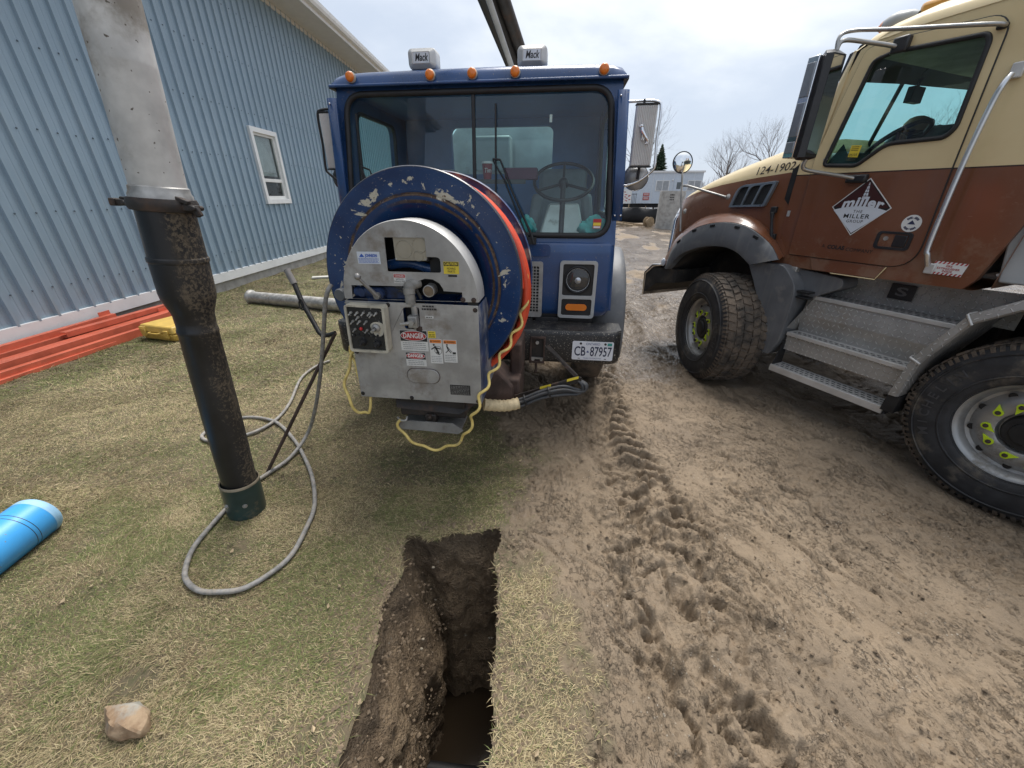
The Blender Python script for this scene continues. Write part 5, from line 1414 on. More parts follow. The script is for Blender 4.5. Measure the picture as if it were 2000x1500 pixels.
    bvl = MB(); bvl.box((-1.022, YP - .012, 1.165), (.050, .04, .062)); bvl.cyl((-1.018, YP + .012, 1.12), (-1.018, YP + .012, 1.245), .018, n=12)
    b_ = bvl.build('ball_valve', m_galv, pn, bevel=.005)
    tv = MB(); tv.tube([(-1.022, YP - .045, 1.168), (-1.05, YP - .05, 1.163), (-1.078, YP - .048, 1.158)], [.010, .009, .009], 10); tv.cyl((-1.022, YP - .055, 1.168), (-1.022, YP - .01, 1.168), .015, n=12); tv.sph((-1.078, YP - .048, 1.158), .0095, 8, 6)
    tv.build('tee_handle', m_galv, b_, smooth=40)
    MB().cyl((-1.0, YP + .01, 1.112), (-1.0, YP + .01, 1.135), .02, n=12).build('red_union', m_rust, b_)
    # decals on the lower panel
    def danger(x0, x1, z0, z1, zh, nl, seed):
        d = decal(pn, 'danger_decal', x0, x1, z0, z1, m_dwhite, y1)
        MB().add([(x0 + .002, y2, zh), (x1 - .002, y2, zh), (x1 - .002, y2, z1 - .002), (x0 + .002, y2, z1 - .002)], [(0, 1, 2, 3)]).build('header', m_ink, d)
        cx_, cz_ = (x0 + x1) / 2, (zh + z1) / 2; a, b = (x1 - x0) * .47, (z1 - zh) * .46
        el = lambda k, a, b, y: [(cx_ + a * math.cos(2 * math.pi * j / 32), y, cz_ + b * math.sin(2 * math.pi * j / 32)) for j in range(32)]
        MB().add(el(0, a, b, y3), [tuple(range(32))]).build('oval_edge', m_white, d)
        MB().add(el(0, a * .96, b * .90, y3 - .0008), [tuple(range(32))]).build('oval', m_red, d)
        put_text(MB(), 'DANGER', lambda u, v: (u, y3 - .0016, v), cx_, cz_, (z1 - zh) * .62, width=(x1 - x0) * .76, bold=.0008).build('lettering', m_white, d)
        q = MB(); h = (zh - z0) / (nl + 1)
        lines(q, x0 + .012, x1 - .014, [zh - h * (k + 1) for k in range(nl)], y2, .003, seed); q.build('lettering', m_greyink, d)
        return d
    danger(-1.112, -.960, .997, 1.113, 1.052, 4, 1)
    danger(-1.094, -.979, .907, .988, .948, 3, 2)
    ye = decal(pn, 'yellow_decal', -.955, -.914, 1.074, 1.111, m_yel, y1)
    q = MB(); lines(q, -.950, -.918, (1.104, 1.094, 1.086, 1.080), y2, .003, 5); q.build('lettering', m_ink, ye)
    for x0, x1, z0, z1, kind in ((-.953, -.884, .929, 1.069, 0), (-.877, -.803, .938, 1.068, 1)):
        w = decal(pn, 'warning_decal', x0, x1, z0, z1, m_dwhite, y1)
        MB().add([(x0 + .003, y2, z1 - .022), (x1 - .003, y2, z1 - .022), (x1 - .003, y2, z1 - .003), (x0 + .003, y2, z1 - .003)], [(0, 1, 2, 3)]).build('header', m_orange_d, w)
        g_ = MB(); c0 = (x0 + x1) / 2; put_text(g_, 'WARNING', lambda u, v: (u, y3, v), c0 + .006, z1 - .0125, .012, width=.042)
        g_.add([(x0 + .006, y3, z1 - .018), (x0 + .016, y3, z1 - .018), (x0 + .011, y3, z1 - .007)], [(0, 1, 2)])
        def stroke(a, b, w_):
            a = Vector(a); b = Vector(b); n_ = Vector((-(b - a).y, (b - a).x)).normalized() * w_
            g_.add([(p.x, y2, p.y) for p in (a - n_, b - n_, b + n_, a + n_)], [(0, 1, 2, 3)])
        zz = z0 + .055
        if kind == 0:
            for k in range(20):
                a = 2 * math.pi * k / 20; b2 = 2 * math.pi * (k + 1) / 20
                stroke((c0 + .012 + .02 * math.cos(a), zz + .022 + .024 * math.sin(a)), (c0 + .012 + .02 * math.cos(b2), zz + .022 + .024 * math.sin(b2)), .001)
            stroke((c0 - .006, zz + .045), (c0 + .014, zz + .006), .005); stroke((c0 + .0, zz + .036), (c0 + .026, zz + .030), .003); stroke((c0 - .004, zz + .040), (c0 - .026, zz + .026), .003)
            stroke((c0 + .0, zz + .01), (c0 + .02, zz - .002), .003); g_.add([(c0 - .010 + .006 * math.cos(k), y2, zz + .052 + .006 * math.sin(k)) for k in range(6)], [tuple(range(6))])
        else:
            stroke((c0 - .018, zz + .040), (c0 - .010, zz + .016), .0035); stroke((c0 - .010, zz + .016), (c0 - .026, zz - .0), .002); stroke((c0 - .010, zz + .016), (c0 + .004, zz - .0), .002); stroke((c0 - .014, zz + .036), (c0 + .008, zz + .006), .0014); stroke((c0 + .012, zz), (c0 + .03, zz), .006)
            g_.add([(c0 - .016 + .005 * math.cos(k), y2, zz + .046 + .005 * math.sin(k)) for k in range(6)], [tuple(range(6))])
        g_.build('pictogram', m_ink, w)
        q = MB(); lines(q, x0 + .006, x1 - .008, [zz - .014 - k * .010 for k in range(4) if zz - .014 - k * .010 > z0 + .004], y2, .0026, 9 + kind); q.build('lettering', m_greyink, w)
    bp = decal(pn, 'black_data_plate', -.857, -.742, .741, .803, m_ink, y1)
    q = MB(); lines(q, -.852, -.748, [.795 - .008 * k for k in range(7)], y2, .002, 14); q.build('lettering', m_panel, bp)
    q = MB(); lines(q, -.97, -.91, (1.244,), y1, .008, 20); lines(q, -.975, -.895, (1.229,), y1, .009, 21); q.build('stencil_mark', m_ink, pn)
    tg = decal(pn, 'small_white_decal', -.962, -.916, 1.181, 1.194, m_dwhite, y1); q = MB(); lines(q, -.958, -.92, (1.187,), y2, .005, 22); q.build('lettering', m_ink, tg)
    # ---- control box
    yb = YP - .06
    ob = [(-1.376, 1.000), (-1.160, .997), (-1.152, 1.252), (-1.366, 1.256)]
    cb = MB().plate(rpoly(ob, .02, 4), [rpoly([(-1.364, 1.012), (-1.173, 1.010), (-1.166, 1.241), (-1.355, 1.245)], .008, 3)], fm(yb), .055).build('control_box', m_cream_d, truck, bevel=.004)
    MB().bb(-1.368, -1.163, yb + .010, yb + .02, 1.015, 1.24).build('face_plate', M('scratched black face plate', (.018, .018, .018), .5, 0, .3, 20, speck=(.5, .47, .42), sscale=60, sthr=.66), cb)
    yt = yb + .010
    tg_ = []
    for x, z in [(-1.335 + .034 * k, 1.214) for k in range(5)] + [(-1.332 + .036 * k, 1.168) for k in range(3)] + [(-1.328, 1.125), (-1.262, 1.122)] + [(-1.30, 1.19), (-1.225, 1.205)]:
        s_ = MB(); s_.cyl((x, yt - .010, z), (x, yt, z), .0065, n=8); s_.tube([(x, yt - .008, z), (x - .004, yt - .028, z - .009)], [.003, .0042], 6); s_.build('toggle_switch', m_galv, cb, smooth=40)
    rd = MB(); rd.sph((-1.295, yt - .006, 1.128), .009, 10, 7); rd.build('red_lamp', M('red button', (.6, .02, .02), .3, coat=.5), cb, smooth=60)
    blob = [(-1.205 + (.036 + .006 * math.sin(3 * a)) * math.cos(a) + .0, yt - .0012, 1.128 + (.045 + .006 * math.cos(2 * a)) * math.sin(a)) for a in [2 * math.pi * k / 24 for k in range(24)]]
    MB().add(blob, [tuple(range(24))]).build('worn_patch', m_cream_d, cb)
    jy = MB(); jy.lathe([(.024, 0), (.022, -.012), (.010, -.02)], (-1.213, yt, 1.135), (0, 1, 0), 16); jy.tube([(-1.213, yt - .015, 1.135), (-1.216, yt - .05, 1.128)], [.006, .008], 8); jy.build('joystick', m_galv, cb, smooth=40)
    for x, z in ((-1.298, 1.055), (-1.218, 1.048)):
        kb = MB(); kb.lathe([(.020, 0), (.019, -.012), (.014, -.022), (.0001, -.023)], (x, yt, z), (0, 1, 0), 14); kb.tube([(x, yt - .02, z), (x, yt - .04, z - .01)], .006, 8); kb.build('knob', m_blackp, cb, smooth=40)
    for k in range(7):
        MB().lathe([(.006, 0), (.006, -.006), (.0001, -.007)], (-1.34 + k * .026, yt, 1.09 + .004 * (k % 2)), (0, 1, 0), 8).build('button', m_dark, cb)
    # ---- mounting under the panel
    mt = MB(); mt.bb(-1.19, -.79, YP + .04, YP + .5, .56, .69); mt.add([(-1.20, YP + .02, .62), (-.82, YP + .02, .60), (-.72, YP + .06, .655), (-.72, YP + .10, .69), (-1.22, YP + .06, .69)], [(0, 1, 2, 3, 4)])
    mt.box((-1.0, YP + .05, .555), (.07, .06, .06)); mt.cyl((-1.0, YP + .03, .57), (-1.0, YP + .0, .57), .016, n=6)
    mt.build('mount_beam', m_rustblk, truck, bevel=.01)
    try_ = MB(); try_.prism([(-1.21, YP + .0, .49), (-.83, YP + .0, .475), (-.80, YP + .0, .50), (-.86, YP + .0, .545), (-1.19, YP + .0, .545)], (0, .008, 0)); try_.bb(-1.20, -.82, YP + .008, YP + .2, .478, .486)
    try_.build('drip_tray', M('dull grey tray', (.24, .235, .225), .6, .2, .2, 6, dirt=(.12, .10, .08), damt=.35), truck)
    ey = MB().tube(catmull([(-1.20, YP + .01, .56), (-1.17, YP - .01, .552), (-1.14, YP - .01, .556), (-1.14, YP + .01, .566)], 5), .006, 6).build('tie_eye', m_galv, truck, smooth=60)
    ar = MB(); ar.add([(-.80, -.52, .40), (-.56, -.46, .42), (-.56, -.46, .56), (-.66, -.44, .66), (-.80, -.5, .69), (-.80, -.22, .40), (-.56, -.22, .42), (-.56, -.22, .56), (-.66, -.22, .66), (-.80, -.22, .69)], [(0, 1, 2, 3, 4), (5, 6, 7, 8, 9)[::-1], (0, 1, 6, 5), (1, 2, 7, 6), (2, 3, 8, 7), (3, 4, 9, 8), (4, 0, 5, 9)])
    ar.bb(-.62, -.52, -.42, -.02, .36, .60); ar.bb(-.60, -.52, -.30, .05, .56, .82)
    ar.build('swing_arm', m_rust, truck, bevel=.015)
    fl = MB(); fl.prism([(-.545, -.46, .475), (-.55, -.46, .498), (-.13, -.44, .655), (-.098, -.44, .652), (-.095, -.44, .625), (-.12, -.44, .612)], (0, .012, 0))
    fl.prism([(-.36, -.12, .745), (-.33, -.12, .755), (-.12, -.40, .648), (-.14, -.40, .632)], (0, .012, 0))
    fa = fl.build('folding_arm', m_rustblk, truck)
    for u in (.38, .78):
        x = -.545 + (.45) * u; z = .485 + .17 * u
        MB().add([(x, -.4625, z - .012 + .02), (x + .075, -.4625, z + .016 + .02), (x + .075, -.4625, z + .034 + .02), (x, -.4625, z + .008 + .02)], [(0, 1, 2, 3)]).build('reflector', m_yel, fa)
    hb = MB()
    for k in range(4):
        dz = k * .016; dy = (k % 2) * .015
        hb.tube(catmull([(-.72, -.62 + dy, .49 + dz * .6), (-.60, -.58 + dy, .455 + dz), (-.50, -.53 + dy, .455 + dz), (-.36, -.50 + dy, .510 + dz), (-.22, -.48 + dy, .535 + dz * 1.2), (-.12, -.46 + dy, .535 + dz * .6), (-.085 + .008 * k, -.45 + dy, .56), (-.09 + .01 * k, -.445 + dy, .60), (-.12, -.43 + dy, .625)], 5), .0105, 8)
    hb.build('hydraulic_hose', m_hose_dk, truck, smooth=60)
    tpp = MB(); c_ = catmull([(-.735, -.625, .505), (-.66, -.60, .488), (-.59, -.575, .478), (-.515, -.54, .482)], 8)
    tpp.tube(c_, [.040 + .003 * math.sin(k * 1.9) for k in range(len(c_))], 14); tpp.build('hose_wrap', m_tape, truck, smooth=60)
    ti = MB()
    for x, y, z in ((-.47, -.525, .505), (-.31, -.495, .56)): ti.lathe([(.036, -.006), (.038, 0), (.036, .006)], (x, y, z), (.9, .1, .25), 14)
    ti.build('cable_tie', m_black, truck)
control_panel()

def cords():
    tr = Matrix.Translation((.619, 2.773, 0)) @ Matrix.Rotation(R_(-7), 4, 'Z')
    def wavy(pts, amp, wl, r, name, label, n=8):
        P = catmull(pts, 24); out = []; s = 0; prev = None
        for p in P:
            if prev is not None: s += (p - prev).length
            prev = p; out.append((p, s))
        res = []
        for i, (p, s) in enumerate(out):
            d = (out[min(i + 1, len(out) - 1)][0] - out[max(i - 1, 0)][0]).normalized()
            sd = d.cross(Vector((0, 1, 0)));
            if sd.length < .1: sd = Vector((1, 0, 0))
            sd.normalize()
            k = amp(s) if callable(amp) else amp
            res.append((p + sd * math.sin(2 * math.pi * s / wl) * k + Vector((0, 1, 0)) * math.cos(2 * math.pi * s / wl) * k * .5))
        MB().tube(res, r, n).build(name, m_cord, truck, smooth=60)
    # coordinates from the reel edge down to the tray
    wavy([(-.535, -.62, 1.50), (-.495, -.63, 1.42), (-.470, -.64, 1.31), (-.470, -.66, 1.20), (-.495, -.70, 1.09), (-.555, -.76, .98), (-.62, -.86, .87), (-.66, -.95, .79), (-.70, -1.0, .69), (-.73, -1.0, .60)], .015, .135, .0085, 'yellow_cord', 'coiled yellow cord running down the right edge of the reel')
    wavy([(-.73, -1.0, .60), (-.755, -1.0, .535), (-.80, -.99, .47), (-.86, -.985, .415), (-.93, -.98, .385), (-1.03, -.975, .375), (-1.10, -.97, .41), (-1.17, -.965, .46), (-1.19, -.96, .51), (-1.175, -.95, .555)], .010, .15, .0085, 'yellow_cord', 'slack yellow cord loop hanging below the drip tray')
    wavy([(-1.46, -.80, 1.03), (-1.48, -.82, .97), (-1.465, -.85, .90), (-1.44, -.88, .84), (-1.41, -.90, .78), (-1.385, -.94, .755)], .008, .16, .0085, 'yellow_cord', 'yellow cord crossing beside the left edge of the lower panel')
    wavy([(-1.43, -.82, 1.03), (-1.44, -.84, .96), (-1.475, -.87, .88), (-1.495, -.90, .80), (-1.505, -.93, .72), (-1.47, -.95, .64), (-1.44, -.95, .585), (-1.40, -.95, .58), (-1.365, -.95, .585), (-1.36, -.94, .66), (-1.355, -.92, .695)], .007, .17, .0085, 'yellow_cord', 'yellow cord loop hanging lowest at the left of the panel')
    bl = MB(); bl.bb(-1.50, -1.36, -.62, -.40, .70, .92); bl.cyl((-1.50, -.62, .98), (-1.50, -.45, .98), .055, n=16); bl.bb(-1.40, -1.2, -.55, -.3, .62, .74)
    bl.build('reel_drive', m_rustblk, truck, bevel=.012)
cords()
# ------------------------------------------------------------------ brown and cream truck (local: x = -s rearwards, y = w inwards, z up)
OR = Vector((2.917, 1.88, 0))
dump = thing('dump_truck', 'brown and cream conventional truck with diamond logo on its door', 'truck', OR, R_(-67.2))
def r3(s, w, z): return (-s, w, z)
ZB = 1.905
def two_tone():
    m, t, b = new_mat('brown and cream two tone paint')
    x, y, z = t.xyz(); n1 = t.noise(3, 5); n2 = t.noise(3, 8, .65)
    br = t.mix(n1.step(.3, .7), (.155, .056, .024), (.180, .067, .031))
    vz = t.scaled(t.coord(), (9, 9, 1.0))
    br = t.mix(t.noise(1.2, 6, vec=vz).step(.5, .75) * .5 + n2.step(.55, .75) * .25, br, (.15, .072, .05))
    cr = t.mix(n1.step(.3, .7), (.66, .52, .285), (.72, .58, .33))
    cr = t.mix(n2.step(.6, .8) * .3, cr, (.55, .46, .30))
    scr = t.noise(60, 2, vec=t.scaled(t.coord(), (.25, 1, 2.4))).step(.735, .75)
    br = t.mix(scr * .6, br, (.30, .2, .15))
    spl = (t.noise(5, 8, .7) + z.step(1.9, 1.2) * .22 + t.noise(45, 4).step(.55, .7) * .06).step(.66, .82)
    br = t.mix(spl * .40, br, (.24, .165, .11))
    c = t.mix(z.gt(ZB), br, cr)
    line = (z - ZB).abs().lt(.004)
    c = t.mix(line, c, (.03, .012, .01))
    setin(t, b, 'Base Color', c); setin(t, b, 'Roughness', n2 * .25 + .22)
    b.inputs['Coat Weight'].default_value = .3; b.inputs['Coat Roughness'].default_value = .1
    return m
m_two = two_tone()
WIN = rpoly([(1.605, 1.965), (1.375, 1.950), (1.235, 2.072), (.935, 2.076), (.905, 2.125), (.918, 2.535), (.94, 2.568), (1.385, 2.596), (1.485, 2.574)], [.03, .03, .05, .05, .02, .03, .03, .05, .03], 4)
def brown_cab():
    fm = lambda w: (lambda u, v, d=0: r3(u, w + d, v))
    big = [(min(1.62, s + .02) if s > 1.2 else s - .02, z + (.02 if z > 2.3 else -.02)) for s, z in WIN]
    side = [(1.80, 1.215), (1.48, 1.205), (.545, 1.225), (.505, 1.29), (.43, 1.62), (.36, 2.72), (1.46, 2.72), (1.60, 2.66), (1.80, 2.02)]
    sh = MB(); sh.plate(side, [big], fm(.13), .05); sh.plate(side, [big], fm(2.28), .05)
    # back wall, floor, cowl
    sh.add([r3(.43, .14, 1.25), r3(.43, 2.32, 1.25), r3(.36, 2.32, 2.72), r3(.36, .14, 2.72)], [(0, 1, 2, 3)])
    sh.add([r3(.5, .14, 1.225), r3(.5, 2.32, 1.225), r3(1.8, 2.32, 1.22), r3(1.8, .14, 1.22)], [(0, 1, 2, 3)])
    sh.add([r3(1.80, .14, 1.22), r3(1.80, 2.32, 1.22), r3(1.80, 2.32, 2.02), r3(1.80, .14, 2.02)], [(0, 1, 2, 3)])
    sh.build('cab_shell', m_two, dump)
    # roof
    rows = []
    for s, dz in ((.34, -.02), (.40, 0), (.9, .01), (1.30, 0), (1.45, -.03), (1.56, -.075), (1.62, -.13), (1.66, -.185)):
        row = []
        for w, z in ((.125, 2.705), (.135, 2.745), (.18, 2.79), (.28, 2.83), (.5, 2.865), (.85, 2.885), (1.225, 2.89), (1.6, 2.885), (1.95, 2.865), (2.17, 2.83), (2.27, 2.79), (2.315, 2.745), (2.325, 2.705)):
            k = (z - 2.705) / .185
            row.append(r3(s, w, max(2.66 if s > 1.6 else 2.69, z + dz * (.45 + .55 * k))))
        rows.append(row)
    MB().grid(rows).build('roof', m_two, dump, smooth=60)
    MB().add([r3(.42, .18, 2.66), r3(.42, 2.27, 2.66), r3(1.60, 2.27, 2.64), r3(1.60, .18, 2.64)], [(0, 1, 2, 3)]).build('headliner', M('grey headliner', (.30, .29, .26), .9, 0, .2, 6), dump)
    # sill and lower skirt
    MB().prism([r3(1.49, .125, 1.30), r3(1.45, .118, 1.205), r3(1.0, .118, 1.21), r3(.965, .125, 1.298)], (0, .02, 0)).build('sill_step', m_two, dump, bevel=.006)
    MB().tube([r3(1.30, .113, 1.205), r3(1.0, .113, 1.207), r3(.963, .120, 1.298)], .004, 6).build('sill_edge', m_cream, dump)
    # door
    dpoly = rpoly([(1.672, 1.305), (.818, 1.308), (.845, 1.93), (.868, 2.642), (1.40, 2.668), (1.560, 2.655), (1.688, 2.04)], [.02, .16, .0, .10, .05, .04, .02], 7)
    door = MB().plate(dpoly, [WIN], fm(.118), .022).build('door', m_two, dump, bevel=.004)
    MB().tube([r3(s, .1275, z) for s, z in dpoly], .006, 6, True).build('door_seal', m_black, door)
    MB().tube([r3(s, .116, z) for s, z in WIN], .014, 8, True).build('window_gasket', m_black, door, smooth=60)
    MB().add([r3(s, .135, z) for s, z in WIN], [tuple(range(len(WIN)))]).build('door_window', m_glass2, door)
    hd = MB().plate(rrect(-1.088, -.884, 1.415, 1.532, .025), [rrect(-1.068, -.904, 1.432, 1.517, .015)], lambda u, v, d: (u, .110 + d, v), .02).build('door_handle', m_blackp, door, bevel=.004)
    MB().bb(-1.07, -.90, .124, .128, 1.43, 1.52).build('handle_recess', m_dark, hd)
    MB().bb(-.985, -.910, .112, .122, 1.435, 1.512).build('paddle', m_blackp, hd, bevel=.006)
    MB().cyl((-1.03, .112, 1.485), (-1.03, .126, 1.485), .014, n=14).build('lock', m_galv, hd)
    # logo diamond
    cx, cz, h = -1.255, 1.678, .191
    wd = .1165
    def dq(name, pts, mat, w): return MB().add([(cx + a, w, cz + b) for a, b in pts], [tuple(range(len(pts)))]).build(name, mat, door)
    def dia(k): return [(0, h * k), (h * k, 0), (0, -h * k), (-h * k, 0)]
    dq('logo', dia(1.0), m_white, wd); dq('logo_line', dia(.955), m_ink, wd - .001)
    maroon = M('maroon decal', (.055, .014, .012), .4, 0, .06)
    k = .91
    arcp = [(x, .012 - .035 * (x / h) ** 2) for x in [h * k * (1 - 2 * q / 12.) * .96 for q in range(13)]]
    dq('logo_top', [(-h * k, -.0), (0, h * k), (h * k, 0)] [::-1] + [], maroon, wd - .002)
    dq('logo_base', [(h * k * .985, -.022 + .0)] + [(x, .008 - .034 * (x / h) ** 2) for x in [h * k * (.94 - 1.88 * q / 12.) for q in range(13)]] + [(-h * k * .985, -.022), (0, -h * k)], m_decal, wd - .003)
    lg = MB(); fml = lambda u, v: (cx + u, wd - .004, cz + v)
    put_text(lg, 'miller', lambda u, v: fml(u, v - .035 * (u / h) ** 2), .004, .034, .088, width=.265, bold=.0035, shear=.10, spacing=1.08)
    for j in range(5):
        z0 = .055 + j * .022; z1 = z0 + .018; q0 = .021 * (1 - (z0 - .04) / .135); q1 = .021 * (1 - (z1 - .04) / .135)
        for a, b in ((-1, -.12), (.12, 1)): lg.add([fml(.008 + a * q0, z0), fml(.008 + b * q0, z0), fml(.008 + b * q1, z1), fml(.008 + a * q1, z1)], [(0, 1, 2, 3)])
    lg.build('lettering', m_decal, door)
    tx = MB(); put_text(tx, 'THE', fml, -.005, -.028, .028, width=.060, spacing=1.2); put_text(tx, 'MILLER', fml, -.005, -.060, .040, width=.168, spacing=1.15, bold=.0005); put_text(tx, 'GROUP', fml, -.005, -.094, .028, width=.108, spacing=1.15)
    tx.build('lettering', m_ink, door)
    # round safety sticker
    rc = (-.924, 1.588)
    MB().add([(rc[0] + .053 * math.cos(2 * math.pi * k / 32), wd, rc[1] + .053 * math.sin(2 * math.pi * k / 32)) for k in range(32)], [tuple(range(32))]).build('round_sticker', m_white, door)
    rs_ = MB(); f2 = lambda u, v: (rc[0] + u, wd - .001, rc[1] + v)
    for a0, a1, ra, rb in ((35, 145, .030, .043), (215, 325, .030, .043)):
        for k in range(10):
            p = R_(a0 + (a1 - a0) * k / 10.); q = R_(a0 + (a1 - a0) * (k + .8) / 10.)
            if k not in (4, 5): rs_.add([f2(ra * math.cos(p), ra * math.sin(p)), f2(rb * math.cos(p), rb * math.sin(p)), f2(rb * math.cos(q), rb * math.sin(q)), f2(ra * math.cos(q), ra * math.sin(q))], [(0, 1, 2, 3)])
    rs_.add([f2(-.022, -.006), f2(.022, -.006), f2(0, .020)], [(0, 1, 2)]); put_text(rs_, 'GOAL', f2, 0, .032, .014, width=.03); put_text(rs_, 'ZERO', f2, 0, -.034, .014, width=.03)
    rs_.build('lettering', M('navy ink', (.03, .04, .10), .5), door)
    cm = MB(); fc = lambda u, v: (u, wd, v)
    put_text(cm, 'A', fc, -1.415, 1.396, .036, width=.022); put_text(cm, 'COLAS', fc, -1.325, 1.394, .038, width=.120, bold=.0016); put_text(cm, 'COMPANY', fc, -1.165, 1.388, .036, width=.175)
    cm.build('lettering', m_ink, door)
    # sticker in the quarter light
    ys = MB().add([r3(s, .131, z) for s, z in ((1.461, 2.011), (1.396, 2.004), (1.391, 2.078), (1.459, 2.084))], [(0, 1, 2, 3)]).build('inspection_sticker', m_yel, door)
    yt = MB(); put_text(yt, '05/25', lambda u, v: (u, .130, v), -1.428, 2.021, .022, width=.052)
    for z in (2.072, 2.060, 2.050): yt.add([r3(1.452, .130, z), r3(1.405, .130, z - .002), r3(1.405, .130, z + .001), r3(1.452, .130, z + .003)], [(0, 1, 2, 3)])
    yt.build('lettering', m_ink, ys)
    MB().box(r3(1.60, .112, 2.005), (.03, .008, .012)).build('door_keeper', m_galv, door)
    # dark sheet standing in for the shade low in the quarter light
    MB().add([r3(1.60, .136, 1.965), r3(1.372, .136, 1.95), r3(1.30, .136, 2.03), r3(1.47, .136, 2.03), r3(1.52, .136, 2.10)], [(0, 1, 2, 3, 4)]).build('quarter_light_shade', M('quarter light painted shade', (.03, .035, .035), .15, spec=.6), door)
    # fire label
    fl = MB().add([r3(s, .126, z) for s, z in ((.735, 1.318), (.578, 1.298), (.566, 1.385), (.722, 1.405))], [(0, 1, 2, 3)]) if False else MB().add([r3(s, .126, z) for s, z in ((.735, 1.295), (.575, 1.295), (.565, 1.375), (.722, 1.375))], [(0, 1, 2, 3)])
    fl = fl.build('fire_label', m_white, dump)
    fr = MB()
    for zz in (1.295, 1.361):
        for k in range(8):
            s0 = .735 - k * .0205 - (.008 if zz > 1.3 else 0); fr.add([r3(s0, .125, zz), r3(s0 - .010, .125, zz), r3(s0 - .018, .125, zz + .014), r3(s0 - .008, .125, zz + .014)], [(0, 1, 2, 3)])
    for j, (tt, w_) in enumerate((('FIRE', .030), ('EXTINGUISHER', .110), ('INSIDE', .048))): put_text(fr, tt, lambda u, v: (u, .125, v), -.648, 1.349 - j * .0155, .017, width=w_, bold=.0004)
    fr.build('lettering', m_red, fl)
    MB().box(r3(1.775, .128, 1.62), (.022, .01, .045)).build('side_reflector', m_greypaint, dump)
    # grab bar
    gb = MB().tube(catmull([r3(.752, .085, 2.345), r3(.755, .055, 2.30), r3(.765, .05, 2.2), r3(.772, .05, 1.9), r3(.762, .05, 1.48), r3(.748, .055, 1.41), r3(.735, .085, 1.345)], 6), .0145, 10).build('grab_bar', M('satin grab bar', (.62, .63, .64), .3, .9, .06), dump, smooth=60)
    MB().box(r3(.748, .118, 2.365), (.055, .02, .075)).build('foot', m_alu, gb, bevel=.006); MB().box(r3(.732, .118, 1.325), (.05, .02, .065)).build('foot', m_alu, gb, bevel=.006)
    # windscreen and pillars
    gl = []
    for j in range(5):
        u = j / 4.; s0 = 1.80 + (1.62 - 1.80) * u; z = 2.02 + .655 * u
        gl.append([r3(s0 + .10 * (1 - ((w - 1.225) / 1.08) ** 2) - .01, w, z) for w in np.linspace(.16, 2.29, 9)])
    MB().grid(gl).build('windscreen', m_glass2, dump, smooth=60)
    fr = MB(); fr.tube([gl[i][0] for i in range(5)], .022, 8); fr.tube([gl[i][-1] for i in range(5)], .03, 8); fr.tube(gl[0], .02, 8); fr.tube(gl[-1], .03, 8)
    fr.build('windscreen_gasket', m_black, dump, smooth=60)
    MB().add([r3(1.62, .122, 2.66), r3(1.645, .135, 2.67), r3(1.815, .135, 2.02), r3(1.69, .122, 2.02)], [(0, 1, 2, 3)]).build('pillar', m_two, dump)
    MB().prism([r3(1.60, .18, 2.68), r3(1.70, .18, 2.67), r3(1.73, .18, 2.52), r3(1.70, .18, 2.51)], (0, .9, .055)).build('sun_visor', m_dash, dump); MB().prism([r3(1.60, 1.10, 2.70), r3(1.72, 1.10, 2.70), r3(1.76, 1.10, 2.58), r3(1.73, 1.10, 2.57)], (0, 1.1, .045)).build('sun_visor', m_dash, dump)
    MB().tube([r3(1.90, 1.08, 2.03), r3(1.73, 1.02, 2.66)], .016, 8).build('windscreen_post', m_black, dump, smooth=60)
    # interior
    MB().bb(-1.80, -1.48, .20, 2.26, 1.55, 2.055).build('dashboard', m_dash, dump, bevel=.05)
    MB().bb(-1.2, -.5, .25, .95, 1.3, 1.62).build('seat', m_dash, dump, bevel=.06)
    bk = MB(); bk.box(r3(.62, .60, 1.85), (.16, .55, .55)); bk.build('seat_back', m_dash, dump, bevel=.06)
    sw = Vector(r3(1.44, .62, 2.12)); rot = Matrix.Rotation(R_(-38), 3, 'Y')
    st = MB(); st.tube([sw + rot @ Vector((.195 * math.cos(a), .195 * math.sin(a), 0)) for a in [2 * math.pi * k / 36 for k in range(36)]], .017, 8, True)
    for a in (R_(60), R_(180), R_(300)): st.tube([sw, sw + rot @ Vector((.195 * math.cos(a), .195 * math.sin(a), 0))], .016, 8)
    st.sph(sw, .06, 12, 8); st.cyl(sw, r3(1.62, .62, 1.95), .03, n=10); st.build('steering_wheel', m_blackp, dump, smooth=60)
    im = MB(); im.box(r3(1.70, 1.15, 2.50), (.05, .16, .11)); im.cyl(r3(1.70, 1.15, 2.55), r3(1.68, 1.15, 2.68), .012, n=8); im.build('interior_mirror', m_dark, dump, bevel=.015)
    # mirror on the door
    ms = MB(); rows = []
    def mring(z, s0, s1, w0, w1): return [r3(s1, w0 + .03, z), r3(s1, w1 - .02, z), r3(s0 + .03, w1, z), r3(s0, w1 - .03, z), r3(s0, w0 + .03, z), r3(s0 + .03, w0, z)]
    for z, a in ((1.985, .03), (2.0, 0), (2.3, .0), (2.58, 0), (2.605, .03)):
        sh_ = (z - 2.0) * -.14
        rows.append(mring(z, 1.49 + a, 1.565 - a * .3, -.33 + a, -.15 - a) + [mring(z, 1.49 + a, 1.565 - a * .3, -.33 + a, -.15 - a)[0]])
    ms.grid(rows); ms.add(rows[0][:-1], [tuple(range(6))]); ms.add(rows[-1][:-1], [tuple(range(6))])
    mi = ms.build('door_mirror', m_blackp, dump, smooth=35)
    fc_ = MB().bb(-1.640, -1.564, -.325, -.145, 2.0, 2.585).build('chrome_shell', m_chrome, mi, bevel=.005)
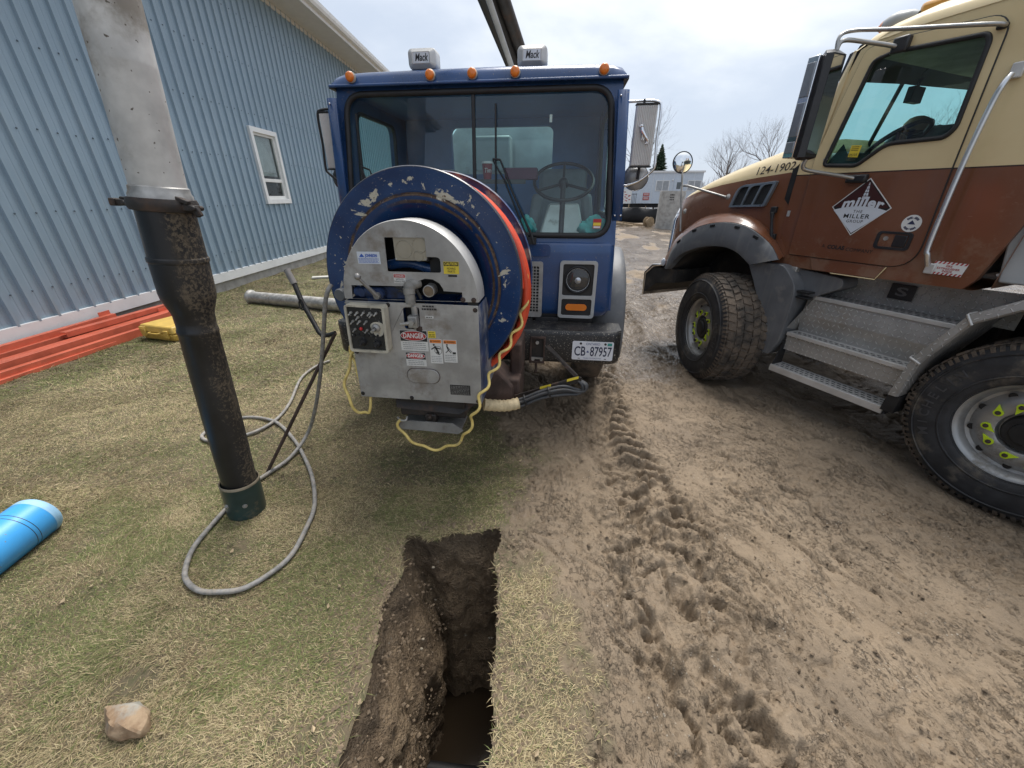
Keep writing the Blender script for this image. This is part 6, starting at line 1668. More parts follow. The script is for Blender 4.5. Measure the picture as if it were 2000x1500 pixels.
    for z0, z1 in ((2.03, 2.10), (2.13, 2.33), (2.36, 2.55)): MB().bb(-1.632, -1.572, -.333, -.30, z0, z1).build('shell_panel', M('smoked shell', (.30, .32, .35), .2, .4), mi, bevel=.004)
    MB().add([r3(1.4885, -.30, 2.02), r3(1.4885, -.18, 2.02), r3(1.4885, -.18, 2.57), r3(1.4885, -.30, 2.57)], [(0, 1, 2, 3)]).build('mirror_glass', m_mirror, mi)
    m_arm = M('brushed arm', (.40, .39, .37), .35, .85, .1)
    ma = MB(); ma.tube(catmull([r3(1.53, -.23, 2.60), r3(1.54, -.22, 2.68), r3(1.50, -.15, 2.705), r3(1.3, -.08, 2.665), r3(.91, .06, 2.595), r3(.88, .12, 2.585)], 6), .011, 8).build('mirror_arm', m_arm, mi, smooth=60)
    MB().tube(catmull([r3(1.53, -.23, 2.60), r3(1.52, -.2, 2.655), r3(1.44, -.05, 2.64), r3(1.36, .09, 2.615)], 6), .013, 8).build('mirror_arm', m_arm, mi, smooth=60)
    ma = MB().tube(catmull([r3(1.52, -.23, 1.99), r3(1.53, -.23, 1.95), r3(1.51, -.19, 1.92), r3(1.40, .02, 1.885), r3(1.34, .10, 1.865)], 6), .013, 8)
    ma.build('mirror_arm', m_arm, mi, smooth=60)
    for c_, z_ in ((r3(1.345, .10, 2.62), (.09, .05, .09)), (r3(1.335, .105, 1.865), (.13, .05, .055)), (r3(.885, .11, 2.585), (.05, .03, .03))): MB().box(c_, z_).build('arm_bracket', m_blackp, mi, bevel=.012)
    # beacon and roof lamp
    bc = MB(); bc.lathe([(.02, .20), (.04, .17), (.060, .09), (.056, .04), (.042, .0)], r3(1.73, .52, 2.865), (1, 0, .06), 20); b_ = bc.build('roof_marker', m_greypaint, dump, smooth=50)
    MB().lathe([(.0001, -.045), (.015, -.038), (.036, -.012), (.044, .005)], r3(1.73, .52, 2.865), (1, 0, .06), 20).build('lens', m_amber, b_, smooth=50)
    rl = MB(); rl.bb(-1.70, -1.35, .80, 1.0, 2.93, 3.03); r_ = rl.build('roof_beacon', M('amber beacon bar', (.6, .3, .06), .3, coat=.4), dump, bevel=.03); MB().bb(-1.73, -1.30, .77, 1.03, 2.86, 2.935).build('beacon_base', m_greypaint, r_, bevel=.01)
brown_cab()
def hood():
    bs = [(3.16, 1.06), (2.921, 1.377), (2.664, 1.546), (2.377, 1.60), (2.121, 1.582), (1.889, 1.466), (1.699, 1.268)]
    SS = [1.70, 1.76, 1.82, 1.88, 1.95, 2.05, 2.15, 2.25, 2.35, 2.45, 2.55, 2.65, 2.75, 2.85, 2.93, 3.0, 3.06, 3.10, 3.14, 3.16]
    it = lambda s, pts: float(np.interp(s, [p[0] for p in sorted(pts)], [p[1] for p in sorted(pts)]))
    bpts = [(1.70, 1.45), (1.76, 1.70), (1.84, 1.935), (1.867, 1.933), (2.203, 1.900), (2.55, 1.852), (2.804, 1.800), (3.0, 1.735), (3.06, 1.70), (3.12, 1.64), (3.16, 1.55)]
    tp = [(1.70, 1.455), (1.76, 1.705), (1.84, 2.16), (1.904, 2.168), (2.1, 2.13), (2.282, 2.08), (2.5, 2.01), (2.745, 1.918), (2.9, 1.845), (3.0, 1.785), (3.06, 1.752), (3.12, 1.68), (3.16, 1.58)]
    rows = []
    for s in SS:
        lo = it(s, bs); b = it(s, bpts); t_ = it(s, tp); ins = .0 if s < 2.9 else .10 * ((s - 2.9) / .26) ** 2
        half = [(.125 + ins, lo), (.135 + ins, lo + (b - lo) * .35), (.155 + ins, lo + (b - lo) * .7), (.17 + ins, b), (.20 + ins, b + (t_ - b) * .45), (.27 + ins, b + (t_ - b) * .8), (.40 + ins, t_), (.75, t_ + .03), (1.225, t_ + .035)]
        row = half + [(2.45 - w, z) for w, z in half[-2::-1]]
        rows.append([r3(s, w, z) for w, z in row])
    hd = MB(); hd.grid(rows, mfun=lambda i, j: 1 if 3 <= j <= 12 else 0)
    h = hd.build('hood', [m_brown, m_cream], dump, smooth=50)
    # grille face
    g = MB(); last = rows[-1]; g.add(list(last) + [r3(3.16, 2.2, 1.0), r3(3.16, .25, 1.0)], [tuple(range(len(last) + 2))]); g.build('grille', m_dark, h)
    cs = MB(); cs.tube([r3(3.168, w, z) for (q, w, z) in [(0, -0, 0)] for w, z in ((.24, 1.08), (.25, 1.5), (.32, 1.64), (.6, 1.70), (1.225, 1.71))], .025, 8); cs.build('grille_surround', m_chrome, h, smooth=50)
    # brown wheel arch bulge and grey flare
    fo = [(2.955, 1.02), (2.945, 1.06), (2.881, 1.255), (2.682, 1.428), (2.5, 1.50), (2.307, 1.53), (2.13, 1.525), (1.984, 1.489), (1.774, 1.379), (1.669, 1.265)]
    fi = [(2.905, 1.0), (2.871, 1.03), (2.746, 1.173), (2.60, 1.245), (2.462, 1.29), (2.32, 1.31), (2.191, 1.311), (2.07, 1.285), (1.98, 1.240), (1.90, 1.19)]
    N = 28
    def res(pts, n=N):
        c = catmull([(p[0], p[1], 0) for p in pts], 8); L = [0]
        for i in range(1, len(c)): L.append(L[-1] + (c[i] - c[i - 1]).length)
        return [(float(np.interp(L[-1] * k / n, L, [p.x for p in c])), float(np.interp(L[-1] * k / n, L, [p.y for p in c]))) for k in range(n + 1)]
    O = res(fo); I = res(fi); Bd = res([(3.10, 1.10), (3.02, 1.25)] + bs[1:])
    ar = MB(); ar.grid([[r3(b[0], .124, b[1] + .004), r3(b[0] * .75 + o[0] * .25, .085, b[1] * .72 + o[1] * .28 + .012), r3(o[0] * .6 + b[0] * .4, .045, o[1] * .6 + b[1] * .4), r3(o[0], .012, o[1]), r3(o[0], .03, o[1] - .02)] for b, o in zip(Bd, O)])
    ar.build('wheel_arch', m_brown, h, smooth=60)
    fl = MB(); fl.grid([[r3(o[0], .02, o[1] - .003), r3(o[0] * .97 + i[0] * .03, .002, o[1] * .97 + i[1] * .03), r3(o[0] * .6 + i[0] * .4, -.022, o[1] * .6 + i[1] * .4), r3(o[0] * .15 + i[0] * .85, -.03, o[1] * .15 + i[1] * .85), r3(*((i[0], -.022, i[1]))), r3(i[0], .10, i[1] - .005)] for o, i in zip(O, I)])
    f_ = fl.build('fender_flare', m_greyp, dump, smooth=60)
    for k in (6, 10, 14, 19, 23):
        o, i = O[k], I[k]; s, z = o[0] * .86 + i[0] * .14, o[1] * .86 + i[1] * .14
        MB().box(r3(s, -.008, z), (.05, .012, .022), Matrix.Rotation(R_(-(O[k + 1][1] - O[k - 1][1]) / max(.01, abs(O[k + 1][0] - O[k - 1][0])) * 40), 3, 'Y')).build('rivet_slot', m_dark, f_)
    # splash guard behind the wheel
    sp = MB().prism([r3(s, .03, z) for s, z in rpoly([(1.965, 1.215), (1.86, 1.05), (1.759, .88), (1.66, .62), (1.63, .47), (1.53, .44), (1.47, .58), (1.46, .9), (1.475, 1.08), (1.62, 1.225)], [.02, .05, .08, .08, .04, .03, .05, .1, .08, .05], 4)], (0, .42, 0))
    sg = sp.build('splash_guard', m_greyp, dump, bevel=.03, bseg=3)
    MB().prism([r3(s, .16, z) for s, z in rpoly([(1.60, 1.20), (1.50, .95), (1.40, .98), (1.20, 1.10), (1.22, 1.17)], .03, 3)], (0, .3, 0)).build('guard_elbow', m_greyp, sg, bevel=.02, bseg=3)
    fi_ = MB()
    for z in (1.03, .985): fi_.box(r3(1.43, .10, z), (.12, .08, .016))
    fi_.build('guard_fin', m_dark, sg, bevel=.004)
    MB().box(r3(1.59, .16, 1.185), (.05, .08, .05)).build('bracket', m_galv, dump, bevel=.006)
    # wheel well
    ww = MB(); ww.grid([[r3(i[0], .05, i[1] - .012), r3(i[0], 1.0, i[1] - .012)] for i in I]); ww.add([r3(1.85, .6, .7), r3(2.95, .6, .7), r3(2.95, .6, 1.35), r3(1.85, .6, 1.35)], [(0, 1, 2, 3)])
    ww.build('wheel_well', m_under, dump)
    # vent with three openings
    vp = [(2.366, 1.655), (2.352, 1.80), (2.31, 1.842), (1.953, 1.872), (2.003, 1.669)]
    wv = .138
    def vm(u, v): # u 0..1 along, v 0..1 up
        a = Vector((2.366, 1.655)).lerp(Vector((2.003, 1.669)), u); b = Vector((2.325, 1.842)).lerp(Vector((1.953, 1.872)), u); p = a.lerp(b, v); return p
    outer = rpoly([tuple(vm(0, 0)), tuple(vm(1, 0)), tuple(vm(1, 1)), tuple(vm(0, 1))], [.01, .015, .015, .08], 5)
    holes = []
    for k in range(3):
        u0, u1 = .07 + k * .30, .07 + k * .30 + .26
        holes.append(rpoly([tuple(vm(u0, .09)), tuple(vm(u1, .09)), tuple(vm(u1, .90)), tuple(vm(u0, .90))], [.006, .006, .01, .05], 4))
    v_ = MB().plate(outer, holes, lambda u, v, d: r3(u, wv - .034 + d + (v - 1.65) * .10, v), .03).build('hood_vent', M('grey vent frame', (.22, .25, .28), .3, .5), h, bevel=.003)
    MB().add([r3(p[0], wv - .016 + (p[1] - 1.65) * .10, p[1]) for p in (vm(.03, .03), vm(.97, .03), vm(.97, .97), vm(.06, .97))], [(0, 1, 2, 3)]).build('vent_mesh', m_dark, v_)
    nm = MB(); put_text(nm, '124-1902', lambda u, v: (u, .165 + (v - 1.9) * .20, v), -2.045, 1.965, .088, width=.335, rot=R_(5), shear=.12, bold=.0006); nm.build('lettering', m_ink, h)
    # rubber hood strap
    la = MB(); la.tube([r3(1.90, .10, 1.625), r3(1.885, .095, 1.56), r3(1.855, .09, 1.47), r3(1.84, .09, 1.42)], [.020, .011, .014, .016], 8); la.box(r3(1.90, .11, 1.645), (.05, .03, .05)); la.box(r3(1.84, .10, 1.415), (.05, .03, .08)); la.build('hood_strap', m_black, h, bevel=.006)
    MB().add([r3(1.815, .15, 1.22), r3(1.87, .15, 1.22), r3(1.86, .15, 1.95), r3(1.805, .15, 2.0)], [(0, 1, 2, 3)]).build('hood_gap_shade', m_dark, h)  # dark strip painted as the shaded gap between hood and cab
    # bumper
    pr = [(3.31, .62), (3.325, .90), (3.20, 1.015), (3.0, 1.045), (3.0, 1.025), (3.18, .985), (3.295, .885), (3.285, .62)]
    bm = MB().prism([r3(s, .03, z) for s, z in pr], (0, 2.38, 0)).build('bumper', m_chrome, dump, bevel=.01)
    MB().prism([r3(s, .045, z) for s, z in [(3.285, .66), (3.295, .88), (3.18, .98), (2.80, 1.0), (2.80, .86), (3.1, .80)]], (0, 2.35, 0)).build('bumper_core', m_under, bm)
    # hood mirror
    md = Vector(r3(3.045, .10, 2.08))
    face = Vector((.90, -.38, .12)).normalized()
    rm = MB().lathe([(.0001, .012), (.05, .008), (.085, -.003), (.098, -.014)], md, face, 28).build('hood_mirror', m_mirror, dump, smooth=60)
    rk = MB(); rk.lathe([(.098, -.012), (.106, -.012), (.108, -.022), (.098, -.032), (.05, -.05), (.0001, -.055)], md, face, 28); rk.build('mirror_back', m_blackp, rm, smooth=50)
    po = MB(); po.tube([r3(3.03, .095, 1.985), r3(2.99, .10, 1.75), r3(2.925, .11, 1.40)], .010, 8); po.tube([r3(2.985, .10, 1.855), r3(2.93, .10, 1.853), r3(2.45, .14, 1.745)], [.012, .011, .010], 8)
    po.build('mirror_post', m_galv, rm, smooth=60)
    pf = MB(); pf.lathe([(.0001, -.018), (.02, -.012), (.034, 0)], r3(2.43, .155, 1.742), (0, 1, 0), 16); pf.lathe([(.0001, -.018), (.02, -.012), (.03, 0)], r3(2.955, .16, 1.60), (0, 1, 0), 16); pf.build('mirror_foot', m_galv, rm, smooth=50)
    # small corner lamp above the bumper
    MB().sph(r3(3.02, .03, 1.06), (.03, .02, .045), 10, 7).build('corner_marker', m_decal, dump, smooth=60)
hood()
# ---- wheels
def wheel_meshes():
    rim = MB().lathe([(.298, .004), (.305, .012), (.300, .03), (.287, .036), (.276, .050), (.262, .085), (.245, .092), (.22, .070), (.19, .052), (.135, .046), (.125, .052), (.118, .085), (.10, .088)], d=(0, 1, 0), n=48)
    hub = MB().lathe([(.112, .10), (.108, .06), (.098, .045), (.07, .040), (.065, .030), (.052, .025), (.0001, .024)], d=(0, 1, 0), n=28)
    ty = MB().lathe([(.296, .02), (.304, -.002), (.33, -.012), (.40, -.020), (.46, -.014), (.505, .004), (.525, .022)], d=(0, 1, 0), n=72)
    ty.lathe([(.345, -.0155), (.350, -.022), (.358, -.0185)], d=(0, 1, 0), n=72); ty.lathe([(.472, -.012), (.478, -.018), (.486, -.009)], d=(0, 1, 0), n=72)
    tr = MB().lathe([(.525, .022), (.538, .045), (.541, .10), (.541, .33), (.535, .38), (.51, .41), (.40, .43), (.30, .41)], d=(0, 1, 0), n=72)
    rs = random.Random(2); nb = 42
    for row, (y0, y1) in enumerate(((.030, .095), (.105, .165), (.175, .245), (.255, .315), (.325, .39))):
        for k in range(nb):
            a = 2 * math.pi * (k + .5 * (row % 2) + rs.uniform(-.06, .06)) / nb; w = .541 * 2 * math.pi / nb * .40
            e = Vector((math.cos(a), 0, math.sin(a))); t_ = Vector((-math.sin(a), 0, math.cos(a))); sk = .010 * (1 if row % 2 else -1)
            r0 = .536; r1 = .553 + rs.uniform(-.003, .003) - (.006 if row in (0, 4) else 0)
            c = []
            for rr in (r0, r1):
                for (dy, dt) in ((y0, -w), (y1, -w), (y1, w), (y0, w)):
                    c.append(e * rr + t_ * (dt * (1 if rr == r0 else .86) + sk * (1 if dy == y1 else -1)) + Vector((0, dy, 0)))
            tr.add(c, [(0, 1, 5, 4), (1, 2, 6, 5), (2, 3, 7, 6), (3, 0, 4, 7), (4, 5, 6, 7)])
    # shoulder lugs seen from the side
    for k in range(84):
        a = 2 * math.pi * (k + rs.uniform(-.1, .1)) / 84; e = Vector((math.cos(a), 0, math.sin(a))); t_ = Vector((-math.sin(a), 0, math.cos(a))) * .011
        tr.add([e * .500 + t_ + Vector((0, .0, 0)), e * .500 - t_ + Vector((0, .0, 0)), e * .532 - t_ + Vector((0, .014, 0)), e * .532 + t_ + Vector((0, .014, 0)), e * .540 + t_ + Vector((0, .04, 0)), e * .540 - t_ + Vector((0, .04, 0))], [(0, 1, 2, 3), (3, 2, 5, 4)])
    holes = MB()
    holes.lathe([(.0185, .0), (.0185, .004), (.0001, .004)], (0, .070, 0), (0, 1, 0), 14)
    return rim.mesh('wheel', 40), hub.mesh('hub', 40), ty.mesh('tyre', 50), tr.mesh('tread', None), holes.mesh('hand_hole', None)
WM = wheel_meshes()
def nut_meshes():
    ind = MB(); out = [(.0215 * math.cos(R_(q)), .0215 * math.sin(R_(q))) for q in range(40, 321, 20)] + [(.052, 0)]
    inn = [(.0125 * math.cos(R_(q)), .0125 * math.sin(R_(q))) for q in range(0, 360, 30)]
    ind.plate(out, [inn], lambda u, v, d: (u, -.004 + d, v), .008)
    nut = MB(); nut.lathe([(.0125, .004), (.0125, -.012), (.010, -.018), (.0001, -.020)], d=(0, 1, 0), n=10); nut.lathe([(.018, .004), (.017, -.006), (.0125, -.007)], d=(0, 1, 0), n=12)
    return ind.mesh('nut_indicator'), nut.mesh('wheel_nut', 40)
NM = nut_meshes()
for me_, m_ in zip(WM, (m_rim, m_dark, m_tyre, m_tread, m_dark)): me_.materials.append(m_)
NM[0].materials.append(m_neon); NM[1].materials.append(m_rustblk)
def brown_wheel(loc, rot, lettering, spin=0.):
    w = link('wheel', WM[0], dump, loc=loc, rot=rot)
    for nme, me_ in zip(('hub', 'tyre', 'tread'), WM[1:4]): link(nme, me_, w)
    for k in range(10): link('hand_hole', WM[4], w, loc=(.228 * math.cos(2 * math.pi * (k + .5) / 10), 0, .228 * math.sin(2 * math.pi * (k + .5) / 10)))
    rs = random.Random(5)
    for k in range(10):
        a = 2 * math.pi * (k + spin) / 10
        link('wheel_nut', NM[1], w, loc=(.160 * math.cos(a), .046, .160 * math.sin(a)))
        link('nut_indicator', NM[0], w, loc=(.160 * math.cos(a), .043, .160 * math.sin(a)), rot=(0, -(a + math.pi / 2 * (1 if k % 2 else -1) + rs.uniform(-.5, .5) + .5), 0))
    if lettering:
        tx = MB(); word = 'MICHELIN'
        for start, dirn in ((R_(205), -1), (R_(20), -1)):
            for j, ch in enumerate(word):
                a = start + dirn * R_(8.6) * j; c, s_ = math.cos(a), math.sin(a)
                def f(u, v): # letter upright pointing outwards
                    r_ = .418 + v; ang = a - u / .418
                    return (r_ * math.cos(ang), -.0235 + abs(r_ - .41) * .10, r_ * math.sin(ang))
                put_text(tx, ch, f, 0, 0, .072, bold=.001)
        tx.build('lettering', M('raised rubber lettering', (.05, .05, .053), .6), w)
    return w
brown_wheel((.035, .0, .512), (0, 0, 0), True, .25)
_p = Matrix.Rotation(R_(67.2), 3, 'Z') @ (Vector((1.94, 3.89, 0)) - OR)
brown_wheel((_p.x, _p.y, .515), (0, 0, R_(-22.5)), True, .1)
ow = link('wheel', WM[3], dump, loc=(.035, 2.45, .512), rot=(0, 0, math.pi)); ow2 = link('wheel', WM[3], dump, loc=(-2.33, 2.42, .515), rot=(0, 0, math.pi - R_(20)))
ch = MB(); ch.bb(-3.0, 3.0, .75, .90, .70, 1.0); ch.bb(-3.0, 3.0, 1.55, 1.70, .70, 1.0); ch.bb(-2.9, -1.7, .8, 1.65, .65, 1.45); ch.bb(-2.45, -2.2, .3, 2.1, .42, .56); ch.bb(-.1, .15, .35, 2.1, .42, .60); ch.bb(-1.4, -.4, .55, .78, .38, 1.15); ch.bb(-.3, 1.8, .5, 1.9, .95, 1.15)
ch.build('chassis', m_under, dump, bevel=.02)
def steps():
    # alu step box
    sd = MB().prism([r3(s, .04, z) for s, z in ((1.46, .58), (1.50, .60), (1.50, .64), (1.36, 1.04), (1.345, 1.19), (1.30, 1.19), (1.30, .58))], (0, .004, 0))
    a0, a1 = 1.42, .62
    st = MB()
    # back plate above, mid riser, top tread, lower riser
    def sheet(p): st.add([r3(*q) for q in p], [tuple(range(len(p)))])
    sheet([(1.345, .36, 1.185), (.30, .34, 1.22), (.30, .34, 1.0), (1.36, .36, 1.0)])
    sheet([(1.43, .19, .992), (.50, .19, .992), (.52, .17, .83), (1.44, .17, .83)]); sheet([(1.44, .17, .83), (.55, .17, .83), (.60, .21, .655), (1.44, .21, .655)])
    sheet([(1.445, .085, .672), (.60, .085, .672), (.62, .09, .52), (1.45, .09, .52)])
    sheet([(1.50, .04, .55), (1.50, .30, .55), (1.36, .36, 1.19), (1.36, .18, 1.03), (1.47, .07, .70)])
    s_ = st.build('step_box', m_diamond, dump)
    tr = MB()
    for z, w0, w1, b0, b1 in ((1.0, .18, .36, 1.435, .50), (.68, .075, .215, 1.45, .60), (.385, -.01, .15, 1.455, .59)):
        t_ = tr
        tread = MB().bb(-b0, -b1, w0, w1, z - .006, z).build('step_tread', m_alu, s_, bevel=.002)
        MB().bb(-b0, -b1, w0 - .004, w0 + .012, z - (.055 if z < .5 else .03), z + .001).build('nosing', m_alu, tread, bevel=.003)
        sl = MB(); n = int((b0 - b1) / .042)
        for r_ in range(3 if w1 - w0 > .15 else 2):
            for k in range(n):
                x = -b0 + .03 + k * .042 + (.02 if r_ % 2 else 0); y = w0 + .03 + r_ * (w1 - w0 - .04) / 3.
                sl.bb(x, x + .026, y, y + .012, z + .0012, z + .002)
        sl.build('grip_slot', m_dark, tread)
    br = MB()
    for s in (1.455, .585): MB().prism([r3(s, -.01, .335), r3(s, .12, .335), r3(s, .13, .60), r3(s, .08, .60)], (.012, 0, 0)).build('step_hanger', m_dark, s_)
    lp = MB().bb(-.98, -.83, .330, .336, 1.06, 1.17).build('latch_plate', m_blackp, s_, bevel=.006)
    put_text(MB(), 'S', lambda u, v: (u, .3285, v), -.905, 1.115, .085, width=.07, bold=.002).build('lettering', M('worn grey relief', (.10, .10, .105), .5), lp)
    # fender over the rear wheel
    path = [(.592, .50), (.585, .56), (.560, .79), (.406, 1.119), (.235, 1.245), (-.05, 1.27), (-.35, 1.20), (-.55, 1.0), (-.62, .6)]
    fd = MB(); rows = []
    for i, (s, z) in enumerate(path):
        c = Vector((0.0, .55)); d = (Vector((s, z)) - c).normalized()
        ii = Vector((s, z)) - d * .062
        rows.append([r3(s, .44, z), r3(s, -.03, z), r3(s - d.x * .008, -.055, z - d.y * .008), r3(ii.x + d.x * .01, -.060, ii.y + d.y * .01), r3(ii.x, -.045, ii.y), r3(ii.x, .0, ii.y), r3(ii.x, .40, ii.y)])
    fd.grid(rows); f_ = fd.build('wheel_fender', m_diamond, dump, smooth=25)
    for i in (2, 3):
        s, z = path[i]; d = (Vector((s, z)) - Vector((0, .55))).normalized(); ii = Vector((s, z)) - d * .066
        MB().tube([r3(s + d.x * .003, .05, z + d.y * .003), r3(s + d.x * .003, -.035, z + d.y * .003), r3(s, -.062, z), r3(ii.x, -.062, ii.y)], .007, 6).build('weld_seam', m_alu, f_, smooth=60)
    MB().prism([r3(s, -.03, z) for s, z in ((.60, .37), (.525, .37), (.52, .50), (.592, .50))], (0, .3, 0)).build('fender_foot', m_dark, f_)
    # grey locker behind the cab
    gb = MB().prism([r3(s, .16, z) for s, z in ((.485, 1.60), (.425, 1.287), (-.9, 1.287), (-.9, 2.6), (.30, 2.6))], (0, 2.1, 0)).build('locker', m_greypaint, dump, bevel=.01)
    bo = MB(); bo.cyl(r3(.455, .155, 1.58), r3(.455, .165, 1.58), .012, n=10); bo.cyl(r3(.435, .155, 1.33), r3(.435, .165, 1.33), .008, n=10); bo.build('bolt', m_galv, gb)
steps()
def cap():
    tr = Matrix.Translation(OR) @ Matrix.Rotation(R_(-67.2), 4, 'Z')
    q = tr @ Vector(r3(1.64, 1.22, 2.245))
    c = thing('cap', 'tan baseball cap lying on the dashboard of the brown truck', 'cap', q, R_(10))
    d = MB().lathe([(.0001, .11), (.03, .108), (.06, .095), (.085, .06), (.095, .0)], n=24).build('crown', m_hat, c, smooth=60)
    br = MB(); br.plate([(.09 * math.cos(R_(a)) - .02, .09 * math.sin(R_(a))) for a in range(-80, 81, 20)][::-1] + [(.02, -.085), (.10, -.075), (.155, -.04), (.165, 0), (.155, .04), (.10, .075), (.02, .085)], [], lambda u, v, dd: (u - .24 + .1, v, .005 - dd), .004) if False else None
    MB().sph((-.10, 0, .005), (.085, .075, .008), 20, 6).build('peak', m_hat, c, smooth=60)
    q2 = tr @ Vector(r3(1.60, 1.3, 2.06)); mb = MB(); mb.sph((0, 0, 0), 1, 22, 12); vs = []
    for v in mb.v:
        n_ = float(fbm(np.array([v[0] * 2 + v[2]]), np.array([v[1] * 2 + v[2]]), 3, 5)[0]); vs.append((v[0] * .17 * (.7 + .6 * n_), v[1] * .40 * (.7 + .6 * n_), max(-.01, v[2] * .24 * (.6 + .8 * n_))))
    mb.v = vs; tag(mb.build('jacket', m_dark, None, smooth=60, loc=q2), 'dark jacket bundled on the dashboard under the tan cap', 'jacket')
cap()
# ------------------------------------------------------------------ the yard behind
def bare_tree(name, loc, H, seed, label, lean=0., depth=5, spread=.55, thick=.02, group='bare trees beyond the yard'):
    rs = random.Random(seed); tr = MB(); br = MB()
    def grow(p, d, L, r, dep):
        n = 4; pts = [p]; q = Vector(p); dd = Vector(d)
        for k in range(n):
            dd = (dd + Vector((rs.gauss(0, .10), rs.gauss(0, .10), rs.gauss(.04, .07)))).normalized(); q = q + dd * (L / n); pts.append(q.copy())
        r1 = r * .55
        (tr if dep >= depth - 0 else br).tube(pts, [r + (r1 - r) * k / n for k in range(n + 1)], 5 if dep >= depth - 1 else 3, caps=False)
        if dep == 0: return
        m = 3 + (rs.random() < .6) + (dep >= depth - 1)
        for k in range(m):
            i = rs.choice([2, 3, 4, 4]) if dep < depth else rs.choice([2, 3, 3, 4])
            a = rs.uniform(0, 6.28); u, v = frame_of(dd); sp = rs.uniform(.35, 1.0) * spread * 1.5
            nd = (dd + (u * math.cos(a) + v * math.sin(a)) * sp + Vector((0, 0, .12))).normalized()
            grow(pts[i], nd, L * rs.uniform(.55, .80), r1 * rs.uniform(.55, .85), dep - 1)
    root = thing(name, label, 'tree', loc, 0, group)
    grow(Vector((0, 0, -.2)), Vector((lean, 0, 1)), H * .36, H * thick, depth)
    tr.build('trunk', m_bark, root); br.build('crown', m_bark, root)
bare_tree('bare_tree', (34.5, 69, 0), 13.0, 11, 'wide bare tree rising above the brown hood')
bare_tree('bare_tree', (43.0, 70, 0), 15.0, 12, 'tallest bare tree just left of the brown truck windscreen', .05)
bare_tree('bare_tree', (39.0, 76, 0), 11.0, 13, 'smaller bare tree between the two large ones above the brown hood')
bare_tree('bare_tree', (17.6, 62, 0), 14.0, 14, 'bare tree showing behind the ribbed mirror of the blue truck')
bare_tree('bare_tree', (28.0, 82, 0), 9.0, 16, 'low bare tree right of the spruce above the trailer roof')
bare_tree('bare_tree', (29.3, 30, 0), 8.6, 15, 'dark twiggy bare tree seen through the window of the brown truck', .0, 5, .6)
def spruce():
    root = thing('spruce_tree', 'dark green spruce standing behind the site trailer', 'tree', (23.4, 70, 0)); H = 9.2
    MB().tube([(0, 0, 0), (0, 0, H * .5), (0, 0, H)], [.16, .09, .01], 6).build('trunk', m_bark, root)
    rs = random.Random(9); n = MB()
    for k in range(620):
        u = rs.random() ** .8; z = H * (.12 + .87 * u); R0 = (1 - u) * 3.6 + .15; a = rs.uniform(0, 6.28); L = R0 * rs.uniform(.55, 1.1)
        e = Vector((math.cos(a), math.sin(a), -.28)); t_ = Vector((-math.sin(a), math.cos(a), 0)); p = Vector((0, 0, z)); w = .10 + .10 * (1 - u)
        q = p + e * L * .6 + Vector((0, 0, -.08)); tip = p + e * L
        n.add([p, q + t_ * w, tip, q - t_ * w, q + Vector((0, 0, -.18))], [(0, 1, 2, 3), (0, 1, 4), (1, 2, 4), (2, 3, 4), (3, 0, 4)])
    n.build('crown', m_conif, root)
spruce()
def far_wood():
    rs = random.Random(21); mb = MB()
    for k in range(900):
        x = rs.uniform(-60, 190); y = rs.uniform(115, 175); h = rs.uniform(3.5, 8.0) * (.7 + .5 * math.sin(x * .06) ** 2); b = Vector((x, y, 0))
        mb.tube([b, b + Vector((rs.gauss(0, .2), 0, h))], [.12, .02], 3, caps=False)
        for j in range(9):
            z = h * rs.uniform(.3, .95); d = Vector((rs.gauss(0, 1), rs.gauss(0, .6), rs.uniform(.5, 1.5))).normalized() * h * .28
            mb.tube([b + Vector((0, 0, z)), b + Vector((0, 0, z)) + d], [.05, .015], 3, caps=False)
    o = mb.build('far_wood', m_bark, None); o['kind'] = 'stuff'; tag(o, 'leafless wood along the horizon behind the yard', 'wood')
far_wood()
def trailer():
    root = thing('site_trailer', 'pale blue site office trailer behind the black silt fence', 'trailer', (10.45, 36, 0), R_(-7))
    L_, D_, z0, z1 = 5.1, 3.0, 1.22, 3.50
    b = MB(); b.bb(-1.2, L_, 0, D_, z0, z1); b.build('wall', m_trailer, root)
    MB().bb(-1.3, L_ + .1, -.08, D_ + .08, z1, z1 + .13).build('roof', m_wtrim, root)
    for k in range(8): MB().bb(-1.2 + k * .8, -1.2 + k * .8 + .02, -.012, -.002, z0, z1).build('siding_batten', m_wtrim, root)
    for x in (2.0, 4.5):
        w = MB().bb(x - .55, x + .55, -.03, -.003, 2.15, 2.95).build('window', m_wtrim, root)
        MB().bb(x - .48, x - .03, -.04, -.031, 2.2, 2.9).build('pane', M('closed blind', (.36, .38, .40), .4), w); MB().bb(x + .03, x + .48, -.04, -.031, 2.2, 2.9).build('pane', M('closed blind', (.34, .36, .38), .4), w)
    d = MB().bb(2.9, 3.7, -.04, -.003, z0 + .02, 3.05).build('door', m_trailer, root); MB().bb(3.12, 3.44, -.05, -.041, 2.3, 2.8).build('pane', m_winglass, d)
    MB().sph((2.75, -.06, 2.95), .06, 8, 6).build('door_lamp', m_white, root)
    MB().bb(-1.0, L_ - .2, .3, D_ - .3, .9, z0).build('underframe', m_dark, root)
    for x in (.8, 1.6): MB().lathe([(.0001, 0), (.3, 0), (.38, .05), (.38, .25)], (x, .05, .38), (0, 1, 0), 20).build('wheel', m_tyre, root)
    for k, z in enumerate((1.90, 1.60)):
        sg = MB().bb(.55, 1.05, -.03, -.004, z - .12, z + .12).build('red_sign', m_red, root)
        for q in (-.05, .03): MB().bb(.60, 1.0, -.035, -.031, z + q, z + q + .035).build('sign_line', m_white, sg)
trailer()
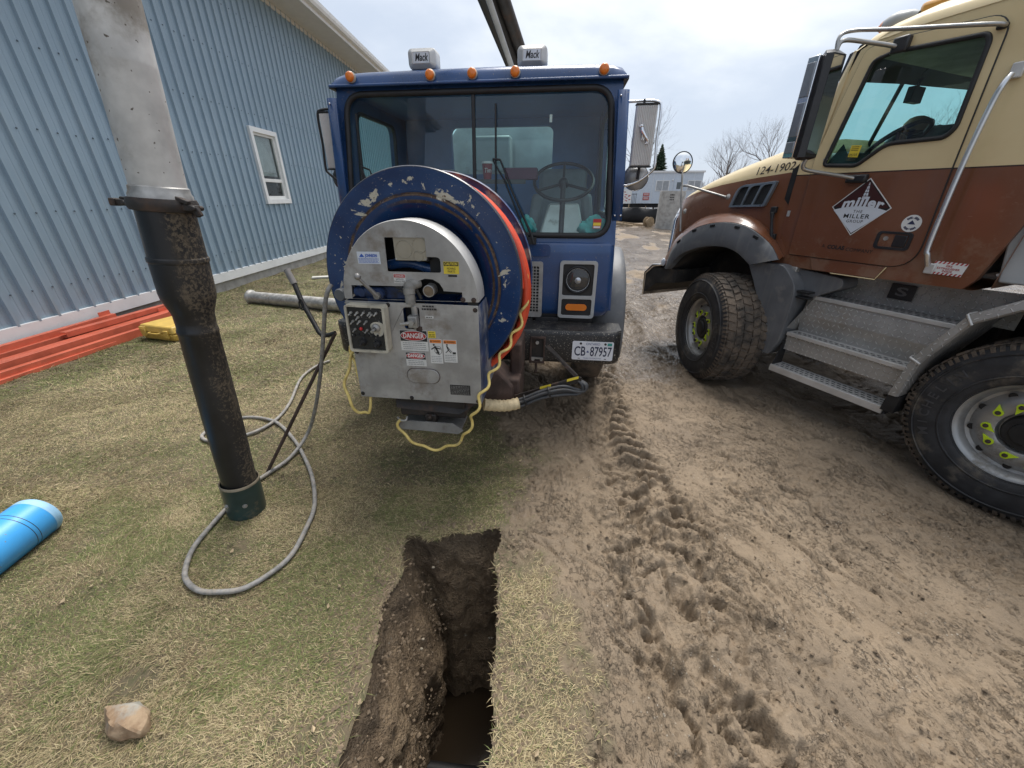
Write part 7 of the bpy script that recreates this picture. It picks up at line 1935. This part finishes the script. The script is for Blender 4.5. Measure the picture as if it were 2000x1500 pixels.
def ring_():
    root = thing('manhole_section', 'tall grey concrete manhole section standing on the mud', 'concrete ring', (9.45, 25.2, -.02))
    MB().lathe([(.70, .05), (.72, 0), (.74, .02), (.72, 2.0), (.70, 2.06), (.56, 2.06), (.56, .05)], n=40).build('barrel', m_conc, root, smooth=30)
    q = MB()
    for k, z in enumerate((1.85, 1.72, 1.60)):
        for j in range(3):
            a = R_(-118 + j * 6.5); e = Vector((math.cos(a) * .727, math.sin(a) * .727, z)); t_ = Vector((-math.sin(a), math.cos(a), 0)); q.add([e - t_ * .03 - Vector((0, 0, .03)), e + t_ * .03 - Vector((0, 0, .03)), e + t_ * .03 + Vector((0, 0, .035)), e - t_ * .03 + Vector((0, 0, .035))], [(0, 1, 2, 3)])
    q.build('stencil', m_ink, root)
    MB().lathe([(.05, 0), (.05, -.02), (.0001, -.02)], (.30, -.665, 1.52), (.4, -.9, 0), 12).build('lift_hole', m_dark, root)
ring_()
def fence():
    root = thing('silt_fence', 'low black silt fence in front of the site trailer', 'fence', (0, 0, 0))
    rows = []; rs = random.Random(3)
    for k in range(60):
        x = 2.0 + k * .28; y = 31.2 + .35 * math.sin(k * .35); b = .10 * math.sin(k * 1.3)
        rows.append([(x, y + b * .3, -.05), (x, y + b, .45), (x, y - b * .5, .98 + .05 * math.sin(k * .8))])
    o = MB().grid(rows).build('cloth', m_silt, root, smooth=60); o.modifiers.new('solid', 'SOLIDIFY').thickness = .01
    for k in range(0, 60, 7): MB().box((2.0 + k * .28, 31.28 + .35 * math.sin(k * .35), .55), (.045, .045, 1.15)).build('stake', m_wood, root)
fence()
def bits():
    sp = thing('cable_drum', 'small wooden spool lying on its side by the silt fence', 'spool', (8.62, 26.3, .30), R_(25))
    for y in (-.16, .16): MB().lathe([(.0001, -.015), (.30, -.015), (.30, .015), (.0001, .015)], (0, y, 0), (0, 1, 0), 24).build('flange', m_wood, sp)
    MB().cyl((0, -.16, 0), (0, .16, 0), .16, n=18).build('barrel', m_wood, sp)
    for k, (x, y, L_, a, lab) in enumerate(((7.9, 27.2, 1.5, .2, 'weathered timber nearest the wooden spool'), (7.2, 27.0, 1.3, -.5, 'short weathered timber left of the spool, lying askew'), (7.5, 28.0, 2.0, .9, 'long weathered timber behind the other two near the fence'))):
        tag(MB().box((x, y, .12), (L_, .14, .14), Matrix.Rotation(a, 3, 'Z') @ Matrix.Rotation(.12, 3, 'Y')).build('timber', m_wood, None, bevel=.01), lab, 'timber', 'timbers by the silt fence')
    s = thing('site_sign', 'white notice board beside the silt fence behind the mirror', 'sign', (8.75, 33.0, 0))
    MB().bb(-.45, .45, -.02, 0, 1.25, 2.25).build('board', m_white, s)
    for x in (-.35, .35): MB().bb(x - .03, x + .03, 0, .05, 0, 2.2).build('post', m_wood, s)
    q = MB(); rs = random.Random(8)
    for k in range(14): a = rs.uniform(-.38, .25); z = rs.uniform(1.35, 2.1); q.bb(a, a + rs.uniform(.06, .2), -.024, -.021, z, z + .06)
    q.build('lettering', m_red, s)
    g = thing('mesh_fence', 'dark wire fence panel left of the site trailer', 'fence', (8.2, 35.3, 0))
    for k in range(18): MB().bb(k * .12, k * .12 + .025, 0, .02, .1, 2.0).build('wire', m_dark, g)
    for z in (.2, .7, 1.2, 1.9): MB().bb(0, 2.1, -.01, .01, z, z + .03).build('rail', m_dark, g)
bits()
